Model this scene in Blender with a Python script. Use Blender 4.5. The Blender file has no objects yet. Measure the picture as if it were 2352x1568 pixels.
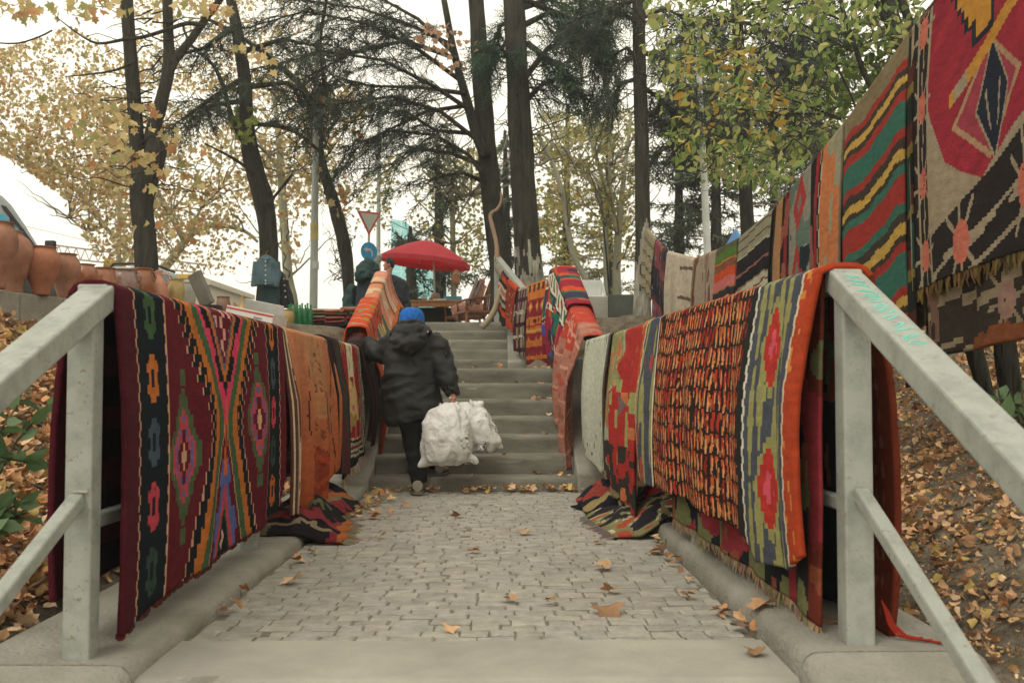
import bpy, bmesh, math, random
import numpy as np
from mathutils import Vector, Matrix, noise as mnoise
SC = bpy.context.scene
COL = SC.collection
# ---------------------------------------------------------------- camera
CAM_H = 0.88; FPX = 2352.0; PITCH = math.atan(96/FPX); YAW = -20/FPX
cd = bpy.data.cameras.new('camera'); cam = bpy.data.objects.new('camera', cd); COL.objects.link(cam)
cam.location = (0, 0, CAM_H); cam.rotation_euler = (math.pi/2+PITCH, 0, YAW)
cd.sensor_width = 36; cd.lens = 36; cd.clip_start = 0.05; cd.clip_end = 2000
cd.dof.use_dof = True; cd.dof.focus_distance = 6.5; cd.dof.aperture_fstop = 5.0
SC.camera = cam
SC.render.resolution_x = 1024; SC.render.resolution_y = 682
# ---------------------------------------------------------------- sky and light
SUN_EL, SUN_ROT = math.radians(52), math.radians(215)
w = bpy.data.worlds.new('World'); SC.world = w; w.use_nodes = True
nt = w.node_tree; nt.nodes.clear()
o_ = nt.nodes.new('ShaderNodeOutputWorld'); bg = nt.nodes.new('ShaderNodeBackground')
sk = nt.nodes.new('ShaderNodeTexSky'); sk.sky_type = 'NISHITA'; sk.sun_disc = False
sk.sun_elevation = SUN_EL; sk.sun_rotation = SUN_ROT; sk.dust_density = 4; sk.air_density = 1.2
hs = nt.nodes.new('ShaderNodeHueSaturation'); hs.inputs['Saturation'].default_value = 0.12
mx = nt.nodes.new('ShaderNodeMix'); mx.data_type = 'RGBA'; mx.blend_type = 'MULTIPLY'
mx.inputs[0].default_value = 1; mx.inputs[7].default_value = (1.0, 0.95, 0.79, 1)
deck = nt.nodes.new('ShaderNodeMix'); deck.data_type = 'RGBA'; deck.inputs[0].default_value = .8     # overcast cloud deck over the clear sky
deck.inputs[7].default_value = (7.0, 7.0, 7.0, 1)
nt.links.new(sk.outputs[0], hs.inputs['Color']); nt.links.new(hs.outputs[0], deck.inputs[6]); nt.links.new(deck.outputs[2], mx.inputs[6])
nt.links.new(mx.outputs[2], bg.inputs[0]); nt.links.new(bg.outputs[0], o_.inputs[0])
bg.inputs[1].default_value = 0.15
sd = bpy.data.lights.new('sun', 'SUN'); sd.energy = 0.6; sd.angle = math.radians(25); sd.color = (1, .96, .88)
so = bpy.data.objects.new('sun', sd); COL.objects.link(so)
# lamp pointing the same way as the sky's sun
sdir = Vector((math.sin(SUN_ROT)*math.cos(SUN_EL), math.cos(SUN_ROT)*math.cos(SUN_EL), math.sin(SUN_EL)))
so.rotation_euler = sdir.to_track_quat('Z', 'Y').to_euler()
SC.view_settings.view_transform = 'Standard'; SC.view_settings.look = 'None'
SC.view_settings.exposure = 0.58; SC.view_settings.gamma = 1
# ---------------------------------------------------------------- helpers
RZ = (Matrix.Rotation(YAW, 3, 'Z') @ Matrix.Rotation(math.pi/2+PITCH, 3, 'X'))
def P(px, py, Y):
    d = RZ @ Vector(((px-1176)/FPX, (784-py)/FPX, -1))
    return Vector((d.x*Y/d.y, Y, CAM_H + d.z*Y/d.y))
def pxs(Y): return FPX/Y
def S(h):
    h = h.lstrip('#'); c = [int(h[i:i+2], 16)/255 for i in (0, 2, 4)]
    return tuple((x/12.92 if x <= .04045 else ((x+.055)/1.055)**2.4) for x in c)
def rnd(seed): return random.Random(seed)

def node_mat(name): 
    m = bpy.data.materials.new(name); m.use_nodes = True
    return m, m.node_tree, m.node_tree.nodes['Principled BSDF']
def add_bump(nt, bs, scale, strength, vec=(1, 1, 1), dist=.01, detail=4, kind='noise', coord='Object'):
    tc = nt.nodes.new('ShaderNodeTexCoord'); mp = nt.nodes.new('ShaderNodeMapping'); mp.inputs['Scale'].default_value = vec
    nz = nt.nodes.new('ShaderNodeTexNoise'); nz.inputs['Scale'].default_value = scale; nz.inputs['Detail'].default_value = detail
    bp = nt.nodes.new('ShaderNodeBump'); bp.inputs['Strength'].default_value = strength; bp.inputs['Distance'].default_value = dist
    nt.links.new(tc.outputs[coord], mp.inputs[0]); nt.links.new(mp.outputs[0], nz.inputs['Vector'])
    nt.links.new(nz.outputs[0], bp.inputs['Height']); nt.links.new(bp.outputs[0], bs.inputs['Normal'])
    return nz
def ramp_mix(nt, fac_socket, c1, c2, lo=.35, hi=.65):
    r = nt.nodes.new('ShaderNodeValToRGB'); r.color_ramp.elements[0].position = lo; r.color_ramp.elements[1].position = hi
    r.color_ramp.elements[0].color = (*c1, 1); r.color_ramp.elements[1].color = (*c2, 1)
    nt.links.new(fac_socket, r.inputs[0]); return r.outputs[0]
def mat2(name, c1, c2, scale=5, rough=.8, bump=.4, bscale=40, vec=(1, 1, 1), bvec=None, metal=0, lo=.35, hi=.65, dist=.01, spec=.4):
    """two-tone noise material with fine bump"""
    m, nt, bs = node_mat(name)
    tc = nt.nodes.new('ShaderNodeTexCoord'); mp = nt.nodes.new('ShaderNodeMapping'); mp.inputs['Scale'].default_value = vec
    nz = nt.nodes.new('ShaderNodeTexNoise'); nz.inputs['Scale'].default_value = scale; nz.inputs['Detail'].default_value = 7; nz.inputs['Roughness'].default_value = .65
    nt.links.new(tc.outputs['Object'], mp.inputs[0]); nt.links.new(mp.outputs[0], nz.inputs['Vector'])
    nt.links.new(ramp_mix(nt, nz.outputs[0], c1, c2, lo, hi), bs.inputs['Base Color'])
    bs.inputs['Roughness'].default_value = rough; bs.inputs['Metallic'].default_value = metal
    bs.inputs['Specular IOR Level'].default_value = spec
    if bump: add_bump(nt, bs, bscale, bump, bvec or vec, dist)
    return m
def attr_mat(name, rough=.9, vary=.25, bscale=60, bump=.35, transl=0, spec=.2, sheen=0, vscale=14, bvec=(1, 1, 1), vvec=(1, 1, 1), dist=.01):
    """colour of each face from its dye, modulated by wear noise"""
    m, nt, bs = node_mat(name)
    at = nt.nodes.new('ShaderNodeAttribute'); at.attribute_name = 'Col'
    tc = nt.nodes.new('ShaderNodeTexCoord'); mp = nt.nodes.new('ShaderNodeMapping'); mp.inputs['Scale'].default_value = vvec
    nz = nt.nodes.new('ShaderNodeTexNoise'); nz.inputs['Scale'].default_value = vscale; nz.inputs['Detail'].default_value = 8; nz.inputs['Roughness'].default_value = .7
    nt.links.new(tc.outputs['Object'], mp.inputs[0]); nt.links.new(mp.outputs[0], nz.inputs['Vector'])
    mr = nt.nodes.new('ShaderNodeMapRange'); mr.inputs[1].default_value = .3; mr.inputs[2].default_value = .7
    mr.inputs[3].default_value = 1-vary; mr.inputs[4].default_value = 1+vary
    nt.links.new(nz.outputs[0], mr.inputs[0])
    vm = nt.nodes.new('ShaderNodeVectorMath'); vm.operation = 'SCALE'
    nt.links.new(at.outputs['Color'], vm.inputs[0]); nt.links.new(mr.outputs[0], vm.inputs['Scale'])
    nt.links.new(vm.outputs[0], bs.inputs['Base Color'])
    bs.inputs['Roughness'].default_value = rough; bs.inputs['Specular IOR Level'].default_value = spec
    if sheen: bs.inputs['Sheen Weight'].default_value = sheen
    if bump: add_bump(nt, bs, bscale, bump, bvec, dist)
    if transl:
        tr = nt.nodes.new('ShaderNodeBsdfTranslucent'); ms = nt.nodes.new('ShaderNodeMixShader'); ms.inputs[0].default_value = transl
        nt.links.new(vm.outputs[0], tr.inputs[0]); out = nt.nodes['Material Output']
        nt.links.new(bs.outputs[0], ms.inputs[1]); nt.links.new(tr.outputs[0], ms.inputs[2]); nt.links.new(ms.outputs[0], out.inputs[0])
    return m

def tag(o, label=None, cat=None, group=None, kind=None):
    if label: o['label'] = label
    if cat: o['category'] = cat
    if group: o['group'] = group
    if kind: o['kind'] = kind
    return o
def empty(name, label, cat, loc, group=None, rz=0):
    o = bpy.data.objects.new(name, None); COL.objects.link(o); o.location = loc; o.rotation_euler = (0, 0, rz)
    o.empty_display_size = .1
    return tag(o, label, cat, group)
def world_of(o):
    b = Matrix.LocRotScale(o.location, o.rotation_euler, o.scale)
    return world_of(o.parent) @ o.matrix_parent_inverse @ b if o.parent else b
def link(name, me, m, parent=None, smooth=False):
    if isinstance(m, (list, tuple)):
        for x in m: me.materials.append(x)
    elif m: me.materials.append(m)
    if smooth: me.polygons.foreach_set('use_smooth', [True]*len(me.polygons))
    o = bpy.data.objects.new(name, me); COL.objects.link(o)
    if parent:
        o.parent = parent
        o.matrix_parent_inverse = world_of(parent).inverted()
    return o

class MB:
    """collects shapes into one mesh, in world coordinates; each face may carry a colour"""
    def __init__(s): s.v = []; s.f = []; s.c = []
    def add(s, vs, fs, col=(1, 1, 1)):
        o = len(s.v); s.v += [tuple(x) for x in vs]; s.f += [tuple(i+o for i in f) for f in fs]
        s.c += ([col]*len(fs) if not isinstance(col, list) else col); return s
    def box(s, c, d, rot=None, col=(1, 1, 1), taper=1):
        c = Vector(c); vs = []
        for z in (-1, 1):
            k = taper if z > 0 else 1
            for x, y in ((-1, -1), (1, -1), (1, 1), (-1, 1)):
                p = Vector((x*d[0]/2*k, y*d[1]/2*k, z*d[2]/2)); vs.append(c+(rot @ p if rot else p))
        return s.add(vs, [(3, 2, 1, 0), (4, 5, 6, 7), (0, 1, 5, 4), (1, 2, 6, 5), (2, 3, 7, 6), (3, 0, 4, 7)], col)
    def beam(s, a, b, w, h, col=(1, 1, 1), up=(0, 0, 1)):
        a, b = Vector(a), Vector(b); d = (b-a); L = d.length; d.normalize()
        x = d.cross(Vector(up)).normalized(); z = x.cross(d)
        m = Matrix((x, d, z)).transposed()
        return s.box((a+b)/2, (w, L, h), m, col)
    def tube(s, pts, rads, n=10, col=(1, 1, 1), cap=True, wob=0, seed=0, cols=None, flat=1, ws=1):
        pts = [Vector(p) for p in pts]; N = len(pts)
        if not hasattr(rads, '__len__'): rads = [rads]*N
        vs = []; fs = []; x = None
        for i, p in enumerate(pts):
            t = (pts[min(i+1, N-1)]-pts[max(i-1, 0)]).normalized()
            if x is None: x = t.orthogonal().normalized()
            else:
                x = (x - t*x.dot(t)); x = x.normalized() if x.length > 1e-6 else t.orthogonal().normalized()
            y = t.cross(x)
            for k in range(n):
                a = 2*math.pi*k/n; r = rads[i]
                if wob: r *= 1+wob*mnoise.noise(Vector((math.cos(a)*1.3+seed, math.sin(a)*1.3, i*.45*ws+seed)))+wob*.5*math.sin(a*3+seed)
                vs.append(p+x*math.cos(a)*r+y*math.sin(a)*r*flat)
        cl = []
        for i in range(N-1):
            for k in range(n):
                fs.append((i*n+k, i*n+(k+1) % n, (i+1)*n+(k+1) % n, (i+1)*n+k)); cl.append(cols[i] if cols else col)
        if cap:
            fs.append(tuple(range(n-1, -1, -1))); fs.append(tuple((N-1)*n+k for k in range(n))); cl += [cols[0] if cols else col]*2
        return s.add(vs, fs, cl)
    def lathe(s, c, prof, n=24, col=(1, 1, 1), cols=None, tilt=None, sx=1, sy=1):
        c = Vector(c); vs = []; fs = []; cl = []
        for (r, z) in prof:
            for k in range(n):
                a = 2*math.pi*k/n; p = Vector((r*math.cos(a)*sx, r*math.sin(a)*sy, z)); vs.append(c+(tilt @ p if tilt else p))
        for i in range(len(prof)-1):
            for k in range(n):
                fs.append((i*n+k, i*n+(k+1) % n, (i+1)*n+(k+1) % n, (i+1)*n+k)); cl.append(cols[i] if cols else col)
        return s.add(vs, fs, cl)
    def loft(s, rings, col=(1, 1, 1), cap=True):
        n = len(rings[0]); vs = [p for r in rings for p in r]; fs = []
        for i in range(len(rings)-1):
            for k in range(n): fs.append((i*n+k, i*n+(k+1) % n, (i+1)*n+(k+1) % n, (i+1)*n+k))
        s.add(vs, fs, col)
        if cap:
            s.add(rings[0], [tuple(range(n-1, -1, -1))], col); s.add(rings[-1], [tuple(range(n))], col)
        return s
    def build(s, name, m, parent=None, smooth=False, bevel=0, segs=2, auto=None):
        me = bpy.data.meshes.new(name)
        org = Vector((0, 0, 0))
        me.from_pydata(s.v, [], s.f); me.update()
        a = me.attributes.new('Col', 'FLOAT_COLOR', 'FACE')
        a.data.foreach_set('color', np.c_[np.array(s.c, float), np.ones(len(s.c))].ravel())
        if bevel or auto is not None:
            bm = bmesh.new(); bm.from_mesh(me)
            if bevel:
                es = [e for e in bm.edges if len(e.link_faces) == 2 and e.calc_face_angle(0) > .6]
                bmesh.ops.bevel(bm, geom=es, offset=bevel, segments=segs, profile=.5, affect='EDGES', clamp_overlap=True)
            bm.to_mesh(me); bm.free()
        return link(name, me, m, parent, smooth)

def grid_obj(name, V, nu, nv, col, m, parent=None, thick=0, smooth=True, keep=None, offset=-1):
    """V (nu,nv,3) vertex grid; col (nu-1,nv-1,3) face colours"""
    me = bpy.data.meshes.new(name)
    idx = np.arange(nu*nv).reshape(nu, nv)
    q = np.stack([idx[:-1, :-1], idx[1:, :-1], idx[1:, 1:], idx[:-1, 1:]], -1).reshape(-1, 4)
    cc = col.reshape(-1, 3)
    if keep is not None: k = keep.reshape(-1); q = q[k]; cc = cc[k]
    me.vertices.add(nu*nv); me.vertices.foreach_set('co', V.reshape(-1).astype(np.float32))
    n = len(q); me.loops.add(n*4); me.loops.foreach_set('vertex_index', q.reshape(-1).astype(np.int32))
    me.polygons.add(n); me.polygons.foreach_set('loop_start', np.arange(0, n*4, 4, dtype=np.int32))
    me.polygons.foreach_set('loop_total', np.full(n, 4, dtype=np.int32))
    me.update(calc_edges=True)
    a = me.attributes.new('Col', 'FLOAT_COLOR', 'FACE'); a.data.foreach_set('color', np.c_[cc, np.ones(n)].astype(np.float32).ravel())
    if keep is not None:
        bm = bmesh.new(); bm.from_mesh(me)
        bmesh.ops.delete(bm, geom=[v for v in bm.verts if not v.link_faces], context='VERTS'); bm.to_mesh(me); bm.free()
    o = link(name, me, m, parent, smooth)
    if thick:
        md = o.modifiers.new('thickness', 'SOLIDIFY'); md.thickness = thick; md.offset = 0
    return o

TPL = {
 'rhomb': (np.array([[0, 0, 0], [.32, .5, .1], [0, 1, -.05], [-.32, .5, .1]], float), [4], [[0, 1, 2, 3]]),
 'oval': (np.array([[0, 0, 0], [.2, .25, .05], [.24, .55, .06], [0, 1, -.1], [-.24, .55, .06], [-.2, .25, .05], [0, .5, -.02]], float), [4, 4, 4], [[0, 1, 6, 5], [1, 2, 3, 6], [6, 3, 4, 5]]),
}
def maple_tpl():
    pts = [(0, 0), (.28, -.02), (.5, .18), (.34, .32), (.52, .62), (.24, .6), (0, 1), (-.24, .6), (-.52, .62), (-.34, .32), (-.5, .18), (-.28, -.02)]
    v = [[x, y, .28*(abs(x)**1.2)+.12*math.sin(6*y+3*x)] for x, y in pts]+[[0, .4, 0]]
    n = len(pts); f = [[i, (i+1) % n, n] for i in range(n)]
    return np.array(v), [3]*n, f
TPL['maple'] = maple_tpl()
def curl_tpl(seed=3, n=9):
    r = rnd(seed); v = []
    for i in range(n):
        a = 2*math.pi*i/n; q = r.uniform(.26, .52)*(1.25 if i % 3 == 0 else 1); x, y = math.sin(a)*q*.8, .5+math.cos(a)*q; v.append([x*.8, y, 1.1*x*x+.35*math.sin(5*y+seed)*abs(x)+.10*math.sin(7*a+seed)+.25*(y-.5)**2])
    v.append([0, .5, -.03]); return np.array(v), [3]*n, [[i, (i+1) % n, n] for i in range(n)]
TPL['curl'] = curl_tpl(3); TPL['curl2'] = curl_tpl(8, 10)
def needle_tpl(n=9, w=.025, seed=1, fl=.25):
    r = rnd(seed); v = []; f = []
    for i in range(n):
        t = i/(n-1)*.9; a = r.uniform(.5, 1.1)*(1 if i % 2 else -1); L = .42*(1-.4*t)
        dx, dy, dz = math.sin(a)*L, math.cos(a)*L, r.uniform(-fl, fl)*L
        b = len(v); v += [[-w, t, 0], [w, t, 0], [dx, t+dy, dz]]; f.append([b, b+1, b+2])
    b = len(v); v += [[-w*.8, 0, 0], [w*.8, 0, 0], [0, 1.1, 0]]; f.append([b, b+1, b+2])
    return np.array(v), [3]*len(f), f
TPL['spray'] = needle_tpl(11, .03, 2)
TPL['fir'] = needle_tpl(7, .07, 5)
def scatter_leaves(name, pos, size, m, pal, parent=None, kind='rhomb', seed=0, dirs=None, flat=0, wts=None, vary=.25, spread=1.0, up=None):
    """one mesh of many leaf-sized faces; flat=1 leaves lie level"""
    R = np.random.RandomState(seed); pos = np.asarray(pos, float); N = len(pos)
    T, tot, F = TPL[kind]; size = np.broadcast_to(np.asarray(size, float), (N,))*R.uniform(.7, 1.25, N)
    y = R.normal(size=(N, 3)) if dirs is None else np.asarray(dirs, float)+R.normal(size=(N, 3))*.35*spread
    if flat: y[:, 2] *= (1-flat)
    y /= np.linalg.norm(y, axis=1)[:, None]+1e-9
    r = R.normal(size=(N, 3)); 
    if flat: r[:, :2] *= (1-flat)*.9+.1; r[:, 2] = np.abs(r[:, 2])+.5*flat
    x = np.cross(y, r); x /= np.linalg.norm(x, axis=1)[:, None]+1e-9
    z = np.cross(x, y)
    M = np.stack([x, y, z], 1)*size[:, None, None]      # rows
    V = np.einsum('kj,njl->nkl', T, M)+pos[:, None, :]
    K = len(T); fl = np.concatenate([np.array(f) for f in F]); L = len(fl); NF = len(F)
    li = (np.arange(N)[:, None]*K+fl[None]).reshape(-1)
    tt = np.tile(np.array(tot), N); st = np.concatenate([[0], np.cumsum(tt)[:-1]])
    me = bpy.data.meshes.new(name)
    me.vertices.add(N*K); me.vertices.foreach_set('co', V.reshape(-1).astype(np.float32))
    me.loops.add(N*L); me.loops.foreach_set('vertex_index', li.astype(np.int32))
    me.polygons.add(N*NF); me.polygons.foreach_set('loop_start', st.astype(np.int32)); me.polygons.foreach_set('loop_total', tt.astype(np.int32))
    me.update(calc_edges=True)
    pal = np.array(pal); ci = R.choice(len(pal), N, p=wts); c = pal[ci]*R.uniform(1-vary, 1+vary, (N, 1))
    c = np.repeat(c, NF, 0)
    a = me.attributes.new('Col', 'FLOAT_COLOR', 'FACE'); a.data.foreach_set('color', np.c_[c, np.ones(len(c))].astype(np.float32).ravel())
    return link(name, me, m, parent)
def smoothstep(a, b, x): t = np.clip((x-a)/(b-a), 0, 1); return t*t*(3-2*t)
def nz1(x, seed=0, f=1.0): return mnoise.noise(Vector((x*f+seed*7.13, seed*3.7, .5)))
def fuse(mb, name, m, parent=None, voxel=.012, smooth_it=6, disp=0, dscale=.12, seed=0, dvec=(1, 1, 1)):
    """union the shapes of mb into one continuous surface"""
    o = mb.build(name, None)
    r = o.modifiers.new('r', 'REMESH'); r.mode = 'VOXEL'; r.voxel_size = voxel
    s = o.modifiers.new('s', 'SMOOTH'); s.factor = .5; s.iterations = smooth_it
    bpy.context.view_layer.update(); dg = bpy.context.evaluated_depsgraph_get()
    me = bpy.data.meshes.new_from_object(o.evaluated_get(dg)); old = o.data
    bpy.data.objects.remove(o); bpy.data.meshes.remove(old); me.name = name
    if disp:
        for v in me.vertices:
            q = Vector((v.co.x*dvec[0], v.co.y*dvec[1], v.co.z*dvec[2]))/dscale+Vector((seed, 0, 0))
            d = 1-2*abs(mnoise.noise(q)); d2 = mnoise.noise(q*2.3)
            v.co += v.normal*(disp*(d-.5)+disp*.4*d2)
        me.update()
    me.materials.clear()
    return link(name, me, m, parent, True)
# ================================================================ GROUND, PATH, STAIRS
def Hs(Y):
    Y = np.asarray(Y, float)
    return np.where(Y < 3.08, (Y-3.08)*.45, 0)+np.clip((Y-8.45)/2.05, 0, 1)*1.035+np.clip((Y-12.5)/1.4, 0, 1)*.675
def HG(X, Y):
    X = np.asarray(X, float); Y = np.asarray(Y, float); h = Hs(Y)
    L = h+.62*np.maximum(0, -X-1.6)+.4*smoothstep(8.8, 10.8, Y)*smoothstep(-1.3, -1.65, X)
    L = np.minimum(L, np.where(Y < 11, 1.46, 1.46+.22*smoothstep(11, 13, Y)))
    Rr = h+.46*np.maximum(0, X-1.42)+.42*smoothstep(9.6, 11.6, Y)*smoothstep(.75, 1.2, X)
    Rr = np.minimum(Rr, 1.72+.25*smoothstep(3, 9, X))
    mid = h-.14
    z = np.where(X < -1.2, L, np.where(X > .95, Rr, mid))
    z = np.where((X > .02) & (X <= 1.0) & (Y > 11.0), np.maximum(z, h+.42*smoothstep(10.6, 11.6, Y)*smoothstep(.05, .7, X)-.1), z)
    return np.minimum(z, 1.97)
def hg(x, y): return float(HG(x, y))
xs = np.unique(np.concatenate([np.linspace(-90, -8, 14), np.linspace(-8, -1.7, 60), np.linspace(-1.7, -1.1, 8), np.linspace(-1, .9, 6), np.linspace(.95, 1.6, 10), np.linspace(1.6, 9, 70), np.linspace(9, 90, 14)]))
ys = np.unique(np.concatenate([np.linspace(-4, 2, 10), np.linspace(2, 16, 150), np.linspace(16, 160, 30)]))
XX, YY = np.meshgrid(xs, ys, indexing='ij'); ZZ = HG(XX, YY)
NZ = np.array([[mnoise.noise(Vector((x*1.1, y*1.1, 0)))*.05+mnoise.noise(Vector((x*4, y*4, 3)))*.018 for y in ys] for x in xs])
off = np.where((XX < -1.75) | (XX > 1.5), 1, 0)
ZZ = ZZ+NZ*off
m_soil = mat2('soil', S('#4e4538'), S('#7d7262'), scale=7, rough=.95, bump=1, bscale=45, dist=.03)
grid_obj('ground', np.stack([XX, YY, ZZ], -1), len(xs), len(ys), np.ones((len(xs)-1, len(ys)-1, 3)), m_soil)['kind'] = 'structure'
m_conc = mat2('concrete', S('#85817a'), S('#a5a195'), scale=1.6, rough=.88, bump=.5, bscale=70, dist=.006, lo=.3, hi=.7)
m_conc2 = mat2('worn_concrete', S('#6f6c61'), S('#98948a'), scale=2.2, rough=.9, bump=.9, bscale=60, dist=.012, lo=.3, hi=.7)
m_stair = mat2('stair_stone', S('#59564c'), S('#858277'), scale=2.2, rough=.9, bump=.5, bscale=50, dist=.008, lo=.3, hi=.7, vec=(1, 1.5, 3))
m_sand = mat2('joint_sand', S('#5e584b'), S('#7e7666'), scale=9, rough=1, bump=.5, bscale=80)
m_cob = attr_mat('cobble_stone', rough=.85, vary=.26, bscale=55, bump=.6, vscale=12, dist=.012)
# joint bed and slab
mb = MB(); mb.box((-.105, 5.98, -.043), (2.02, 4.96, .06)); o = mb.build('path_bed', m_sand); o['kind'] = 'structure'
mb = MB(); mb.box((-.107, 2.9, -.24), (1.985, .44, .17)); mb.box((-.107, 2.56, -.395), (1.985, .44, .17)); o = mb.build('lower_steps', m_conc, bevel=.03, segs=3); o['kind'] = 'structure'
# cobbles: rows across the path, each stone slightly its own height
r = rnd(4); mb = MB(); y = 3.56; row = 0
pal = [S(c) for c in ('#96928a', '#928e84', '#9b978c', '#8d8980', '#98938a', '#939088')]
while y < 8.43:
    dy = r.uniform(.072, .098); x = -1.09-r.uniform(0, .08)
    skew = .02*math.sin(y*3.1)
    while x < .885:
        dx = r.uniform(.09, .165); x1 = max(x, -1.09)+.003; x2 = min(x+dx, .885)-.003
        if x2-x1 > .03:
            cy = y+skew*(x)+.008*math.sin(x*9+row); z0 = -.007+.006*mnoise.noise(Vector((x*2, y*2, 0)))+r.uniform(-.0025, .0025); b = .006
            q = [(x1, cy+.003), (x2, cy+.003), (x2, cy+dy-.003), (x1, cy+dy-.003)]
            q = [(a+r.uniform(-.004, .004), c+r.uniform(-.004, .004)) for a, c in q]
            mx_, my_ = (x1+x2)/2, cy+dy/2; tz = r.uniform(-.003, .003)
            vs = [(a, c, -.035) for a, c in q]+[(a, c, z0-.0045) for a, c in q]+[(a+(b if a < mx_ else -b), c+(b if c < my_ else -b), z0+tz*(1 if a < mx_ else -1)) for a, c in q]
            mb.add(vs, [(i, (i+1) % 4, 4+(i+1) % 4, 4+i) for i in range(4)]+[(4+i, 4+(i+1) % 4, 8+(i+1) % 4, 8+i) for i in range(4)]+[(8, 9, 10, 11)], r.choice(pal))
        x += dx
    y += dy; row += 1
o = mb.build('cobbled_path', m_cob); o['kind'] = 'structure'
# kerbs, in lengths with open joints, edges rounded and a little chipped
def kerb(name, xi, xo, top, label):
    mb = MB(); sg = 1 if xo > xi else -1
    prof = [(xi, -.12), (xi+sg*.003, top-.05), (xi+sg*.008, top-.028), (xi+sg*.018, top-.013), (xi+sg*.034, top-.004), (xi+sg*.055, top), (xi+sg*.11, top+.001), (xo-sg*.09, top+.003), (xo-sg*.04, top+.004), (xo-sg*.006, top-.02), (xo, -.16)]
    for a, b in ((2.0, 3.07), (3.076, 4.55), (4.554, 6.2), (6.204, 8.6)):
        rings = []
        for k in range(25):
            Y = a+(b-a)*k/24; dz = float(Hs(Y)) if Y < 3.08 else 0
            ring = []
            for j, (px, pz) in enumerate(prof):
                n = mnoise.noise(Vector((Y*7, j*3.1, xi)))*(.0035 if 0 < j < 9 else .002)+mnoise.noise(Vector((Y*1.3, j, xi)))*.004
                ring.append((px+n*.7, Y, pz+dz+n*.7))
            rings.append(ring)
        if sg < 0: rings = rings[::-1]
        mb.loft(rings)
    o = mb.build(name, m_conc2, smooth=True); o['kind'] = 'structure'
kerb('kerb', -1.095, -1.64, .05, ''); kerb('kerb', .885, 1.44, .085, '')
# stairs
def step_loft(mb, x0, x1, Y, z, depth, seed, drop=.24, amp=1):
    """one worn stone step: nosing rounded, slightly uneven, chipped here and there"""
    prof = [(0, -drop), (0, -.06), (.001, -.035), (.006, -.018), (.014, -.007), (.028, -.001), (.05, 0), (depth*.5, .001), (depth, .002), (depth, -drop)]
    n = int((x1-x0)/.025)+2; rs = []
    for k in range(n):
        x = x0+(x1-x0)*k/(n-1); ring = []; ch = max(0, mnoise.noise(Vector((x*5, seed*3.3, 1)))-.38)*.05*amp
        for q, (dy, dz) in enumerate(prof):
            w_ = mnoise.noise(Vector((x*9, seed+q*.4, 2)))*.0028*amp+mnoise.noise(Vector((x*1.5, seed, 5)))*.004*amp
            c_ = ch*(1 if 1 < q < 6 else 0); ring.append((x, Y+dy+c_+w_*(q < 6), z+dz-c_*.8+w_*(q > 3)))
        rs.append(ring)
    mb.loft(rs)
mb = MB()
for k in range(7): step_loft(mb, -1.09, .60, 8.45+.345*k, .105+.155*k, .37 if k < 6 else 2.1, k+1)
for k in range(5): step_loft(mb, -1.15, .05, 12.5+.34*k, 1.17+.135*k, .36 if k < 4 else 1.6, k+11)
o = mb.build('stairs', m_stair, smooth=False); o['kind'] = 'structure'
mb = MB(); step_loft(mb, -1.10, .886, 3.08, 0, .465, 31, .2, 1.3); o = mb.build('path_slab', m_conc, smooth=False); o['kind'] = 'structure'
# landing widens to the right up to its own corner
mb = MB(); mb.box((.33, 11.6, 1.035-.125), (.52, 2.0, .24)); o = mb.build('landing', m_stair, bevel=.02); o['kind'] = 'structure'
# cheek walls
def cheek(xa, xb, pts, name='cheek_wall'):
    mb = MB(); n = len(pts)
    vs = [(xa, y, z) for y, z in pts]+[(xb, y, z) for y, z in pts]+[(xa, y, z-.75) for y, z in pts]+[(xb, y, z-.75) for y, z in pts]
    fs = []
    for i in range(n-1):
        fs += [(i, n+i, n+i+1, i+1), (2*n+i, i, i+1, 2*n+i+1), (n+i, 3*n+i, 3*n+i+1, n+i+1)]
    fs += [(0, 2*n, 3*n, n), (n-1, 2*n-1, 4*n-1, 3*n-1)]
    mb.add(vs, fs); o = mb.build(name, m_conc2, bevel=.02); o['kind'] = 'structure'
cheek(.602, .90, [(8.35, .15), (8.62, .22), (10.45, 1.12), (10.75, 1.15)])
cheek(-1.5, -1.092, [(8.35, .10), (8.62, .17), (10.0, .84)]); cheek(-1.2, -1.092, [(10.0, .84), (10.45, 1.04), (12.45, 1.06), (14.1, 1.72)])
cheek(.052, .36, [(12.25, 1.14), (12.48, 1.18), (13.9, 1.78), (14.6, 1.78)])
cheek(.362, .55, [(11.4, 1.12), (12.6, 1.25), (13.6, 1.6)])
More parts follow.
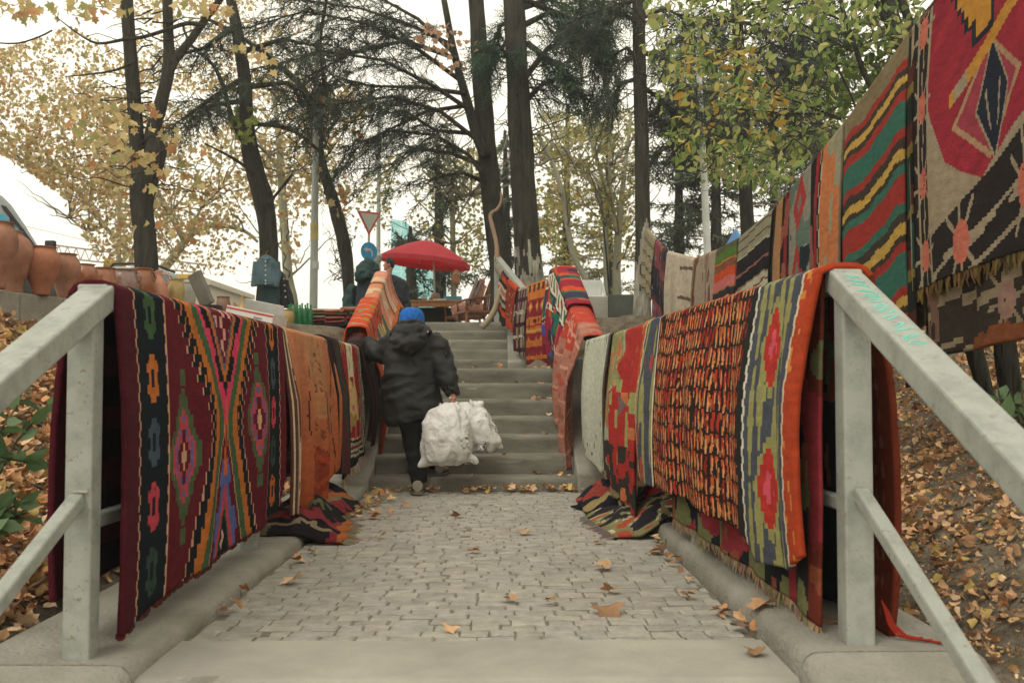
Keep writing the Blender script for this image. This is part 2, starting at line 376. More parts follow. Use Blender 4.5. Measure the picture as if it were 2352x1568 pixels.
# ================================================================ HANDRAILS
def paint_mat(name, a, b):
    m, nt, bs = node_mat(name)
    tc = nt.nodes.new('ShaderNodeTexCoord'); nz = nt.nodes.new('ShaderNodeTexNoise'); nz.inputs['Scale'].default_value = 9; nz.inputs['Detail'].default_value = 10; nz.inputs['Roughness'].default_value = .75
    nt.links.new(tc.outputs['Object'], nz.inputs['Vector'])
    c = ramp_mix(nt, nz.outputs[0], a, b, .3, .55)
    n2 = nt.nodes.new('ShaderNodeTexNoise'); n2.inputs['Scale'].default_value = 55; n2.inputs['Detail'].default_value = 6
    nt.links.new(tc.outputs['Object'], n2.inputs['Vector'])
    r2 = nt.nodes.new('ShaderNodeValToRGB'); r2.color_ramp.elements[0].position = .64; r2.color_ramp.elements[1].position = .69
    nt.links.new(n2.outputs[0], r2.inputs[0])
    mx = nt.nodes.new('ShaderNodeMix'); mx.data_type = 'RGBA'; nt.links.new(r2.outputs[0], mx.inputs[0]); nt.links.new(c, mx.inputs[6]); mx.inputs[7].default_value = (*S('#77705f'), 1)
    nt.links.new(mx.outputs[2], bs.inputs['Base Color']); bs.inputs['Roughness'].default_value = .55
    add_bump(nt, bs, 50, .25, dist=.004)
    return m
m_rail = paint_mat('pale_grey_paint', S('#757872'), S('#93968e'))
m_weld = mat2('weld_scar', S('#8f8a7c'), S('#b9b5a8'), bump=.6)
def post(parent, x, y, z0, z1, w=.082, name='post'):
    mb = MB(); mb.box((x, y, (z0+z1)/2), (w, w, z1-z0)); return mb.build(name, m_rail, parent, bevel=.007, segs=2)
def rail(parent, a, b, w=.095, h=.07, name='top_rail'):
    mb = MB(); mb.beam(a, b, w, h); return mb.build(name, m_rail, parent, bevel=.008, segs=2)
# left handrail: post foot z, top z
LT = 1.155; RT = 1.205
lh = empty('handrail', 'pale grey square steel handrail on the left of the path, draped with rugs', 'handrail', (-1.285, 3.14, 0), 'painted handrails')
post(lh, -1.285, 3.16, .03, LT-.035)
for yy in (5.2, 7.1, 8.75): post(lh, -1.275, yy, .0, LT-.03)
rail(lh, (-1.285, 3.2, LT), (-1.275, 8.7, LT+.01))
rail(lh, (-1.27, 3.235, LT), (-1.30, .9, LT-1.02), .098, .076)
rail(lh, (-1.275, 8.7, LT+.01), (-1.29, 10.8, LT+.80), .08, .06); rail(lh, (-1.29, 10.8, LT+.80), (-1.29, 11.25, LT+.80), .07, .06)
rail(lh, (-1.285, 3.12, .53), (-1.31, .9, -.44), .045, .045, 'lower_rail')
rail(lh, (-1.285, 3.2, .45), (-1.275, 8.7, .45), .045, .045, 'lower_rail')
for yy in (10.6,): post(lh, -1.29, yy, .9, LT+.76)
mb = MB()
for k in range(9): mb.tube([(-1.262+.004*k-.03, 3.113, .552), (-1.262+.004*k-.028, 3.112, .556)], .006, 5)
mb.build('weld_seam', m_weld, lh)
rh = empty('handrail', 'pale grey square steel handrail with turquoise scribbles, right of the path', 'handrail', (1.08, 3.16, 0), 'painted handrails')
def rx(Y): return 1.085-.056*(Y-3.16)
post(rh, 1.085, 3.17, .05, RT-.035, .088)
for yy in (5.1, 7.0, 8.75): post(rh, rx(yy), yy, .0, RT-.04, .08)
rail(rh, (1.085, 3.2, RT), (rx(8.75), 8.75, RT))
tr = rail(rh, (1.08, 3.235, RT), (1.07, .9, RT-1.05), .100, .076)
rail(rh, (1.09, 3.13, .545), (1.10, .8, -.52), .045, .045, 'lower_rail')
rail(rh, (1.085, 3.2, .5), (rx(8.7), 8.7, .5), .045, .045, 'lower_rail')
rail(rh, (rx(8.75), 8.75, RT), (.645, 10.55, RT+.78), .08, .06)
post(rh, .645, 10.6, 1.0, RT+.75, .08)
rail(rh, (.645, 10.55, RT+.78), (.27, 12.45, RT+.78), .08, .06)
post(rh, .27, 12.45, 1.0, RT+.75, .07)
rail(rh, (.27, 12.45, RT+.78), (-.09, 13.95, 2.60), .08, .06)
post(rh, -.09, 13.95, 1.6, 2.57, .07)
m_turq = mat2('turquoise_marker', S('#4fb8a8'), S('#74c8bb'), bump=0)
# scribbled turquoise marks on top of the sloping rail
mb = MB(); r = rnd(8); a = Vector((1.08, 3.235, RT)); b = Vector((1.07, .9, RT-1.05)); d = (b-a).normalized(); nrm = Vector((1, 0, 0)).cross(d); nrm = nrm if nrm.z > 0 else -nrm
t = .06
while t < .62:
    p0 = a+d*t+nrm*.0388
    pts = []; w_ = r.uniform(.02, .035)
    for k in range(9):
        q = k/8*math.pi*2*r.uniform(.6, .9)
        pts.append(p0+Vector((1, 0, 0))*(w_*math.sin(q*1.3+t*9)*.9)+d*(.02*math.cos(q)+.004*k))
    for k in range(8): mb.beam(pts[k], pts[k+1], .0032, .0016, up=nrm)
    t += r.uniform(.035, .06)
mb.build('scribble', m_turq, rh)
# ================================================================ RUGS
m_wool = attr_mat('woven_wool', rough=.95, vary=.26, bscale=90, bump=.8, vscale=22, spec=.08, dist=.008, bvec=(1, 1, 5), vvec=(.6, .6, 1.6))
m_wool_far = attr_mat('woven_wool_soft', rough=.95, vary=.24, bscale=60, bump=.6, vscale=12, spec=.08, dist=.012, bvec=(1, 1, 4), vvec=(.6, .6, 1.6))
m_fringe = attr_mat('wool_fringe', rough=1, vary=.3, bscale=80, bump=.3)
def C(h):
    c = np.array(S(h)); g = c @ np.array([.3, .59, .11]); return np.clip((g+(c-g)*.92)*.98, .004, 1)
def qq(a, s): return np.floor(a/s)*s+s/2
def vn(u, v, su, sv, seed=0):
    """value noise, 0..1"""
    a = u/su+seed*17.3; b = v/sv+seed*5.1; i = np.floor(a); j = np.floor(b); fa = a-i; fb = b-j
    fa = fa*fa*(3-2*fa); fb = fb*fb*(3-2*fb)
    h = lambda x, y: np.mod(np.abs(np.sin(x*127.1+y*311.7+seed*74.7))*43758.5453, 1)
    return (h(i, j)*(1-fa)+h(i+1, j)*fa)*(1-fb)+(h(i, j+1)*(1-fa)+h(i+1, j+1)*fa)*fb
def put(c, mask, col): c[mask] = col if not isinstance(col, str) else C(col)
def base(u, col): return np.tile(C(col) if isinstance(col, str) else col, u.shape+(1,)).astype(float)
def stripes(c, x, bands):
    """bands: [(upper limit, colour), ...] along x"""
    lo = -9
    for hi, col in bands: put(c, (x >= lo) & (x < hi), col); lo = hi
    return c
def wob(a, b, amp, s, seed=0): return a+amp*(vn(b, b*0, s, 1, seed)-.5)*2
def diamond(c, u, v, cu, cv, hu, hv, layers, st=.025):
    d = np.abs(qq(u-cu, st))/hu+np.abs(qq(v-cv, st))/hv
    for k, col in layers: put(c, d < k, col)
def motif_H(c, u, v, cu, cv, col, s=.05):
    """small latch-hook motif of a kilim border"""
    a = np.abs(u-cu); b = np.abs(v-cv)
    m = ((a > s*.35) & (a < s*1.0) & (b < s*1.5)) | ((a < s*.45) & (np.abs(b-s*1.05) < s*.35)) | ((a > s*.9) & (a < s*1.35) & (np.abs(b-s*.9) < s*.4))
    m |= (a < s*.55) & (b > s*1.5) & (b < s*1.9)
    put(c, m, col)

def pt_maroon(u, v):
    maroon, ink, beige = '#5f1622', '#141c22', '#c99878'
    c = base(u, maroon); W = 2.35
    vj = qq(v, .032); e1 = .125+.010*((np.floor(v/.03) % 2)); e2 = .415+.008*((np.floor(v/.035+.5) % 2))
    cu = 1.17; a = np.abs(u-cu); vb = qq(v, .054); sub_ = np.floor(v/.027) % 2
    ao = np.where(vb < .44, .63-.82*vb, np.where(vb < .56, .27, .27+.52*(vb-.56)))+.028*sub_
    aq = np.where(qq(v, .027) < .46, .60-.74*qq(v, .027), np.where(v < .56, .26, .27+.52*(qq(v, .027)-.56))); e0 = ao-a; e = np.where(e0 > .10, aq-a+.012, e0); e = np.where((e0 > 0) & (e0 <= .10) & (aq-a > .13), .09, e); up = v < .50; k = (np.floor(v/.108) % 2) == 0; st2 = .03*(np.floor(v/.054) % 2)
    put(c, e > 0, beige); put(c, e > .012, ink); put(c, e > .08, '#b8681c'); put(c, e > .155, '#3f5c3a')
    put(c, up & (e > .235), '#cf3458'); put(c, up & (e > .235) & k & (e > .28), ink); put(c, up & (e > .325), ink); put(c, up & (e > .36), '#b8681c'); put(c, up & (e > .40), '#66647a'); put(c, up & (e > .42), '#641826')
    ch = ((np.floor(u/.045)+np.floor(v/.05)) % 2 == 0) & (np.floor(u/.045) % 3 != 0); put(c, up & (e > .44) & ch, '#cf9a88')
    put(c, ~up & (e > .235), beige); put(c, ~up & (e > .247), maroon); put(c, ~up & (e > .28) & k, '#54629a'); put(c, ~up & (e > .33), '#54629a'); put(c, ~up & (e > .375), '#bc3a48'); put(c, ~up & (e > .42), '#3f5c3a'); put(c, ~up & (e > .44), ink)
    ch2 = (np.abs(((u/.12) % 1)-.5)+np.abs(((v/.13) % 1)-.5) < .36); put(c, ~up & (e > .46) & ch2, '#d6b09c'); put(c, ~up & (e > .46) & (np.abs(((u/.12) % 1)-.5)+np.abs(((v/.13) % 1)-.5) < .12), '#7a2430')
    put(c, (a < .025) & (v > .40) & (v < .72) & (vn(u, v, .015, .04, 3) > .42), '#c45a1c'); put(c, (a < .02) & (v > .36) & (v < .48) & (vn(u, v, .015, .03, 5) > .5), '#cf3458')
    d = -e+.2
    # medallions in the fields
    for mu, mv in ((.60, .60), (1.72, .50)):
        far = (e < -.01)
        cc = c.copy(); diamond(cc, u, v, mu, mv, .19, .27, [(1, '#4a5a3c'), (.74, '#b8404a'), (.60, '#6a5a86'), (.50, '#b8404a'), (.40, maroon)])
        put(cc, (np.abs(u-mu) < .012) & (np.abs(v-mv) < .05) | (np.abs(u-mu) < .03) & (np.abs(v-mv) < .018), beige)
        put(cc, (np.abs(u-mu) < .035) & (np.abs(np.abs(v-mv)-.29) < .03), '#4a5a3c')
        c[far] = cc[far]
    # borders
    for lo, hi in ((e1, e2), (W-.40+.02*(np.floor(v/.03) % 2), W-.13+.01*(np.floor(v/.03) % 2))):
        put(c, (u > lo-.013) & (u < hi+.013), beige); put(c, (u > lo) & (u < hi), ink)
    cols = ['#3c5a3a', '#b8641f', '#40505a', '#b83a48', '#31443c', '#b8641f']
    for k_ in range(6):
        motif_H(c, u, v, .27, .10+.215*k_, cols[k_], .042); motif_H(c, u, v, W-.265, .08+.2*k_, cols[(k_+1) % 6], .042)
    put(c, u < e1-.013, '#4a1520'); put(c, v < 0, '#4c1420')
    put(c, (v < 0) & (u > .13) & (np.floor(v/.1) % 2 == 0), '#241a20')
    return c
def pt_peach(u, v):
    t = np.clip(v/1.05, 0, 1)[..., None]; c = C('#b8764e')*(1-t)+C('#a24a1c')*t
    s = vn(u, v, .05, .5, 2)[..., None]; c = c*(.86+.3*s)
    put(c, u < .10, '#5c3a34'); put(c, (u > .015) & (u < .03), '#c8b48c'); put(c, (u > .06) & (u < .075), '#b09a78')
    put(c, (np.abs(u-.085) < .02) & (vn(u, v, .03, .12, 5) > .55), '#c9b894')
    mid = (u > .55) & (u < 1.15) & (v < .55); c[mid] = c[mid]*.6+C('#a88858')*.4
    for cu in (.52, 1.0, 1.35): put(c, (np.abs(u-cu-.04*np.sin(v*9)) < .008) & (vn(u, v, .01, .06, 7) > .35), '#4a2c20')
    dd = np.abs(u-.9)/.28+np.abs(v-.5)/.34; brk = vn(u, v, .02, .035, 21) > .42; put(c, (np.abs(dd-1+.06*np.sign(np.sin(v*110))) < .05) & brk, '#6a3c22'); put(c, (np.abs(dd-.5+.06*np.sign(np.sin(v*90))) < .06) & brk, '#7a4628')
    dd = np.abs(u-.85)/.3+np.abs(v-.88)/.16; m = (dd < 1); c[m] = c[m]*.35+C('#7c2418')*.65; put(c, (np.abs(dd-.6) < .12), '#a8441c')
    put(c, v < 0, '#8a5a3a'); return c
def pt_redcentre(u, v):
    W = 1.75; c = base(u, '#1b1b1d'); e = np.minimum(u, W-u); f = np.minimum(e, np.maximum(.92-v, 0)+.0)
    for a_, col in ((.03, '#b8ac94'), (.07, '#b8ac94'), (.115, '#a89c84')): put(c, (np.abs(f-a_-.012*(vn(u, v, .04, .05, 2)-.5)) < .011), col)
    put(c, (f > .08) & (f < .105) & (np.floor((u+v)/.05) % 2 == 0), '#9c2c2c')
    inner = f > .15; put(c, inner, '#8f1f24'); put(c, (f > .15) & (f < .165), '#c8a890')
    core = inner & (np.abs(u-W/2+.06*np.sin(v*7)) < .27*(1-.35*np.abs(np.sin(v*5)))) & (v < .62); put(c, core & (vn(u, v, .1, .16, 4) > .25), '#c8a46c')
    put(c, core & (v < .28) & (vn(u, v, .08, .2, 9) > .35), '#cfc3a4')
    put(c, inner & (vn(u, v, .07, .14, 6) > .78), '#98903c'); put(c, inner & (v > .5) & (vn(u, v, .09, .12, 8) > .68), '#c86a5c')
    put(c, v < 0, '#2a1c1c'); return c
def pt_darkstripe(u, v):
    c = base(u, '#231c1e'); put(c, vn(u, v, .05, 3, 1) > .62, '#3c3a34'); put(c, vn(u, v, .03, 2, 3) > .75, '#57282c'); put(c, vn(u, v, .04, .6, 5) > .8, '#5f5848'); return c
def pt_orangehang(u, v):
    c = base(u, '#a8421a'); s = vn(u, v, .05, 2, 4); m = (u > .35) & (u < 1.1); put(c, m, '#a89468'); put(c, m & (s > .55), '#5a5a48'); put(c, m & (s > .78), '#a8421a')
    put(c, m & (np.abs(u-.7-.1*np.sin(v*6)) < .03), '#c8a860'); put(c, v < 0, '#7a3018'); return c
def pt_salmon(u, v):
    c = base(u, '#bda183'); a = qq(u, .1)+.06*np.abs(qq(v, .05)-.15)*4
    k = vn(a*1.0, v*0, .16, 1, 3); put(c, k > .55, '#b87450'); put(c, k > .7, '#b87a6c'); put(c, k > .84, '#b04e28')
    put(c, (vn(qq(u, .04), qq(v, .06), .12, .12, 9) > .7), '#c4826a'); put(c, (np.abs((u % .62)-.05) < .018), '#3a2c28'); put(c, (np.abs((u % .62)-.1) < .02), '#a85a30')
    dk = v > .36; put(c, dk, '#3a3632'); dd = np.abs(qq(u-.55, .03))+np.abs(qq(v-.62, .03)); put(c, dk & (dd < .2), '#9c8468'); put(c, dk & (dd < .09), '#3a3632')
    put(c, (np.abs(v-.37) < .02), '#b8602c'); return c
def pt_orangebright(u, v):
    c = base(u, '#b63f12'); put(c, (np.abs((u/.16 % 1)-.5+.12*np.sin(v*40)) < .06), '#8c8288'); put(c, vn(u, v, .05, .05, 3) > .82, '#7f7a2c'); put(c, vn(u, v, .06, .03, 5) > .84, '#5c2c2c')
    put(c, u > 1.02, '#5c6034'); put(c, u > 1.08, '#2a2428'); return c
def pt_shag(u, v):
    c = base(u, '#a83a14')
    e = .095+.014*(np.floor(v/.035) % 2); put(c, u > e, '#c9b79a'); put(c, u > e+.018, '#474a55')
    # slate band with olive flames and red flowers
    m = (u > e+.018) & (u < .60)
    cu = .36
    fl = np.abs(np.mod(v-.02, .42)-.21)
    for du, ph, wd in ((-.14, .05, .03), (-.05, .0, .045), (.07, .2, .03), (.15, .1, .028)):
        t = np.abs(np.mod(v+ph, .42)-.21)/.21; put(c, m & (np.abs(qq(u-cu-du, .012)) < wd*(1.15-t)), '#8d8a52')
    for cv, col in ((.27, '#a0262a'), (.76, '#a0262a')):
        d = np.abs(qq(u-cu, .02))/.12+np.abs(qq(v-cv, .02))/.20; put(c, m & (d < 1), '#8d8a52'); put(c, m & (d < .8), '#ad2a20'); put(c, m & (d < .34) & (vn(u, v, .02, .05, 3) > .4), '#c8495c')
    put(c, m & (vn(u, v, .03, .25, 8) > .82) & (u < .25), '#8d8a52')
    put(c, (u < e) & (vn(qq(u, .02), qq(v, .02), .02, .03, 3) > .75) & (u > .03), '#c47a30')
    z = .57+.012*(np.floor(v/.03) % 2); put(c, (u > z) & (u < z+.018), '#c9c3ae'); put(c, (u > z+.018), '#262624')
    # knotted shag field: rows of short pile tufts
    m = u > .66; W2 = 2.36
    cu_ = np.floor(u/.052); uu = u/.052-cu_; jj = .5*vn(u, v*0, .3, 1, 2)+.5*np.mod(np.abs(np.sin(cu_*91.7))*437.5, 1)+.35*vn(u, v, .2, .2, 6); rowv = np.floor(v/.088+jj*.4); vv = v/.088+jj*.4-rowv
    h = np.mod(np.abs(np.sin(cu_*12.9+rowv*78.2))*43758.5, 1)
    put(c, m, '#2b1f1c'); tuft = m & (np.abs(uu-.5+.12*np.sin(vv*6+h*6)) < .30*np.clip(np.sin(np.clip(vv, 0, 1)*3.14), 0, 1)**.35) & (vv > .12)
    big = vn(u, v, .4, .35, 5)
    put(c, tuft, '#ac3c12'); put(c, tuft & (h > .35), '#bc4c14'); put(c, tuft & (vv > .6) & (h > .45), '#c87a3c'); put(c, tuft & (h < .25), '#8e2418'); put(c, m & (vn(u, v, .02, .05, 15) > .8), '#9c5a30'); put(c, m & (vn(u, v, .015, .04, 17) > .86), '#2b1f1c'); put(c, tuft & (big > .72) & (h < .6), '#a8301a')
    put(c, tuft & (np.abs(uu-.42-.08*np.sin(v*40)) < .06) & (vv > .2) & (h > .15), '#cf9a68'); put(c, tuft & (np.abs(uu-.68) < .05) & (vv > .3) & (h > .5), '#c88a54')
    put(c, m & (big < .25) & (h < .3), '#2b1f1c')
    # far border
    put(c, (u > W2), '#c9c3ae'); put(c, u > W2+.02, '#474a55'); put(c, (u > W2+.02) & (vn(u, v, .04, .3, 4) > .55), '#8d8a52'); put(c, (u > W2+.06) & (vn(u, v, .05, .2, 6) > .72), '#a83c2c')
    e2 = W2+.30+.02*(np.floor(v/.05) % 2)+.03*np.sin(v*14); put(c, u > e2, '#c9c3ae'); put(c, u > e2+.02, '#a8481a'); put(c, (u > e2+.05) & (vn(qq(u, .03), qq(v, .03), .05, .06, 3) > .66), '#b8742c')
    back = v < -.06; put(c, back, '#15201f'); eb = .30+.03*np.floor(vn(v, v*0, .07, 1, 2)*4); put(c, back & (u < eb), '#6a2a16')
    ch = (np.abs(((u/.06) % 1)-.5)+np.abs(((v/.09) % 1)-.5) < .3); put(c, back & (u < .26) & (u > .08) & ch, '#7f4a38'); return c
def pt_under(u, v):
    c = base(u, '#20242a'); put(c, u < .09, '#6a2a1c'); put(c, vn(u, v, .11, .2, 5) > .6, '#6f7248'); put(c, vn(u, v, .13, .16, 9) > .7, '#8f2c34'); put(c, vn(u, v, .07, .1, 11) > .8, '#8c4a30'); return c
def pt_redolive(u, v):
    c = base(u, '#a12822'); m = u > .62+.55*v+.06*np.sin(v*30); put(c, m, '#837f52'); put(c, m & (vn(u, v, .05, .12, 2) > .6), '#9c9a7e'); put(c, m & (vn(u, v, .06, .07, 5) > .74), '#b05a34')
    put(c, (vn(qq(u, .04), qq(v, .04), .09, .12, 8) > .78), '#8f9158'); put(c, (vn(qq(u, .04), qq(v, .04), .1, .1, 12) > .82), '#b86a3c'); put(c, (np.abs(u-.55)+np.abs(v-.52) < .12), '#6c5a5c'); put(c, (np.abs(u-.55)+np.abs(v-.52) < .06), '#b02a28')
    put(c, (v > .78) & (vn(u, v, .05, .05, 7) > .5), '#33302c'); put(c, u > 1.22, '#2a2826'); return c
def pt_white(u, v):
    c = base(u, '#b6b8a6'); n = vn(u, v, .03, .09, 3)
    put(c, ((u < .28) & (u > .12) | (u > 1.4) & (u < 1.5)) & (n > .76), '#6a6450'); put(c, (np.abs(v-.86) < .09) & (vn(u, v, .05, .07, 6) > .76), '#7a5c4a')
    put(c, (u < .05), '#5a564c'); put(c, (u > .8) & (v < .12) & (n > .78), '#7c745c'); return c
def pt_pink(u, v):
    c = base(u, '#a06a58'); n = vn(u, v, .04, .06, 2); put(c, n > .78, '#a84a3a'); put(c, n < .2, '#8a5244')
    put(c, np.abs(np.abs(u-.6)-.34) < .02, '#b87a64'); put(c, (np.abs(u-.6) < .26) & (np.abs(v-.12) < .18), '#ad3a2a'); put(c, (np.abs(u-.6) < .2) & (np.abs(v-.12) < .12) & (vn(u, v, .04, .03, 5) > .6), '#c87c64')
    put(c, (np.abs((v % .3)-.15) < .012), '#c08a74'); return c
def pt_multi(u, v):
    c = base(u, '#8c1f34'); n = vn(qq(u, .04), qq(v, .04), .2, .25, 3)
    put(c, n > .52, '#b8421a'); put(c, n > .64, '#24604e'); put(c, n > .74, '#3a3548'); put(c, n < .3, '#37303f'); put(c, n < .16, '#2c5a4c')
    s = np.abs(v-.18); put(c, s < .095, '#2a2224'); put(c, s < .078, '#c4bca6'); k = (np.floor((u+v)/.08) % 2 == 0) & (s < .055); put(c, k, '#8c2030'); put(c, k & (np.floor(u/.16) % 3 == 0), '#2e6a56'); put(c, k & (np.floor(u/.16) % 3 == 1), '#3a3a44')
    put(c, (v > .62) & (n > .45) & (n < .56), '#3c4a9c'); s2 = np.abs(v-.5-.12*np.sin(u*5)); put(c, s2 < .03, '#c4bca6'); put(c, (s2 < .02) & (np.floor(u/.07) % 2 == 0), '#5c2a2c'); return c
def pt_kilimorange(u, v):
    c = base(u, '#b5641c'); t = np.floor(v/.028) % 9
    put(c, (t == 0) & (v > .05), '#9c2c1c'); put(c, (t == 2), '#b88a3c'); band = ((v > .22) & (v < .42)) | ((v > .60) & (v < .68)) | ((v > .76) & (v < .86))
    put(c, band, '#7c1c28'); dd = np.abs(((u/.24) % 1)-.5)+np.abs(((v/.2) % 1)-.5); put(c, band & (dd < .36), '#b5641c'); put(c, band & (dd < .18), '#c89c54')
    put(c, (v < .12) & (v > .04) & (np.floor(u/.09) % 2 == 0), '#6c1c24'); put(c, (v < .12) & (v > .04) & (np.floor(u/.09) % 4 == 2), '#2c2c24'); put(c, (v > .44) & (v < .56) & (vn(u, v, .06, .07, 4) > .74), '#3a2c20'); put(c, v > .90, '#6c1826'); return c
def pt_saddle(u, v):
    c = base(u, '#2c2226'); return stripes(c, v+.1*u, [(-.5, '#8a8474'), (.06, '#3a2a2c'), (.13, '#a83a14'), (.19, '#2c2226'), (.23, '#a89c84'), (.29, '#9c5c40'), (.33, '#a09a84'), (.38, '#4a2428'), (.43, '#8a8a78'), (.47, '#3a2024'), (.55, '#b04016'), (2, '#2c2226')])
def pt_bag(u, v):
    c = base(u, '#7c2a16'); put(c, vn(qq(u, .02), qq(v, .02), .03, .04, 3) > .8, '#a88474'); put(c, v < .07, '#ad3c10'); put(c, v > .47, '#ad3c10'); return c
def pt_checked(u, v):
    c = base(u, '#4c1c24'); put(c, (np.floor(u/.05) % 3 == 0), '#857a6c'); put(c, (np.floor(v/.05) % 3 == 0), '#3a2024'); put(c, (np.floor(v/.05) % 6 == 0) & (vn(u, v, .02, .02) > .4), '#a89c84'); return c
def pt_tan(u, v):
    c = base(u, '#8a8068'); k = np.mod(v, .16); put(c, (k > .1) & (k < .118), '#3a342c'); put(c, (k > .13) & (k < .14), '#4a4438'); return c
def pt_maroondark(u, v):
    c = base(u, '#4f2a30'); n = vn(u, qq(v, .06), .6, .09, 3); put(c, n > .55, '#7c3c44'); put(c, n < .3, '#26242e'); put(c, n > .8, '#6c6470'); z = np.abs(u-.30-.02*np.sign(np.sin(v*60))); put(c, z < .03, '#8c6c4c'); put(c, z < .012, '#2a1c1c'); put(c, (vn(u, v, .1, .2, 7) > .75), '#3c3c54'); return c
def pt_cream(u, v):
    c = base(u, '#aea28e'); n = vn(u, v, .12, .7, 3)[..., None]; c = c*(.88+.2*n); put(c, (vn(u, v, .2, .25, 8) > .72) & (u > 1.0), '#a0604c')
    for cv in (.1, .42, .74): put(c, (np.abs(v-cv-.05*u) < .018) & (u < .75), '#5c5040')
    put(c, (u < .06), '#7c6c58'); return c
def pt_beige(u, v):
    c = base(u, '#938470'); put(c, vn(u, v, .09, .8, 4) > .62, '#7c6a56'); put(c, vn(u, v, .1, .2, 9) > .78, '#6c4044'); put(c, u > .85, '#6a3c24'); return c
def pt_rainbow(u, v):
    c = base(u, '#5a4c38'); w_ = v+.012*np.sin(u*6)
    stripes(c, w_, [(.05, '#54503c'), (.14, '#4c6c2c'), (.155, '#a8742c'), (.22, '#7a4a34'), (.30, '#b8400f'), (.39, '#b5605c'), (.40, '#8a6a30'), (.47, '#302c32'), (.555, '#b8881c'), (.63, '#85453a'), (.64, '#8c8468'), (.70, '#a82c18'), (.80, '#4f7a34'), (.81, '#a85c20'), (.92, '#7a2c24'), (1.0, '#34302c'), (2, '#a84c20')]); return c
def pt_blackcream(u, v):
    c = base(u, '#84826a'); w_ = v+.03*np.round(np.sin(u*5.2))*.4
    stripes(c, w_, [(.03, '#84826a'), (.045, '#5c4034'), (.12, '#84826a'), (.135, '#5c4034'), (.19, '#84826a'), (.20, '#a09880'), (.32, '#211f22'), (.345, '#84524c'), (.44, '#1d1c20'), (.455, '#7c6c54'), (.50, '#aaa28a'), (.515, '#5c3c34'), (.60, '#aea68e'), (.612, '#5c3c34'), (.69, '#aea68e'), (.78, '#754448'), (.79, '#a09888'), (2, '#70444a')]); put(c, u < .03, '#1c1a18'); return c
def pt_ikat(u, v):
    c = base(u, '#b0683a')          # near end orange band, then bands of black, red and faded grey
    put(c, (u < .36) & (vn(u, v, .1, .3, 2) > .66), '#8a8468'); put(c, (u < .02), '#6c6450')
    m = (u > .36) & (u < .62); put(c, m, '#1e1a1e'); put(c, m & (np.abs(u-.46) < .03), '#8c2024'); put(c, m & (vn(u, v, .09, .2, 5) > .6) & (u > .5), '#8a4a3e'); put(c, np.abs(u-.385-.018*np.sign(np.sin(v*30))) < .008, '#a89878')
    m = (u >= .62) & (u < 1.1); put(c, m, '#7f7c6c'); put(c, m & (vn(u, v, .12, .35, 7) > .55), '#56685c'); dd = np.abs(u-.84)/.14+np.abs(np.mod(v, .46)-.2)/.2; put(c, m & (dd < 1), '#96302c'); put(c, m & (dd < .35), '#6a6a60'); put(c, m & (vn(u, v, .06, .2, 11) > .84), '#1f2a2c')
    m = (u >= 1.1) & (u < 1.28); put(c, m, '#1e1a1e'); put(c, m & (np.abs(u-1.2) < .03), '#7c2428'); put(c, m & (vn(u, v, .06, .15, 12) > .7), '#8a4a3e')
    put(c, (u >= 1.28), '#9c7048'); put(c, (u >= 1.28) & (vn(u, v, .1, .3, 4) > .7), '#7c7858'); put(c, u > 1.46, '#2a2826'); return c
def pt_greenred(u, v):
    G, R_, D, Y, T = '#2f5f50', '#8e2a22', '#38312a', '#b08c38', '#74654a'; c = base(u, T); w_ = v+.008*np.sin(u*9)+.01*np.round(np.sin(u*17))
    return stripes(c, w_, [(.145, T), (.185, R_), (.22, D), (.265, Y), (.30, D), (.35, R_), (.49, G), (.535, R_), (.59, D), (.64, Y), (.67, D), (.72, G), (.855, R_), (.905, G), (.955, D), (1.02, Y), (1.05, D), (1.10, R_), (1.27, G), (1.32, R_), (1.36, Y), (1.4, D), (2, R_)])
def burst(c, u, v, cu, cv, r_, core, petal):
    dx = (u-cu); dy = (v-cv)*.75; rr = np.hypot(dx, dy); an = np.arctan2(dy, dx); put(c, (rr < r_) & (np.abs(np.sin(an*4.0+.3)) < .5*(1.25-rr/r_)+.08), petal); put(c, (rr < r_*.42) & (vn(u, v, .018, .02, 3) < .85), core)
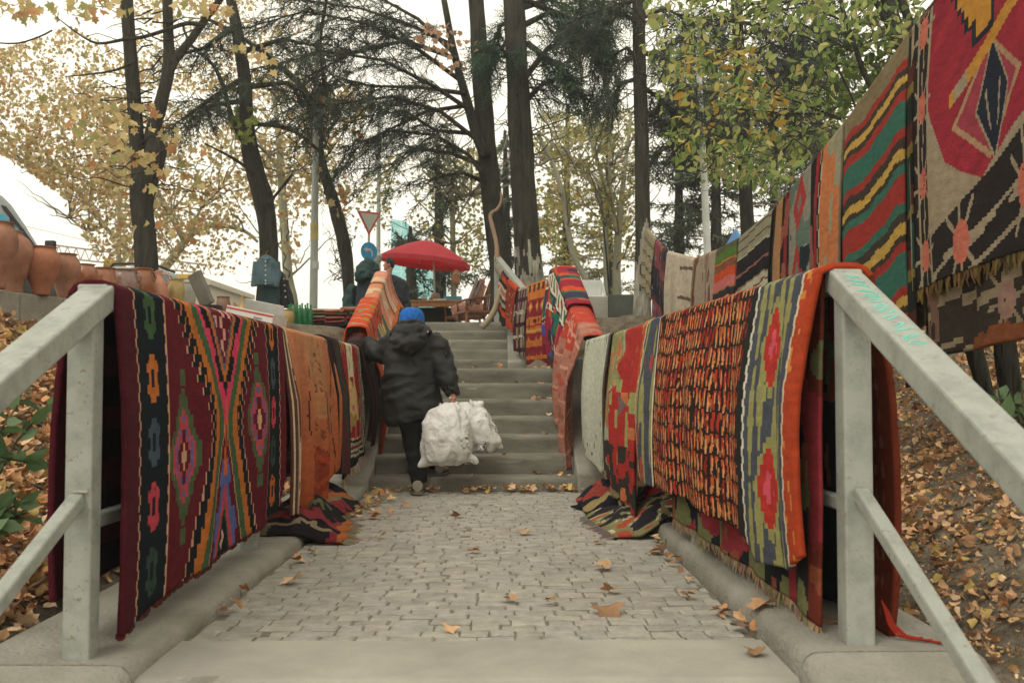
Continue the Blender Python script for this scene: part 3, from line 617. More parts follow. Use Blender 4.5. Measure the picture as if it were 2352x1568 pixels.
def pt_bigred(u, v):
    ink, cream, pink = '#26211f', '#8f8068', '#b5604c'
    c = base(u, '#8c2230'); s = vn(u, v+u*.6, .6, .05, 3)[..., None]; c = c*(.84+.3*s)
    U = u     # u grows from the far edge towards the camera
    bnd = np.interp(u, [.20, .30, .42, .58, .73, .80, .99, 1.6], [.45, .62, .84, .95, 1.03, .99, .93, .80])
    put(c, v > bnd, cream); low = np.interp(u, [0, .30, .73, 1.6], [1.15, 1.12, 1.03, .86])+.015*np.sin(u*30)*0
    put(c, (v > low), ink)
    put(c, (v > low+.17) & (v < low+.21+.02*np.round(np.sin(u*12))), cream); put(c, (v > low+.31) & (v < low+.335), cream); 
    for bu in (.55, 1.12): burst(c, u, v, bu, 1.24-.1*(bu-.55), .17, pink, cream)
    # side border
    put(c, u < .25, cream); put(c, (u < .225), ink); put(c, (u > .085) & (u < .105), cream); put(c, (u < .03), cream)
    for bv in (.12, .48, .84, 1.18): burst(c, u, v, .15, bv, .13, pink, cream)
    # gold hooked figure, blue and rose medallion
    st = .035; a = np.abs(qq(u-.76, st)); g = (v < .34) & (a < .32-.65*np.abs(v-.04)) | (v < .42) & (a < .07) | (np.abs(v-.17) < .04) & (a < .24); gi = (a < .36-.65*np.abs(v-.04)) & (v < .36) | (v < .45) & (a < .09)
    put(c, (u > .26) & gi, '#22242c'); put(c, (u > .26) & g, '#b07a22'); put(c, (a < .1) & (v < .1), '#8f8068')
    d = np.abs(u-.80)/.30+np.abs(v-.72)/.24; put(c, (np.abs(d-1) < .07) & (v > .5), '#9c7c5c'); put(c, (d < .93) & (v > .5), '#8f3440'); d2 = np.abs(u-.84)/.15+np.abs(v-.74)/.24; put(c, d2 < 1.08, cream); put(c, d2 < .98, '#1f2432'); put(c, (np.abs(np.abs(u-.84)-.05+(v-.78)*.2) < .008) & (d2 < .7), cream)
    put(c, (np.abs(v-.50+.25*(u-.8)) < .035) & (np.abs(u-.78) < .33), '#b07a22'); put(c, (np.abs(v-.50+.25*(u-.8)) < .035) & (np.abs(u-.55) < .06), cream)
    return c
def pt_brownlayer(u, v):
    c = base(u, '#352c26'); k = v+.05*np.round(np.sin(u*8)); put(c, np.abs(k-.20) < .025, '#84745c'); put(c, np.abs(k-.42) < .014, '#84745c'); burst(c, u, v, .75, .30, .15, '#8a6a5c', '#84745c'); put(c, (u < .12) & (vn(u, v, .05, .1, 2) > .4), '#6c5040'); put(c, (v > .38) & (vn(u, v, .12, .08, 4) > .5), '#7a4424'); return c
def pt_darkback(u, v):
    c = base(u, '#1d211e'); put(c, np.mod(v, .3) < .05, '#6c5c24'); put(c, (np.mod(v+.1, .3) < .1), '#4c2420'); put(c, vn(u, v, .1, .3, 3) > .7, '#243c34'); return c
def pt_pile(u, v):
    c = base(u, '#201d22'); n = vn(qq(u, .02), qq(v, .02), .16, .10, 4); put(c, n > .62, '#7a2a30'); put(c, n < .22, '#5c5c3c'); put(c, (np.abs(np.mod(u, .5)-.1) < .018), '#a05a28'); put(c, (np.abs(np.mod(u, .5)-.14) < .01), '#7c6c54'); put(c, (np.abs(v-.07-.01*np.sin(u*20)) < .012), '#84745c'); return c
def pt_olivepile(u, v):
    c = base(u, '#77734c'); n = vn(u, v, .08, .05, 4); put(c, n > .62, '#26242a'); put(c, n < .25, '#a2402c'); put(c, (n > .45) & (n < .5), '#b8aa8c'); return c

def drape(name, label, cat, group, path, side, front, back, pat, hw=.056, res=.014, fold=(.02, .3), bulge=.03, thick=.012, seed=0, flare=0, bb=0, m=None, parent=None, flip=False, slant=0, lift=.004, fr=None, dropfn=None, frp=None, upat=1.0):
    """cloth laid over a rail or rope. path: [(X,Y,Z)], side: +1 front faces +X; front(s)/back(s): lengths hanging for s in 0..1"""
    path = [Vector(p) for p in path]; L = [0]
    for a, b in zip(path[:-1], path[1:]): L.append(L[-1]+(b-a).length)
    tot = L[-1]; nu = max(6, int(tot/res)+1)
    def at(u):
        for i in range(len(L)-1):
            if u <= L[i+1] or i == len(L)-2:
                t = (u-L[i])/(L[i+1]-L[i]); return path[i].lerp(path[i+1], t), (path[i+1]-path[i])
    fmax = max(front(s/10) for s in range(11)); bmax = max(back(s/10) for s in range(11)); nf = max(3, int(fmax/res)); nb = max(3, int(bmax/(res*2))); nt_ = 4
    ts = [('b', 1-k/nb) for k in range(nb)]+[('t', -1+2*k/nt_) for k in range(nt_+1)]+[('f', (k+1)/nf) for k in range(nf)]
    nv = len(ts); V = np.zeros((nu, nv, 3)); UV = np.zeros((nu, nv, 2))
    for i in range(nu):
        s = i/(nu-1); u = s*tot; p, d = at(u); n = Vector((d.y, -d.x, 0)).normalized()*side
        if n.x*side < 0: n = -n
        dh = Vector((d.x, d.y, 0)).normalized(); F = front(s); B = back(s)
        ph = 2*math.pi*u/fold[1]+2.5*nz1(u, seed, 1.5)
        for j, (k, t) in enumerate(ts):
            if k == 't':
                q = p+n*(hw*t)+Vector((0, 0, lift-.012*abs(t)**4)); vv = t*hw*.5
            else:
                sg = 1 if k == 'f' else -1; Ln = F if k == 'f' else B; dn = t*Ln
                rm = min(1, dn/.4); w_ = math.sin(ph+(2.2 if sg < 0 else 0)+1.2*dn)*.65+math.sin(ph*1.9+seed)*.25+nz1(u*2+dn*1.3, seed+3)*.5
                o = hw+thick*.6+fold[0]*rm*(w_+.9)+bulge*math.sin(min(1, dn/max(Ln, .01))*math.pi*.75)+flare*rm*dn+(bb*math.sin(min(1, dn/max(Ln, .01))*math.pi*.7) if sg < 0 else 0)
                along = fold[0]*.6*rm*math.cos(ph)+slant*dn+.006*nz1(dn*9, seed+int(s > .5)*5, 1)*(1 if (s < .02 or s > .98) else 0)
                q = p+n*(sg*o)+dh*along+Vector((0, 0, lift-.012-dn)); vv = sg*(dn+hw*.5)
            V[i, j] = q; UV[i, j] = (u if not flip else tot-u, vv)
    Uc = (UV[:-1, :-1]+UV[1:, 1:])/2; c = pat(Uc[..., 0]*upat, Uc[..., 1])
    o = grid_obj(name, V, nu, nv, c, m or m_wool, parent, thick=thick)
    if label: tag(o, label, cat, group)
    if fr is not None:       # fringe at the front hem
        fc, fl, dens = fr; r = rnd(seed+50); mb = MB(); steps_ = int(tot/dens)
        for k in range(steps_):
            s = (k+r.random()*.8)/steps_; fi = s*(nu-1); i0 = min(int(fi), nu-2); a = Vector(V[i0, -1])*(1-(fi-i0))+Vector(V[i0+1, -1])*(fi-i0)
            l_ = fl*r.uniform(.6, 1.2); b = a+Vector((r.uniform(-.3, .3)*l_, r.uniform(-.35, .35)*l_, -l_)); w_ = dens*.33
            mdl = (a+b)/2+Vector((r.uniform(-.1, .1)*l_, r.uniform(-.1, .1)*l_, 0)); col = tuple(x*r.uniform(.7, 1.15) for x in S(fc))
            for (x0, x1, w0, w1) in ((a+Vector((0, 0, .006)), mdl, w_, w_), (mdl, b, w_, w_*.4)):
                e = Vector((0, 1, 0)); mb.add([x0-e*w0, x0+e*w0, x1+e*w1, x1-e*w1], [(0, 1, 2, 3)], col); e = Vector((1, 0, 0)); mb.add([x0-e*w0, x0+e*w0, x1+e*w1, x1-e*w1], [(0, 1, 2, 3)], col)
        mb.build('fringe', m_fringe, o)
    return o
def lf(*pts):
    xs_ = [p[0] for p in pts]; ys_ = [p[1] for p in pts]
    return lambda s: float(np.interp(s, xs_, ys_))
GL = 'rugs hung over the left handrail'; GR = 'rugs hung over the right handrail'; GW = 'rugs hung on the high line'
Ltop = LT+.035; Rtop = RT+.035
def Lp(a, b): return [(-1.285+.002*(a-3.2), a, Ltop), (-1.285+.002*(b-3.2), b, Ltop)]
def Rp(a, b): return [(rx(a), a, Rtop), (rx(b), b, Rtop)]
drape('kilim_rug', 'dark red kilim with zigzag X and diamond medallions, nearest on left rail', 'rug', GL, Lp(3.212, 5.58), 1,
      lf((0, 1.085), (.12, 1.05), (.3, 1.03), (.7, 1.0), (.93, .97), (1, .80)), lf((0, .98), (1, .95)), pt_maroon, res=.0105, fold=(.016, .8), bb=.035, bulge=.02, thick=.02, seed=1, fr=('#5c2c2c', .02, .05))
drape('kilim_rug', 'faded orange rug with thin line drawing hanging beside the red kilim', 'rug', GL, Lp(5.6, 7.15), 1, lf((0, 1.02), (.5, 1.06), (.8, .98), (1, .85)), lf((0, .9), (1, .9)), pt_peach, fold=(.035, .5), seed=2)
drape('kilim_rug', 'black rug with thin pale lines between the orange rug and the fringed one', 'rug', GL, Lp(7.0, 7.5), 1, lf((0, .93), (1, .98)), lf((0, .8), (1, .8)), pt_darkstripe, fold=(.04, .35), seed=3, lift=.018, slant=.03)
drape('kilim_rug', 'black bordered rug with red centre, cream medallion and long cream fringe', 'rug', GL, Lp(7.45, 8.55), 1, lf((0, 1.0), (1, .90)), lf((0, .9), (1, .9)), lambda u, v: pt_redcentre(u*1.6, v), res=.012, fold=(.02, .6), seed=4, fr=('#a89c84', .10, .02))
drape('kilim_rug', 'dark brown narrow rug hanging behind the fringed red one', 'rug', GL, [(-1.27, 8.55, Ltop+.01), (-1.27, 8.95, Ltop+.1)], 1, lf((0, .75), (1, .95)), lf((0, .8), (1, .8)), pt_darkstripe, fold=(.03, .3), seed=5, bulge=.08)
drape('kilim_rug', 'orange rug with pale vertical stripes hanging by the coat sleeve', 'rug', GL, [(-1.28, 8.98, Ltop+.12), (-1.28, 9.9, Ltop+.48)], 1, lf((0, 1.05), (.4, 1.15), (1, .75)), lf((0, .8), (1, .8)), pt_orangehang, fold=(.03, .5), seed=6, bulge=.14, lift=.0)
drape('kilim_rug', 'bright orange embroidered rug over the rising left handrail', 'rug', GL, [(-1.28, 8.9, Ltop+.14), (-1.285, 9.85, Ltop+.47)], 1, lf((0, .32), (1, .5)), lf((0, .6), (1, .6)), pt_orangebright, fold=(.02, .4), seed=7, hw=.08, lift=.045, bulge=.03)
drape('kilim_rug', 'cream and salmon stepped rug climbing to the top of the left handrail', 'rug', GL, [(-1.285, 9.75, Ltop+.43), (-1.29, 10.8, Ltop+.84), (-1.29, 11.1, Ltop+.84)], 1, lf((0, .5), (.5, .85), (1, 1.0)), lf((0, .8), (1, .8)), pt_salmon, fold=(.012, .6), seed=8, hw=.062, lift=.03, bulge=.02, flare=.34)
# right handrail
drape('shaggy_rug', 'shaggy orange rug with slate and olive flower borders, nearest on right rail', 'rug', GR, Rp(3.22, 6.02), -1,
      lf((0, .90), (.06, .97), (.17, 1.0), (.22, .93), (.6, .90), (.86, .92), (1, .88)), lf((0, 1.16), (1, 1.1)), pt_shag, res=.0095, bb=.03, fold=(.022, .62), bulge=.05, thick=.022, seed=11, hw=.066, lift=.012)
o = bpy.data.objects.new('x', None)
drape('kilim_rug', 'dark flowered rug underneath the shaggy orange one, hem almost touching kerb', 'rug', GR, Rp(3.27, 5.4), -1, lf((0, 1.12), (.3, 1.08), (1, 1.05)), lf((0, .7), (1, .7)), pt_under, fold=(.015, .5), seed=12, hw=.046, lift=.0, bulge=.0, thick=.01, fr=('#a08c70', .05, .010))
drape('kilim_rug', 'ragged red and olive rug between the shaggy rug and the white one', 'rug', GR, Rp(6.08, 7.3), -1, lf((0, 1.14), (.5, 1.10), (1, 1.0)), lf((0, .9), (1, .9)), pt_redolive, fold=(.035, .45), seed=13, fr=('#8c8468', .03, .04))
drape('kilim_rug', 'plain off-white rug with small brown marks on the right handrail', 'rug', GR, Rp(7.36, 8.62), -1, lf((0, .98), (.2, 1.02), (.8, .93), (1, .86)), lf((0, .8), (1, .8)), lambda u, v: pt_white(u*1.2, v), fold=(.02, .7), seed=14, hw=.07, lift=.01)
drape('kilim_rug', 'salmon pink rug hanging at the foot of the right stair rail', 'rug', GR, [(rx(8.7), 8.72, Rtop+.02), (.70, 9.6, Rtop+.37)], -1, lf((0, 1.14), (.5, 1.2), (1, .95)), lf((0, .9), (1, .9)), pt_pink, fold=(.06, .35), seed=15, hw=.085, lift=.03, bulge=.05)
drape('kilim_rug', 'crimson, green and orange rug with white zigzag edge over stair rail corner', 'rug', GR, [(.71, 9.45, Rtop+.32), (.645, 10.55, Rtop+.79), (.60, 10.8, Rtop+.79)], -1, lf((0, .65), (.5, .85), (1, .8)), lf((0, .7), (1, .7)), pt_multi, fold=(.04, .5), seed=16, hw=.10, lift=.06, bulge=.05)
drape('kilim_rug', 'golden orange kilim with maroon hem and white fringe on the landing rail', 'rug', GR, [(.62, 10.95, Rtop+.79), (.36, 11.95, Rtop+.79)], -1, lf((0, .98), (1, .92)), lf((0, .7), (1, .7)), lambda u, v: pt_kilimorange(u, v), fold=(.015, .4), seed=17, fr=('#b0a898', .08, .015), m=m_wool_far)
drape('kilim_rug', 'brown plain rug slipping between the golden kilim and the crimson one', 'rug', GR, [(.67, 10.72, Rtop+.79), (.62, 10.97, Rtop+.79)], -1, lf((0, 1.05), (1, 1.0)), lf((0, .6), (1, .6)), lambda u, v: base(u, '#57302a')*(.8+.4*vn(u, v, .02, .5)[..., None]), fold=(.04, .3), seed=18)
drape('woven_bag', 'striped orange and white saddle bag nearest the top post', 'bag', 'woven bags on the upper rail', [(.12, 13.15, 2.24), (.03, 13.5, 2.36)], -1, lf((0, .62), (.5, .68), (1, .5)), lf((0, .4), (1, .4)), pt_saddle, fold=(.01, .3), seed=19, hw=.06, m=m_wool_far)
drape('woven_bag', 'rust red speckled bag with orange rim on the upper rail', 'bag', 'woven bags on the upper rail', [(.24, 12.6, Rtop+.82), (.14, 13.1, 2.22)], -1, lf((0, .55), (1, .6)), lf((0, .4), (1, .4)), pt_bag, fold=(.015, .3), seed=20, hw=.07, m=m_wool_far)
drape('kilim_rug', 'dark checked throw between the golden kilim and the rust bag', 'rug', GR, [(.36, 11.98, Rtop+.79), (.25, 12.55, Rtop+.8)], -1, lf((0, .85), (1, .75)), lf((0, .6), (1, .6)), pt_checked, fold=(.02, .25), seed=21, m=m_wool_far)
drape('kilim_rug', 'purple and cream striped strip over the steep top rail', 'rug', GR, [(.06, 13.4, 2.34), (-.02, 13.75, 2.48)], -1, lf((0, .12), (1, .1)), lf((0, .3), (1, .3)), lambda u, v: stripes(base(u, '#4c2834'), v+.06, [(.0, '#4c2834'), (.03, '#a89c84'), (.06, '#3c2028'), (2, '#7c7464')]), fold=(.005, .3), seed=22, hw=.06, lift=.03, m=m_wool_far)
# high line
LY = [3.3, 4.0, 5.0, 5.9, 7.4, 8.57, 9.4, 10.4, 12.2, 13.45]; LZ = [2.86, 2.80, 2.62, 2.42, 2.17, 2.10, 2.11, 2.15, 2.46, 2.93]; LX = [2.05, 2.04, 2.03, 2.02, 2.01, 2.0, 1.99, 1.98, 1.95, 1.90]
def lz(y): return float(np.interp(y, LY, LZ))
def Wp(a, b): 
    n = max(2, int((b-a)/.35)+1); return [(float(np.interp(a+(b-a)*k/n, LY, LX)), a+(b-a)*k/n, lz(a+(b-a)*k/n)) for k in range(n+1)]
mb = MB(); mb.tube([(x, y, z-.01) for x, y, z in zip([2.06]+LX, [2.0]+LY, [2.95]+LZ)], .007, 6)
tag(mb.build('rope', mat2('rope', S('#3a352c'), S('#5a5244'))), 'dark rope strung high between trees carrying the hanging rugs', 'rope')
def wrug(label, a, b, f, bk, pat, seed, **k): 
    k.setdefault('fold', (.015, .7)); k.setdefault('hw', .014); k.setdefault('bulge', .02); k.setdefault('m', m_wool_far if a > 6 else m_wool)
    return drape('kilim_rug', label, 'rug', GW, Wp(a, b), -1, f, bk, pat, seed=seed, **k)
wrug('large dark red rug with gold figure, pink flowers and ragged fringe, nearest on line', 3.45, 4.93, lf((0, 1.46), (1, 1.30)), lf((0, 1.1), (1, 1.1)), pt_bigred, 31, flip=True, res=.010, fr=('#6c5434', .07, .02), fold=(.012, .9), thick=.014)
wrug('brown and black rug layer hanging below the large red one', 3.5, 4.82, lf((0, 1.74), (.5, 1.70), (1, 1.62)), lf((0, .5), (1, .5)), lambda u, v: pt_brownlayer(u, v-1.22), 32, flip=True, hw=-.03, lift=-.02, fr=None)
wrug('dark striped rug edge seen in the gap beside the large red rug', 4.88, 5.02, lf((0, 1.75), (1, 1.75)), lf((0, 1.7), (1, 1.7)), pt_darkback, 33, hw=.012, fold=(.015, .2))
wrug('green, red and yellow horizontally striped rug on the high line', 4.97, 5.9, lf((0, 1.50), (1, 1.47)), lf((0, 1.45), (1, 1.45)), pt_greenred, 34, res=.012)
wrug('long ikat rug of orange, black and faded grey-green bands on the high line', 5.93, 7.42, lf((0, 1.4), (1, 1.3)), lf((0, 1.0), (1, 1.0)), pt_ikat, 35)
wrug('olive, black and cream striped rug with mauve hem on the high line', 7.46, 8.52, lf((0, 1.15), (1, 1.12)), lf((0, .9), (1, .9)), pt_blackcream, 36)
wrug('rainbow striped rug of green, orange, pink and yellow bands', 8.6, 9.38, lf((0, 1.05), (1, 1.05)), lf((0, .9), (1, .9)), pt_rainbow, 37)
wrug('worn beige rug with brown blotches beside the rainbow striped one', 9.42, 10.35, lf((0, 1.05), (1, 1.05)), lf((0, .9), (1, .9)), pt_beige, 38)
wrug('pale cream rug with short dark bars at the lowest sag of line', 10.4, 12.0, lf((0, 1.0), (1, 1.05)), lf((0, .8), (1, .8)), pt_cream, 39)
wrug('dark plum and maroon patterned rug near the whitewashed trunk', 12.05, 12.75, lf((0, 1.25), (1, 1.2)), lf((0, .9), (1, .9)), pt_maroondark, 40)
wrug('tan rug with thin dark stripes hanging against the whitewashed trunk', 12.8, 13.4, lf((0, .8), (1, .75)), lf((0, .7), (1, .7)), pt_tan, 41, fold=(.03, .3))
# crumpled rugs on the kerbs and path
def pile(name, label, group, cx, cy, w, l, rz, pat, seed, h=.07, zb=None, fr=None, amp=.055):
    res = .018; nu, nv = int(w/res), int(l/res); V = np.zeros((nu, nv, 3)); UV = np.zeros((nu, nv, 2)); cr, sr = math.cos(rz), math.sin(rz)
    for i in range(nu):
        for j in range(nv):
            a = (i/(nu-1)-.5)*w; b = (j/(nv-1)-.5)*l; n1 = mnoise.noise(Vector((a*3, b*3, seed))); n2 = mnoise.noise(Vector((a*7+4, b*5, seed+3)))
            ed = min(1, min(i, nu-1-i, j, nv-1-j)/8)
            x = a*(1-.15*abs(n1))+.05*n2; y = b+.06*n1; X = cx+x*cr-y*sr; Y = cy+x*sr+y*cr
            g = zb(X, Y) if zb else 0
            V[i, j] = (X, Y, g+.008+ed*(h*.5+amp*(1-2*abs(mnoise.noise(Vector((a*5.5+n1*2, b*2.2, seed+9)))))+h*max(0, n1)+.02)+.01*(1-ed)*abs(n2)); UV[i, j] = (a+w/2, b+l/2)
    Uc = (UV[:-1, :-1]+UV[1:, 1:])/2
    o = grid_obj(name, V, nu, nv, pat(Uc[..., 0], Uc[..., 1]), m_wool, None, thick=.012); tag(o, label, 'rug', group)
    if fr:
        r = rnd(seed); mb = MB()
        for k in range(int(l/.02)):
            j = min(int(k*.02/l*nv), nv-1); a = Vector(V[fr[1], j]); dd = (Vector(V[fr[1], j])-Vector(V[fr[1]+(3 if fr[1] == 0 else -3), j])); dd.z = 0; dd = dd.normalized() if dd.length > 0 else Vector((1, 0, 0))
            b = a+dd*r.uniform(.03, .07)+Vector((r.uniform(-.02, .02), r.uniform(-.02, .02), -.012)); col = tuple(x*r.uniform(.6, 1.2) for x in S(fr[0])); mb.tube([a, b], [.006, .003], 4, col)
        mb.build('fringe', m_fringe, o)
    return o
def zkL(x, y): return .052 if x < -1.12 else (.052*max(0, (-1.0-x)/.12) if x < -1.0 else 0)
def zkR(x, y): return .09 if x > .93 else (.09*max(0, (x-.78)/.15) if x > .78 else 0)
GP = 'crumpled rugs lying on the ground'
pile('crumpled_rug', 'dark crumpled kilim spilling from the left kerb over the cobbles', GP, -1.22, 6.05, .62, .95, .12, pt_pile, 3, zb=zkL, fr=('#8c7c64', -1))
pile('crumpled_rug', 'second dark kilim heaped on the left kerb behind the first', GP, -1.22, 7.0, .42, .75, -.1, lambda u, v: pt_pile(u+.3, v+.2), 7, zb=zkL, fr=('#8c7c64', -1))
pile('crumpled_rug', 'olive and red rug with black tassels crumpled on the right kerb', GP, .88, 6.35, .60, .95, .1, pt_olivepile, 5, zb=zkR, fr=('#77706a', 0), amp=.03)
pile('crumpled_rug', 'red and navy scrolled rug folded at the foot of the stairs', GP, .86, 7.75, .58, .7, -.15, lambda u, v: np.where((vn(u, v, .07, .05, 3) > .5)[..., None], C('#8e3a2c'), C('#1f2230')), 6, zb=zkR, h=.10)
pile('crumpled_rug', 'tan edged rug trailing flat across the cobbles by the right kerb', GP, .84, 7.15, .62, .5, .3, lambda u, v: np.where((np.abs(v-.22) < .09)[..., None], C('#8c7a4c'), C('#1c1d22')), 8, zb=zkR, h=.06)
pile('crumpled_rug', 'bright red rug corner slumped against the right kerb', GP, .98, 6.6, .3, .5, .0, lambda u, v: base(u, '#a8231c'), 9, zb=zkR, h=.16)

mb = MB(); rg = rnd(77)
for k in range(4): x = 1.19+.006*k; mb.tube([(x, 3.24, .20-.01*k), (x+.012, 3.22, .13), (x+.03+.004*k, 3.20, .10), (x+.07+.01*k, 3.18-.01*k, .094), (x+.11+.012*k, 3.20-.03*k, .093)], .0035, 5, S('#8e2a1c'))
tag(mb.build('wool_tassel', m_fringe), 'loose red wool threads trailing on the kerb by the right post', 'tassel')
# ================================================================ TREES
m_bark = attr_mat('dark_bark', rough=.95, vary=.55, bscale=14, bump=1.0, vscale=12, bvec=(1, 1, .16), vvec=(1, 1, .22), dist=.14)
m_pbark = attr_mat('plane_bark', rough=.9, vary=.3, bscale=6, bump=.5, vscale=3, vvec=(1, 1, .5), dist=.03)
m_leaf = attr_mat('autumn_leaf', rough=.7, vary=.15, bump=0, transl=.45, vscale=3)
m_need = attr_mat('conifer_needles', rough=.8, vary=.3, bump=0, transl=.15, vscale=2)
BK = S('#37352e'); BK2 = S('#4a463b'); WH = S('#9c988a'); PB = S('#8b8a76')
def trunk_mb(mb, pts, Z, n=14, wobb=.10, seed=0, col=BK, dense=3):
    """pts: (px, py, width px[, Z]) going up"""
    c = [(P(p[0], p[1], p[3] if len(p) > 3 else Z), p[2]/pxs(p[3] if len(p) > 3 else Z)/2) for p in pts]
    Q = []; R_ = []
    N = (len(c)-1)*dense
    for k in range(N+1):
        t = k/dense; i = min(int(t), len(c)-2); f = t-i
        p0 = c[max(i-1, 0)][0]; p1 = c[i][0]; p2 = c[i+1][0]; p3 = c[min(i+2, len(c)-1)][0]
        Q.append(.5*((2*p1)+(-p0+p2)*f+(2*p0-5*p1+4*p2-p3)*f*f+(-p0+3*p1-3*p2+p3)*f**3)); R_.append(c[i][1]*(1-f)+c[i+1][1]*f)
    mb.tube(Q, R_, n, col, wob=wobb, seed=seed, ws=3/dense); return Q, R_
def whitewash(mb, ztop, seed=0, col=WH):
    for i, f in enumerate(mb.f):
        c = sum((Vector(mb.v[k]) for k in f), Vector())/len(f)
        if c.z < ztop+.7*mnoise.noise(Vector((c.x*14, c.y*14, c.z*1.2+seed)))+.1 and mnoise.noise(Vector((c.x*16, c.y*16, c.z*5+seed))) > -.22-.3*(ztop-c.z): mb.c[i] = tuple(x*(.75+.35*mnoise.noise(c*6)) for x in col)
def twigline(mb, a, b, r0, r1, rg, sag=.0, n=6, wobv=.06, col=BK, seg=4):
    a, b = Vector(a), Vector(b); L = (b-a).length; pts = []
    for k in range(n+1):
        t = k/n; p = a.lerp(b, t)+Vector((rg.uniform(-1, 1), rg.uniform(-1, 1), rg.uniform(-1, 1)))*wobv*L*(0 < k < n)*.5; p.z -= sag*L*(t*t)-sag*L*t*0; pts.append(p)
    mb.tube(pts, [r0+(r1-r0)*k/n for k in range(n+1)], seg, col, cap=False); return pts
def conifer_limb(mb, path, r0, rg, pos, dirs, side=(.5, 1.1), droop=.25, dens=1.0, col=BK):
    """limb with side twigs; fills pos/dirs with needle sprays"""
    pts = [Vector(p) for p in path]; N = len(pts)
    mb.tube(pts, [r0*(1-.8*k/(N-1)) for k in range(N)], 7, col, cap=False)
    tot = sum((pts[i+1]-pts[i]).length for i in range(N-1)); st = .16/dens; u = tot*.12
    while u < tot:
        acc = 0
        for i in range(N-1):
            d = (pts[i+1]-pts[i]); 
            if acc+d.length >= u: break
            acc += d.length
        p = pts[i]+d*((u-acc)/d.length); dn = d.normalized()
        L = rg.uniform(*side)*(1-.35*u/tot); sgn = rg.choice((-1, 1)); lat = dn.cross(Vector((0, 0, 1))).normalized()*sgn
        dr = (dn*rg.uniform(.5, 1.1)+lat*rg.uniform(.2, 1)+Vector((0, 0, rg.uniform(-.7, .45)))).normalized()
        tp = twigline(mb, p, p+dr*L, .012, .003, rg, sag=droop, n=5, wobv=.12, col=col, seg=3)
        for k in range(1, 6):
            for _ in range(rg.choice((1, 2, 2, 3))):
                q = tp[k-1].lerp(tp[k], rg.random()); pos.append(q); dd = (tp[k]-tp[k-1]).normalized()+Vector((rg.uniform(-.5, .5), rg.uniform(-.5, .5), rg.uniform(-.7, .2))); dirs.append(dd)
        u += st*rg.uniform(.5, 1.5)
def region(poly, Zr, N, nsc=1.2, thr=.0, seed=0, zsq=1, zlay=None):
    """points in the volume seen through poly between two distances, kept where a 3-D clump noise is high"""
    rg = rnd(seed); out = []; xs_ = [p[0] for p in poly]; ys_ = [p[1] for p in poly]; tries = 0
    while len(out) < N and tries < N*30:
        tries += 1; x = rg.uniform(min(xs_), max(xs_)); y = rg.uniform(min(ys_), max(ys_)); ins = False; j = len(poly)-1
        for i in range(len(poly)):
            if (poly[i][1] > y) != (poly[j][1] > y) and x < (poly[j][0]-poly[i][0])*(y-poly[i][1])/(poly[j][1]-poly[i][1])+poly[i][0]: ins = not ins
            j = i
        if not ins: continue
        p = P(x, y, rg.uniform(*Zr)); v = mnoise.noise(Vector((p.x/nsc, p.y/nsc, p.z/nsc*zsq))+Vector((seed, 0, 0)))+.5*mnoise.noise(Vector((p.x, p.y, p.z*zsq))/nsc*2.7)
        if v+rg.uniform(-.18, .18) > thr: out.append(p)
    return out
def tree(label, cat, mb, Z, base, bark, name='tree', group='trees on the slope', smooth=True):
    b = P(base[0], base[1], Z); t = empty(name, label, cat, (b.x, b.y, hg(b.x, b.y)), group)
    tr = mb.build('trunk', bark, t, smooth); return t, tr
def ext(px, py, Z):      # trunk foot really meets the ground
    p = P(px, py, Z); g = hg(p.x, p.y)-.1; return (px+(p.z-g)*0, py+(p.z-g)*pxs(Z))
DKG2 = [S(c) for c in ('#4a5648', '#566050', '#414e42', '#5e6450')]
YEL = [S(c) for c in ('#bda873', '#c6b280', '#a89e6c', '#cebb8a', '#b5986a', '#b8875a', '#98965f')]
DKG = [S(c) for c in ('#39443a', '#434a3c', '#303a33', '#4c5040', '#3a4840')]
def add_base(pts, Z):
    x, y, w = pts[0][:3]; ex, ey = ext(x, y, Z); return [(x, max(ey, y+5), w*1.2)]+pts
# --- forked dark tree behind the jars
Z = 13.0; mb = MB()
trunk_mb(mb, add_base([(338, 640, 52), (333, 540, 50), (326, 470, 52), (330, 420, 62), (345, 380, 58)], Z), Z, seed=1)
trunk_mb(mb, [(322, 440, 40), (318, 380, 34), (312, 300, 33), (305, 200, 33), (298, 110, 30), (290, 0, 29), (286, -120, 27)], Z, seed=2)
trunk_mb(mb, [(335, 430, 44), (352, 370, 50), (356, 342, 48), (348, 310, 34), (362, 262, 30), (376, 210, 29), (388, 150, 27), (386, 80, 25), (384, 0, 23), (382, -90, 20)], Z, seed=3)
trunk_mb(mb, [(380, 180, 24), (405, 135, 20), (440, 90, 18), (475, 40, 16), (520, -20, 13)], Z, seed=4)
trunk_mb(mb, [(470, 60, 11), (430, 54, 11), (380, 70, 9), (330, 85, 9), (280, 92, 8), (225, 100, 6), (180, 78, 4), (130, 40, 2)], 12.7, seed=5, n=7)
trunk_mb(mb, [(312, 140, 7), (270, 160, 6), (215, 170, 4), (150, 176, 2)], 12.8, seed=6, n=6)
trunk_mb(mb, [(120, 70, 4), (90, 85, 4), (40, 100, 4), (-20, 98, 3)], 10, seed=7, n=6)
rg = rnd(21)
for k in range(46):
    x, y = rg.choice([(312, rg.uniform(180, 470)), (350, rg.uniform(200, 430)), (350, rg.uniform(20, 180))]); sx = rg.choice((-1, 1, -1)); L = rg.uniform(80, 200)
    twigline(mb, P(x, y, Z), P(x+sx*L, y+rg.uniform(-60, 40), Z+rg.uniform(-1.5, 1.5)), .012, .003, rg, n=6, wobv=.1, sag=-.05)
t, tr = tree('dark tree forking into two tall limbs behind the row of clay jars', 'tree', mb, Z, (335, 640), m_bark)
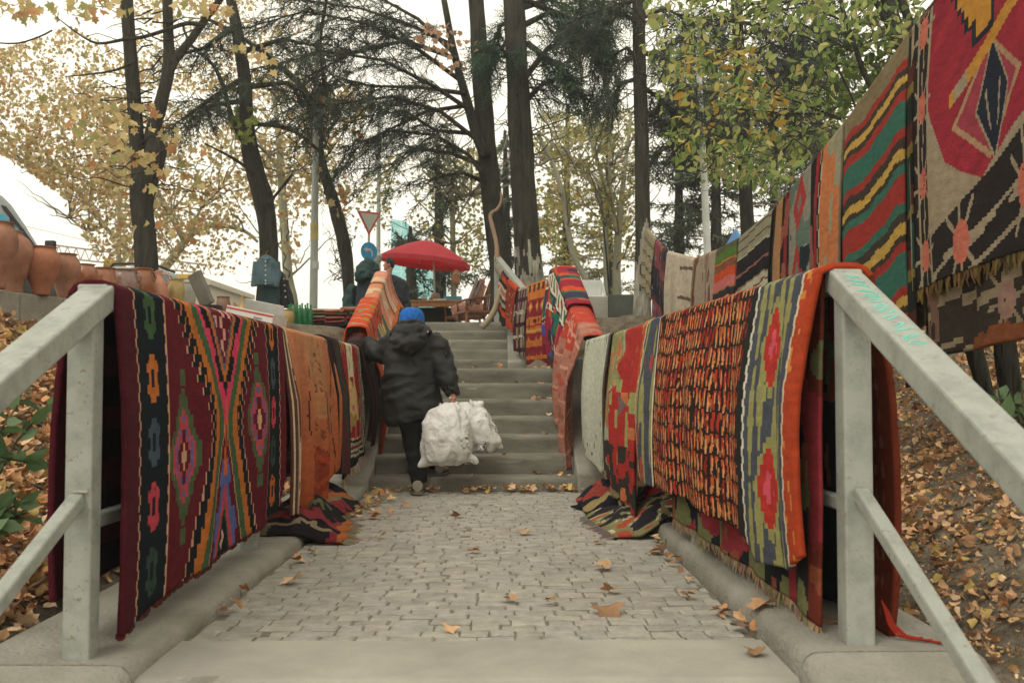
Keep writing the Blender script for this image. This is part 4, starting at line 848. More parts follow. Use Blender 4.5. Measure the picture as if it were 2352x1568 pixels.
pos = region([(90, 200), (230, 230), (400, 240), (440, 420), (330, 400), (210, 330), (100, 290)], (11, 14), 120, .8, .12, 5)+region([(430, 90), (640, 100), (640, 180), (520, 130)], (11, 13), 14, 2, -.9, 6)+region([(0, 0), (560, 0), (500, 60), (0, 40)], (11, 14), 110, .8, .0, 8)+region([(150, 330), (470, 330), (470, 560), (280, 520)], (11, 14), 60, .8, -.1, 9)
scatter_leaves('crown', pos, .115, m_leaf, YEL, t, 'maple', 3)
# --- curved dark tree with the jackets
Z = 15.0; mb = MB()
trunk_mb(mb, add_base([(612, 690, 46), (618, 600, 43), (614, 520, 43), (604, 455, 47), (588, 400, 44), (573, 340, 38), (566, 270, 33), (562, 180, 30), (546, 80, 27), (530, 0, 24), (520, -80, 22)], Z), Z, seed=11)
trunk_mb(mb, [(570, 340, 14), (545, 300, 13), (525, 245, 12), (515, 205, 11), (490, 150, 9), (440, 105, 7), (420, 60, 5)], Z, seed=12, n=8)
trunk_mb(mb, [(615, 470, 8), (640, 440, 7), (672, 400, 6)], Z-.3, seed=13, n=6); trunk_mb(mb, [(585, 400, 9), (545, 370, 8), (500, 345, 5), (470, 330, 3)], Z-.4, seed=14, n=6)
trunk_mb(mb, [(575, 285, 11), (640, 290, 10), (690, 310, 9), (735, 350, 8)], Z+.3, seed=15, n=7)
pos = []; dirs = []; rg = rnd(31)
for a, b, c_ in (((560, 180), (480, 230), (410, 280)), ((566, 200), (660, 190), (760, 250)), ((555, 120), (650, 90), (740, 110)), ((540, 60), (470, 110), (400, 130)), ((575, 230), (500, 240), (450, 260))):
    conifer_limb(mb, [P(a[0], a[1], Z), P(b[0], b[1], Z+rg.uniform(-1, 1)), P(c_[0], c_[1], Z+rg.uniform(-1.5, 1.5))], .05, rg, pos, dirs, (.35, .8), dens=1.2)
t, tr = tree('dark leaning tree with denim jackets hung on its trunk', 'tree', mb, Z, (612, 690), m_bark)
scatter_leaves('crown', pos, .34, m_need, DKG, t, 'spray', 4, dirs)
gp = region([(540, 240), (590, 250), (585, 330), (545, 340), (520, 290)], (13.8, 16), 60, .6, -.1, 12); scatter_leaves('ivy', gp, .11, m_leaf, [S('#8c9450'), S('#76824a')], t, 'maple', 5)
# --- thin leaning tree right of the lamp post
Z = 17.0; mb = MB()
trunk_mb(mb, add_base([(802, 690, 26), (797, 610, 29), (790, 560, 31), (776, 500, 30), (762, 450, 27), (745, 400, 24), (730, 350, 22), (722, 290, 20), (700, 210, 16), (640, 150, 13), (560, 90, 10), (470, 40, 8)], Z), Z, seed=21)
trunk_mb(mb, [(745, 400, 12), (735, 300, 12), (745, 210, 10), (735, 100, 9), (750, 0, 8)], Z, seed=22, n=7)
rg = rnd(41)
for k in range(50): twigline(mb, P(740+rg.uniform(-10, 10), rg.uniform(120, 420), Z), P(740+rg.uniform(-190, 120), rg.uniform(60, 430), Z+rg.uniform(-2, 2)), .016, .003, rg, n=6, wobv=.14, sag=-.08)
for k in range(26): twigline(mb, P(800, rg.uniform(560, 640), Z), P(800+rg.uniform(-60, 28), rg.uniform(470, 680), Z+rg.uniform(0, 2)), .01, .003, rg, n=6, wobv=.2, sag=-.08)
t, tr = tree('slender tree with bent trunk leaning left beside the metal lamp post', 'tree', mb, Z, (802, 690), m_bark)
pos = region([(690, 150), (860, 200), (800, 440), (790, 500), (700, 420)], (16, 19), 200, .8, .1, 14); scatter_leaves('crown', pos, .13, m_leaf, YEL, t, 'maple', 6)
# --- two-stemmed cedar with sweeping limbs
Z = 15.5; mb = MB()
trunk_mb(mb, add_base([(1152, 640, 50), (1143, 560, 49), (1133, 480, 47), (1124, 400, 45), (1118, 330, 44), (1112, 260, 43), (1104, 170, 41), (1100, 90, 38), (1094, 0, 36), (1090, -90, 34)], Z), Z, seed=31, n=18)
trunk_mb(mb, [(1116, 360, 26), (1095, 310, 24), (1078, 250, 22), (1064, 200, 20), (1050, 150, 18), (1035, 80, 16), (1020, 0, 14)], Z-.2, seed=32, n=10)
pos = []; dirs = []; rg = rnd(51)
limbs = [[(1105, 400), (1075, 350), (1000, 315), (900, 300), (790, 335)], [(1100, 330), (1010, 260), (900, 215), (780, 235), (690, 280)], [(1080, 260), (1000, 200), (880, 140), (740, 110), (620, 150)],
         [(1060, 190), (960, 120), (840, 60), (700, 30), (560, 60)], [(1045, 120), (960, 40), (860, -10), (740, -40)], [(1075, 240), (980, 260), (890, 300), (820, 340)], [(1110, 420), (1060, 400), (1010, 400), (970, 420)],
         [(1100, 380), (1030, 345), (950, 350), (890, 380)], [(1070, 220), (960, 200), (850, 200), (760, 170)], [(1090, 300), (1000, 300), (930, 260), (830, 270)], [(1110, 150), (1160, 100), (1180, 40)], [(1050, 130), (930, 90), (800, 120), (690, 190)], [(1040, 100), (940, 60), (830, 20), (640, -10)]]
for q in limbs:
    zz = Z+rg.uniform(-.4, .4); dz = rg.uniform(-1.6, 1.3); conifer_limb(mb, [P(x, y+rg.uniform(-8, 8), zz+dz*k/4) for k, (x, y) in enumerate(q)], .038, rg, pos, dirs, (.5, 1.5), droop=.14, dens=1.4)
t, tr = tree('tall cedar whose long dark limbs sweep left over the red parasol', 'tree', mb, Z, (1150, 640), m_bark)
scatter_leaves('crown', pos, .29, m_need, DKG, t, 'spray', 7, dirs)
pp = region([(960, 60), (1100, 60), (1115, 170), (1060, 190), (960, 130)], (14, 16), 70, .6, .05, 16); scatter_leaves('dry_leaves', pp, .10, m_leaf, [S('#b59072'), S('#b8967a'), S('#a07c60')], t, 'maple', 8)
# --- massive fluted trunk
Z = 14.5; mb = MB()
trunk_mb(mb, add_base([(1208, 650, 56), (1204, 560, 52), (1198, 450, 48), (1192, 340, 46), (1186, 220, 44), (1180, 100, 42), (1176, 0, 41), (1172, -100, 40)], Z), Z, seed=41, n=40, wobb=.16, dense=12)
trunk_mb(mb, add_base([(1228, 650, 40), (1221, 560, 36), (1214, 450, 34), (1208, 340, 32), (1200, 220, 32), (1194, 100, 30), (1190, 0, 28), (1186, -100, 28)], Z), Z-.05, seed=42, n=32, wobb=.16, dense=12)
pos = []; dirs = []; rg = rnd(61)
for q in ([(1200, 60), (1260, 30), (1340, 50), (1400, 110)], [(1205, 180), (1260, 110), (1330, 90), (1390, 60)], [(1210, 100), (1280, 150), (1330, 210)], [(1195, 20), (1290, -10), (1420, 20)], [(1200, 240), (1250, 190), (1300, 180)], [(1190, 40), (1150, 60), (1120, 130)], [(1205, 0), (1300, 40), (1380, 150), (1390, 210)], [(1190, 190), (1160, 120), (1140, 100)]):
    zz = Z; dz = rg.uniform(-1.2, 1.2); conifer_limb(mb, [P(x, y, zz+dz*k/4) for k, (x, y) in enumerate(q)], .05, rg, pos, dirs, (.3, .75), droop=.35, dens=2.2)
rg = rnd(62)
for k in range(26): twigline(mb, P(1200, rg.uniform(150, 380), Z), P(1200+rg.uniform(-90, 190), rg.uniform(150, 420), Z+rg.uniform(-1, 1)), .014, .003, rg, n=6, wobv=.08)
whitewash(mb, P(1200, 600, Z).z, 3)
t, tr = tree('massive fluted dark trunk with peeling white foot at the top of stairs', 'tree', mb, Z, (1210, 650), m_bark, smooth=True)
scatter_leaves('crown', pos, .34, m_need, [S(c) for c in ('#2f4838', '#38503e', '#283c32', '#42563c')], t, 'spray', 9, dirs)
# --- whitewashed tree on the right
Z = 13.7; mb = MB()
trunk_mb(mb, add_base([(1476, 724, 42), (1477, 640, 39), (1478, 560, 37), (1476, 440, 34), (1474, 300, 33), (1470, 160, 31), (1468, 0, 29), (1466, -90, 28)], Z), Z, seed=51, n=32, dense=12)
pos = []; dirs = []; rg = rnd(71)
for q in ([(1472, 60), (1430, 30), (1380, 60)], [(1470, 140), (1440, 110), (1400, 130)], [(1474, 40), (1530, 20), (1600, 60)], [(1474, 120), (1540, 140), (1590, 220)], [(1472, 180), (1430, 190), (1405, 230)], [(1476, 200), (1520, 230), (1560, 300)], [(1470, 0), (1420, 10), (1330, 40)]):
    dz = rg.uniform(-1.2, 1.2); conifer_limb(mb, [P(x, y, Z+dz*k/4) for k, (x, y) in enumerate(q)], .04, rg, pos, dirs, (.3, .7), droop=.35, dens=2.0)
whitewash(mb, P(1476, 600, Z).z, 8)
t, tr = tree('dark straight trunk painted white below, standing beside the low concrete wall', 'tree', mb, Z, (1476, 724), m_bark)
scatter_leaves('crown', pos, .32, m_need, DKG, t, 'spray', 10, dirs)
# --- dark trunk behind the high line
Z = 17.0; mb = MB(); trunk_mb(mb, add_base([(1722, 640, 34), (1716, 520, 32), (1710, 400, 31), (1704, 270, 30), (1696, 120, 28), (1688, -40, 26)], Z), Z, seed=61)
pos = []; dirs = []; rg = rnd(81)
for k in range(16):
    y0 = rg.uniform(-20, 330); sx = rg.choice((-1, 1)); L = rg.uniform(90, 230); dz = rg.uniform(-2, 2)
    conifer_limb(mb, [P(1702, y0, Z), P(1702+sx*L*.5, y0-10+rg.uniform(-20, 30), Z+dz*.5), P(1702+sx*L, y0+rg.uniform(0, 70), Z+dz)], .04, rg, pos, dirs, (.4, .9), droop=.3, dens=1.3)
t, tr = tree('dark tree behind the sagging line of rugs and the blue tarpaulin', 'tree', mb, Z, (1722, 640), m_bark)
scatter_leaves('crown', pos, .38, m_need, DKG, t, 'spray', 11, dirs)
# --- plane trees in the distance
def plane(label, Z, parts, regs, seed, lsize=.092, name='plane_tree', pal=YEL, nt_=40, grp='pale plane trees in the distance', base=None):
    mb = MB(); rg = rnd(seed)
    for k, p in enumerate(parts): trunk_mb(mb, add_base(p, Z) if k == 0 else p, Z, seed=seed+k, n=9, wobb=.05, col=PB)
    for k in range(nt_):
        p = rg.choice(parts); a = rg.choice(p[1:]); twigline(mb, P(a[0], a[1], Z), P(a[0]+rg.uniform(-170, 170), a[1]-rg.uniform(-30, 190), Z+rg.uniform(-3, 3)), .024, .005, rg, n=9, wobv=.045, sag=-.06, col=S('#7c7664'))
    t, tr = tree(label, 'tree', mb, Z, parts[0][0], m_pbark, name, grp)
    pos = []
    for k, (poly, zr, n, th) in enumerate(regs): pos += region(poly, zr, n, 1.6, th, seed+k)
    scatter_leaves('crown', pos, lsize, m_leaf, pal, t, 'maple', seed)
YT = [S(c) for c in ('#a89c5c', '#b8aa6c', '#8f9452', '#a48c54', '#7f8a4c')]
plane('pale plane tree branching low behind the jars, crown of thin ochre leaves', 25, [[(372, 640, 22), (400, 590, 20), (425, 555, 18), (455, 528, 13), (500, 518, 10), (560, 530, 9), (592, 556, 6)], [(425, 555, 16), (390, 490, 13), (350, 420, 12), (315, 350, 9), (280, 260, 7)], [(440, 540, 7), (460, 480, 6), (500, 440, 5), (540, 380, 4)]],
      [([(180, 180), (560, 260), (600, 420), (560, 520), (300, 560), (200, 420)], (22, 30), 4800, .25), ([(300, 420), (600, 400), (620, 620), (470, 640), (300, 600)], (22, 30), 900, .2), ([(300, 0), (720, 0), (720, 240), (300, 200)], (22, 32), 2400, .25)], 101)
plane('plane tree with one long pale limb arching from the far left', 23, [[(345, 640, 10), (300, 580, 10), (240, 520, 10), (195, 455, 9), (120, 400, 8), (50, 370, 7), (-40, 330, 7)], [(240, 520, 6), (200, 530, 5), (160, 500, 3)]],
      [([(-30, 130), (160, 60), (330, 150), (320, 420), (180, 480), (100, 420), (-30, 330)], (20, 28), 5000, .23), ([(-30, 330), (120, 420), (240, 620), (310, 600), (280, 430), (100, 300)], (20, 26), 1200, .15)], 111)
plane('pale straight plane trunk between the jackets and metal lamp post', 21, [[(672, 700, 27), (662, 640, 23), (656, 560, 21), (650, 480, 20), (646, 400, 19), (640, 320, 14), (630, 220, 10), (620, 100, 8)], [(650, 430, 8), (700, 360, 7), (720, 300, 6), (790, 220, 4)], [(650, 400, 7), (610, 350, 6), (580, 300, 4)]],
      [([(560, 200), (800, 200), (800, 420), (700, 520), (680, 620), (640, 560), (570, 420)], (19, 26), 1900, .2)], 121)
plane('pale many-stemmed plane tree rising behind the low concrete wall', 22, [[(1418, 690, 22), (1416, 620, 20), (1420, 540, 18), (1426, 470, 14), (1436, 380, 10), (1450, 260, 7)], [(1420, 540, 14), (1400, 460, 12), (1375, 380, 10), (1350, 290, 8), (1335, 180, 6)], [(1395, 690, 14), (1392, 600, 14), (1390, 520, 12), (1370, 440, 9), (1330, 380, 7), (1280, 340, 5)], [(1410, 500, 9), (1400, 380, 8), (1405, 250, 6), (1420, 140, 5)], [(1385, 470, 8), (1345, 400, 7), (1310, 370, 5)]],
      [([(1240, 260), (1480, 260), (1480, 640), (1260, 600)], (21, 28), 1900, .2)], 131, nt_=60, pal=YT)
plane('leaning pale plane trunk right of the massive dark trunk', 20, [[(1350, 660, 15), (1318, 590, 14), (1304, 520, 13), (1290, 440, 12), (1268, 370, 9), (1235, 310, 6)], [(1290, 440, 5), (1270, 400, 4), (1240, 380, 3)]], [([(1220, 300), (1330, 360), (1330, 600), (1230, 560)], (20, 25), 500, .2)], 141, nt_=16, pal=YT)
plane('pale slanting plane trunk half hidden behind the ikat rug', 19, [[(1800, 640, 12), (1790, 470, 12), (1765, 400, 11), (1745, 330, 9), (1730, 250, 7)], [(1760, 390, 5), (1800, 340, 4), (1850, 300, 3)]], [([(1600, 200), (1950, 180), (1900, 420), (1620, 420)], (18, 24), 1700, .12)], 151, nt_=16, pal=YT)
plane('ochre tree behind the red parasol with straight mossy trunk', 24, [[(1042, 660, 13), (1040, 560, 13), (1038, 470, 12), (1030, 380, 9), (1025, 280, 6)], [(1040, 520, 6), (1080, 450, 4)]], [([(880, 360), (1110, 340), (1110, 640), (1060, 600), (960, 540)], (22, 28), 1300, .2), ([(780, 420), (900, 380), (900, 520), (800, 560)], (22, 28), 300, .1)], 161, pal=YT)
# --- dark firs far behind, layered
def fir(label, Z, px, ytop, ybot, w, seed, ochre=.3, base_y=None, dens=1):
    mb = MB(); rg = rnd(seed); a = P(px, ybot, Z); b = P(px+rg.uniform(-6, 6), ytop, Z); g = hg(a.x, a.y)
    mb.tube([(a.x, a.y, g-.1), a, b], [.17, .15, .04], 8, BK); pos = []; dirs = []
    H = b.z-a.z; n = int(H/.5)
    for k in range(n):
        z = a.z+H*(k+.5)/n; R_ = w/pxs(Z)*(1.15-.8*k/n)
        for q in range(int(7*dens)):
            an = rg.uniform(0, 6.28); L = R_*rg.uniform(.6, 1.1); p0 = Vector((a.x, a.y, z)); e = p0+Vector((math.cos(an)*L, math.sin(an)*L, rg.uniform(-.3, .25)))
            tp = twigline(mb, p0, e, .02, .004, rg, n=5, wobv=.06, sag=.06, seg=3)
            for s in range(1, 6):
                for _ in range(3): q_ = tp[s-1].lerp(tp[s], rg.random())+Vector((rg.uniform(-.22, .22), rg.uniform(-.22, .22), rg.uniform(-.1, .05))); pos.append(q_); dirs.append((e-p0).normalized()+Vector((rg.uniform(-.9, .9), rg.uniform(-.9, .9), -.25)))
    t = empty('fir_tree', label, 'tree', (a.x, a.y, g), 'dark conifers far behind the slope'); mb.build('trunk', m_bark, t, True)
    pal = [S('#8f8a50'), S('#a09456'), S('#5c6444'), S('#77784c')] if ochre else DKG2
    scatter_leaves('crown', pos, .42, m_need, pal, t, 'fir', seed, dirs)
for i, (lab, Z, px, yt, yb, w_, oc) in enumerate([('dark fir just left of the cedar above the red parasol', 24, 1010, 330, 640, 95, 0), ('dark fir between the cedar and the massive fluted trunk', 26, 1165, 300, 660, 60, 0), ('ochre tinged conifer directly right of the massive fluted trunk', 28, 1300, 240, 660, 90, 1),
        ('ochre tinged conifer behind the many-stemmed plane tree', 30, 1400, 250, 680, 90, 1), ('dark fir right of the whitewashed trunk', 25, 1560, 200, 640, 95, 0), ('dark fir directly behind the white steel pole', 24, 1645, 120, 620, 95, 0), ('dark fir above the olive and black striped rug', 27, 1780, 150, 560, 100, 0), ('dark fir showing through leaves above the ikat rug', 23, 1880, 60, 500, 110, 0), ('small dark fir behind the parasol pole', 23, 945, 520, 720, 55, 0)]):
    fir(lab, Z, px, yt, yb, w_, 200+i, oc, dens=.5 if oc or px < 1200 else .72)
# --- leafy green tree at the right, reaching over the rugs
Z = 8.5; mb = MB()
b0 = P(2190, 420, Z)
trunk_mb(mb, [(2300, 880, 46), (2260, 700, 44), (2200, 480, 40), (2140, 300, 36), (2085, 150, 32), (2050, 40, 30), (2020, -60, 28)], Z, seed=81)
trunk_mb(mb, [(2150, 330, 26), (2110, 160, 22), (2090, 60, 20), (2060, -30, 18)], Z+.1, seed=82)
for q in ([(2060, 240, 14), (1995, 190, 13), (1965, 110, 12), (1935, 20, 10), (1925, -40, 9)], [(2030, 300, 8), (1980, 285, 7), (1955, 220, 6), (1900, 120, 5), (1830, 80, 4), (1760, 110, 2)], [(2000, 320, 7), (1950, 280, 6), (1870, 250, 5), (1790, 220, 4), (1700, 205, 2)], [(1990, 300, 6), (1900, 265, 5), (1800, 260, 4), (1700, 250, 2)], [(1960, 60, 6), (1860, 20, 5), (1760, 30, 4), (1640, 60, 2)], [(1960, 120, 5), (1850, 60, 4), (1740, -10, 3)], [(2075, 120, 16), (2030, 40, 14), (1990, -40, 12)], [(1900, 262, 4), (1850, 300, 3), (1780, 350, 2), (1720, 400, 1.5)], [(1800, 220, 3), (1700, 150, 3), (1600, 130, 2), (1520, 150, 1.5)]):
    trunk_mb(mb, q, Z, seed=83, n=7, wobb=.03)
rg = rnd(91)
for k in range(170):
    x = rg.uniform(1500, 2080); y = rg.uniform(-10, 420-.25*abs(x-1800)); twigline(mb, P(x, y, Z+rg.uniform(-1.5, 1.5)), P(x-rg.uniform(30, 130), y+rg.uniform(-50, 60), Z+rg.uniform(-1.5, 1.5)), .006, .002, rg, n=5, wobv=.12)
t, tr = tree('leafy green tree leaning over the rugs at the upper right', 'tree', mb, Z, (2300, 880), m_bark)
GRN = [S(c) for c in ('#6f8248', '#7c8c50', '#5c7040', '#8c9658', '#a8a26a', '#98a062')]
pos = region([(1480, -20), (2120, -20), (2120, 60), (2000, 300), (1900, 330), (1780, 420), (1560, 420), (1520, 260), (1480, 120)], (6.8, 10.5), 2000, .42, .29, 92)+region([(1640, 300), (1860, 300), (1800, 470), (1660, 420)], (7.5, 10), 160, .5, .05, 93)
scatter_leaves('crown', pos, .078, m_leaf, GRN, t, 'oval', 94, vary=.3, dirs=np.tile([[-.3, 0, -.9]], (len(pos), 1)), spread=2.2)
pos = region([(1560, 80), (1850, 150), (1800, 330), (1560, 330)], (7, 10), 190, .6, .15, 95); scatter_leaves('yellow_leaves', pos, .085, m_leaf, [S('#b09a4c'), S('#a8863c'), S('#b8a860')], t, 'oval', 96)
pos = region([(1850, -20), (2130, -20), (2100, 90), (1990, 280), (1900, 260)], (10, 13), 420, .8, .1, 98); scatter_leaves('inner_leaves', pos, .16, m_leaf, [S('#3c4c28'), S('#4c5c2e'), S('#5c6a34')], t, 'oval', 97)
# --- dark stumps under the large red rug
def stump(label, pts, Z, seed, name='tree_stump'):
    mb = MB(); trunk_mb(mb, pts, Z, seed=seed, n=14, wobb=.2, col=S('#33322c')); b = P(pts[0][0], pts[0][1], Z)
    t = empty('tree', label, 'tree', b, 'dark trunks under the big rug'); mb.build('trunk', m_bark, t, True)
stump('dark leaning trunk under the left corner of the large red rug', [(2285, 1030, 40), (2262, 900, 38), (2235, 800, 40), (2205, 690, 36), (2190, 560, 30), (2188, 300, 24)], 5.6, 5, 'tree_trunk')
stump('thick dark trunk at the right frame edge behind the railing', [(2380, 1330, 60), (2352, 1100, 52), (2325, 920, 50), (2305, 790, 46), (2300, 600, 40), (2310, 300, 34)], 5.0, 6, 'tree_trunk')
# ================================================================ LEAF LITTER, PLANTS
m_dry = attr_mat('fallen_leaf', rough=.8, vary=.3, bump=.3, bscale=30, vscale=20, transl=.12)
DRY = [S(c) for c in ('#c0946c', '#b48258', '#caa27c', '#957355', '#c09c72', '#b88a64', '#d0b290', '#856650', '#b0985c')]
def zg(x, y): return hg(x, y)+(mnoise.noise(Vector((x*1.1, y*1.1, 0)))*.05+mnoise.noise(Vector((x*4, y*4, 3)))*.018 if (x < -1.75 or x > 1.5) else 0)
def litter(name, N, xr, yr, thr, seed, size, acc=None, kind='curl'):
    rg = rnd(seed); pos = []; t = 0
    while len(pos) < N and t < N*20:
        t += 1; x = rg.uniform(*xr); y = yr[0]+(yr[1]-yr[0])*rg.random()**1.5
        n = mnoise.noise(Vector((x*1.3, y*1.3, seed)))+.5*mnoise.noise(Vector((x*4, y*4, seed)))
        if n < thr+rg.uniform(-.3, .3)+(.4 if x > 0 and y < 3.9+.5*math.sin(x*3) else 0): continue
        if acc and not acc(x, y): continue
        pos.append((x, y, zg(x, y)+rg.uniform(.004, .05)))
    o = scatter_leaves(name, pos, size, m_dry, DRY, None, kind, seed, flat=.5); o['kind'] = 'stuff'; return o
tag(litter('leaf_litter', 9000, (-6.0, -1.66), (2.2, 9.5), -.8, 7, .075, kind='maple'), 'lobed dry leaves mixed into the carpet on the left bank', 'fallen leaves')
tag(litter('leaf_litter', 17000, (-6.0, -1.66), (2.2, 9.5), -.8, 5, .085), 'thick carpet of dry brown leaves on the bank left of the path', 'fallen leaves')
tag(litter('leaf_litter', 2200, (1.5, 6.5), (2.2, 10), .05, 11, .06, kind='maple'), 'scattered lobed leaves on the soil of the right bank', 'fallen leaves')
tag(litter('leaf_litter', 12000, (1.5, 6.5), (2.2, 10), -.12, 9, .058), 'patchy dry brown leaves on bare soil right of the path', 'fallen leaves')
tag(litter('leaf_crumbs', 9000, (1.46, 5.5), (2.2, 8), -.6, 13, .022, kind='curl2'), 'crumbled bits of dead leaf strewn over the right bank soil', 'leaf crumbs')
# leaves swept into the edges of the path, and on the treads
rg = rnd(15); pos = []
def path_z(x, y):
    if y < 8.45: return .004 if -1.09 < x < .88 else (.055 if x < 0 else .09)
    if y < 10.52: return .105+.155*int((y-8.45)/.345)+.004
    if y < 12.5: return 1.04
    return 1.17+.135*min(4, int((y-12.5)/.34))+.004
for k in range(60): y = rg.uniform(6.6, 8.4); pos.append((-1.05+abs(rg.gauss(0, .12)), y, path_z(-1, y)+rg.uniform(.004, .03)))
for k in range(70): x = rg.uniform(-1.05, .85); pos.append((x, 8.43-abs(rg.gauss(0, .07)), .01+rg.uniform(0, .03)))
for k in range(34): y = rg.uniform(3.6, 8.3); pos.append((.87-abs(rg.gauss(0, .05)), y, .012+rg.uniform(0, .015)))
for k in range(14): y = rg.uniform(3.6, 6.5); pos.append((-1.07+abs(rg.gauss(0, .03)), y, .012))
for k in range(34): st = rg.randrange(0, 7); x = rg.choice((rg.uniform(.3, .58), rg.uniform(.3, .58), rg.uniform(-1.05, .3))); y = 8.45+.345*st+rg.uniform(.03, .3); pos.append((x, y, path_z(x, y)+.008))
o = scatter_leaves('swept_leaves', pos, .062, m_dry, DRY, None, 'maple', 16, flat=.75); tag(o, 'dry leaves swept against the kerbs and lying on the stair treads', 'fallen leaves', kind='stuff')
# single leaves on the cobbles and slab
sing = [(680, 1331, 'large brown leaf lying left on the cobbles'), (1030, 1440, 'pale flat leaf near the front slab, left of centre'), (1185, 1378, 'small brown leaf low in the middle of the cobbles'), (1275, 1380, 'thin curled leaf just right of the middle of cobbles'), (1380, 1397, 'wide tan leaf on the cobbles at lower right'),
        (1400, 1302, 'tan leaf on the cobbles right of centre'), (1418, 1357, 'small orange leaf above the wide tan one'), (1530, 1293, 'brown leaf beside the right kerb edge'), (1745, 1505, 'big ragged brown leaf on the front slab by the right kerb'), (1680, 1440, 'pale leaf where cobbles meet the slab at right'),
        (1762, 1385, 'golden leaf lying on top of the right kerb'), (1900, 1423, 'yellow green leaf at the foot of the right post'), (1060, 1185, 'leaf far up the cobbles near the middle'), (1210, 1225, 'tiny leaf in the middle of the cobbles'), (1100, 1265, 'small dark leaf in the upper cobbles'), (1375, 1247, 'curled leaf near the tasselled rug'),
        (850, 1185, 'orange leaf at the dark rug corner on left'), (880, 1230, 'small leaf on the upper left cobbles'), (1180, 1125, 'tan leaves fan lying before the first step')]
for i, (px, py, lab) in enumerate(sing):
    zt = .09 if i in (10, 11) else .006
    y = 4.0
    for _ in range(20):
        p = P(px, py, y); y += (p.z-zt)/max(.02, (CAM_H-zt))*y*.9
    p = P(px, py, y); o = scatter_leaves('fallen_leaf', [(0, 0, 0)], .11 if i in (0, 4, 8, 10) else .075, m_dry, [rnd(i).choice(DRY)], None, 'maple', 40+i, flat=.93); o.location = (p.x, p.y, zt+.008)
    tag(o, lab, 'fallen leaf', 'single leaves on the paving')
# broad-leaved shrub low at the left edge
GP_ = [S(c) for c in ('#4f6a44', '#5f7a50', '#3f5638', '#6f8a60', '#7f9a74')]
def shrub(label, stems, Z, n, size, seed, name='shrub'):
    rg = rnd(seed); mb = MB(); pos = []; dirs = []
    b0 = P(stems[0][0][0], stems[0][0][1], Z)
    for s in stems:
        pts = [P(x, y, Z+.1*k) for k, (x, y) in enumerate(s)]; mb.tube(pts, [.008, .006]+[.004]*(len(pts)-2), 5, S('#5a4e3c'))
        for k in range(n):
            i = rg.randrange(len(pts)-1); q = pts[i].lerp(pts[i+1], rg.random()); pos.append(q); dirs.append(((pts[i+1]-pts[i]).normalized()*.4+Vector((rg.uniform(-1, 1), rg.uniform(-.8, .8), rg.uniform(-.35, .7)))))
    t = empty(name, label, 'plant', b0, 'green undergrowth'); mb.build('stem', m_bark, t); scatter_leaves('leaves', pos, size, m_leaf, GP_, t, 'oval', seed, dirs)
shrub('broad leaved green shrub at the left edge behind the sloping rail', [[(-80, 1250), (-20, 1120), (40, 1010), (110, 930), (190, 830)], [(-90, 1150), (-20, 1020), (40, 930)], [(-100, 1300), (-30, 1200), (50, 1150)], [(-60, 1260), (0, 1190), (70, 1190)], [(-60, 1100), (0, 1050), (60, 1060)]], 3.6, 15, .105, 3)
shrub('small green sapling at the right edge below the dark trunk', [[(2330, 1010), (2300, 930), (2290, 880)], [(2370, 1030), (2340, 950), (2320, 900)], [(2380, 1000), (2350, 930), (2345, 880)]], 4.3, 7, .10, 4)
# grass tuft lower right corner
rg = rnd(6); mb = MB()
for k in range(420):
    x = rg.gauss(1.95, .28); y = rg.gauss(3.0, .22)
    if x < 1.5: continue
    z = zg(x, y); h = rg.uniform(.02, .07); a = rg.uniform(0, 6.28); e = Vector((math.cos(a), math.sin(a), 0))*.003; l = Vector((rg.uniform(-.04, .04), rg.uniform(-.04, .04), h)); p = Vector((x, y, z))
    mb.add([p-e, p+e, p+l], [(0, 1, 2)], rg.choice([S('#6a6a3c'), S('#7f7c4c'), S('#8f8a60'), S('#55602f')]))
tag(mb.build('grass', m_leaf), 'sparse short grass growing in the soil at the lower right', 'grass', kind='stuff')
# sticks, pebbles on the soil
rg = rnd(7); mb = MB()
for k in range(60):
    x = rg.uniform(1.55, 5); y = rg.uniform(2.4, 8); z = zg(x, y)+.012; a = rg.uniform(-.6, .6); L = rg.uniform(.08, .5); d = Vector((math.cos(a), math.sin(a), rg.uniform(-.05, .2)*.3))*L
    mb.tube([Vector((x, y, z)), Vector((x, y, z))+d*.5+Vector((0, .02, .01)), Vector((x, y, z))+d], [.006, .005, .003], 5, rg.choice([S('#4a4034'), S('#6a5c4a'), S('#8a7c68')]))
for k in range(240):
    x = rg.uniform(1.5, 5); y = rg.uniform(2.4, 8); mb.box((x, y, zg(x, y)+.005), (rg.uniform(.01, .035), rg.uniform(.01, .03), .015), Matrix.Rotation(rg.uniform(0, 3), 3, 'Z'), rg.choice([S('#9a9484'), S('#7c7464'), S('#b8b2a4')]), taper=.6)
tag(mb.build('ground_debris', attr_mat('twigs_and_pebbles', vary=.2)), 'scattered twigs and pebbles on the soil right of the path', 'debris', kind='stuff')
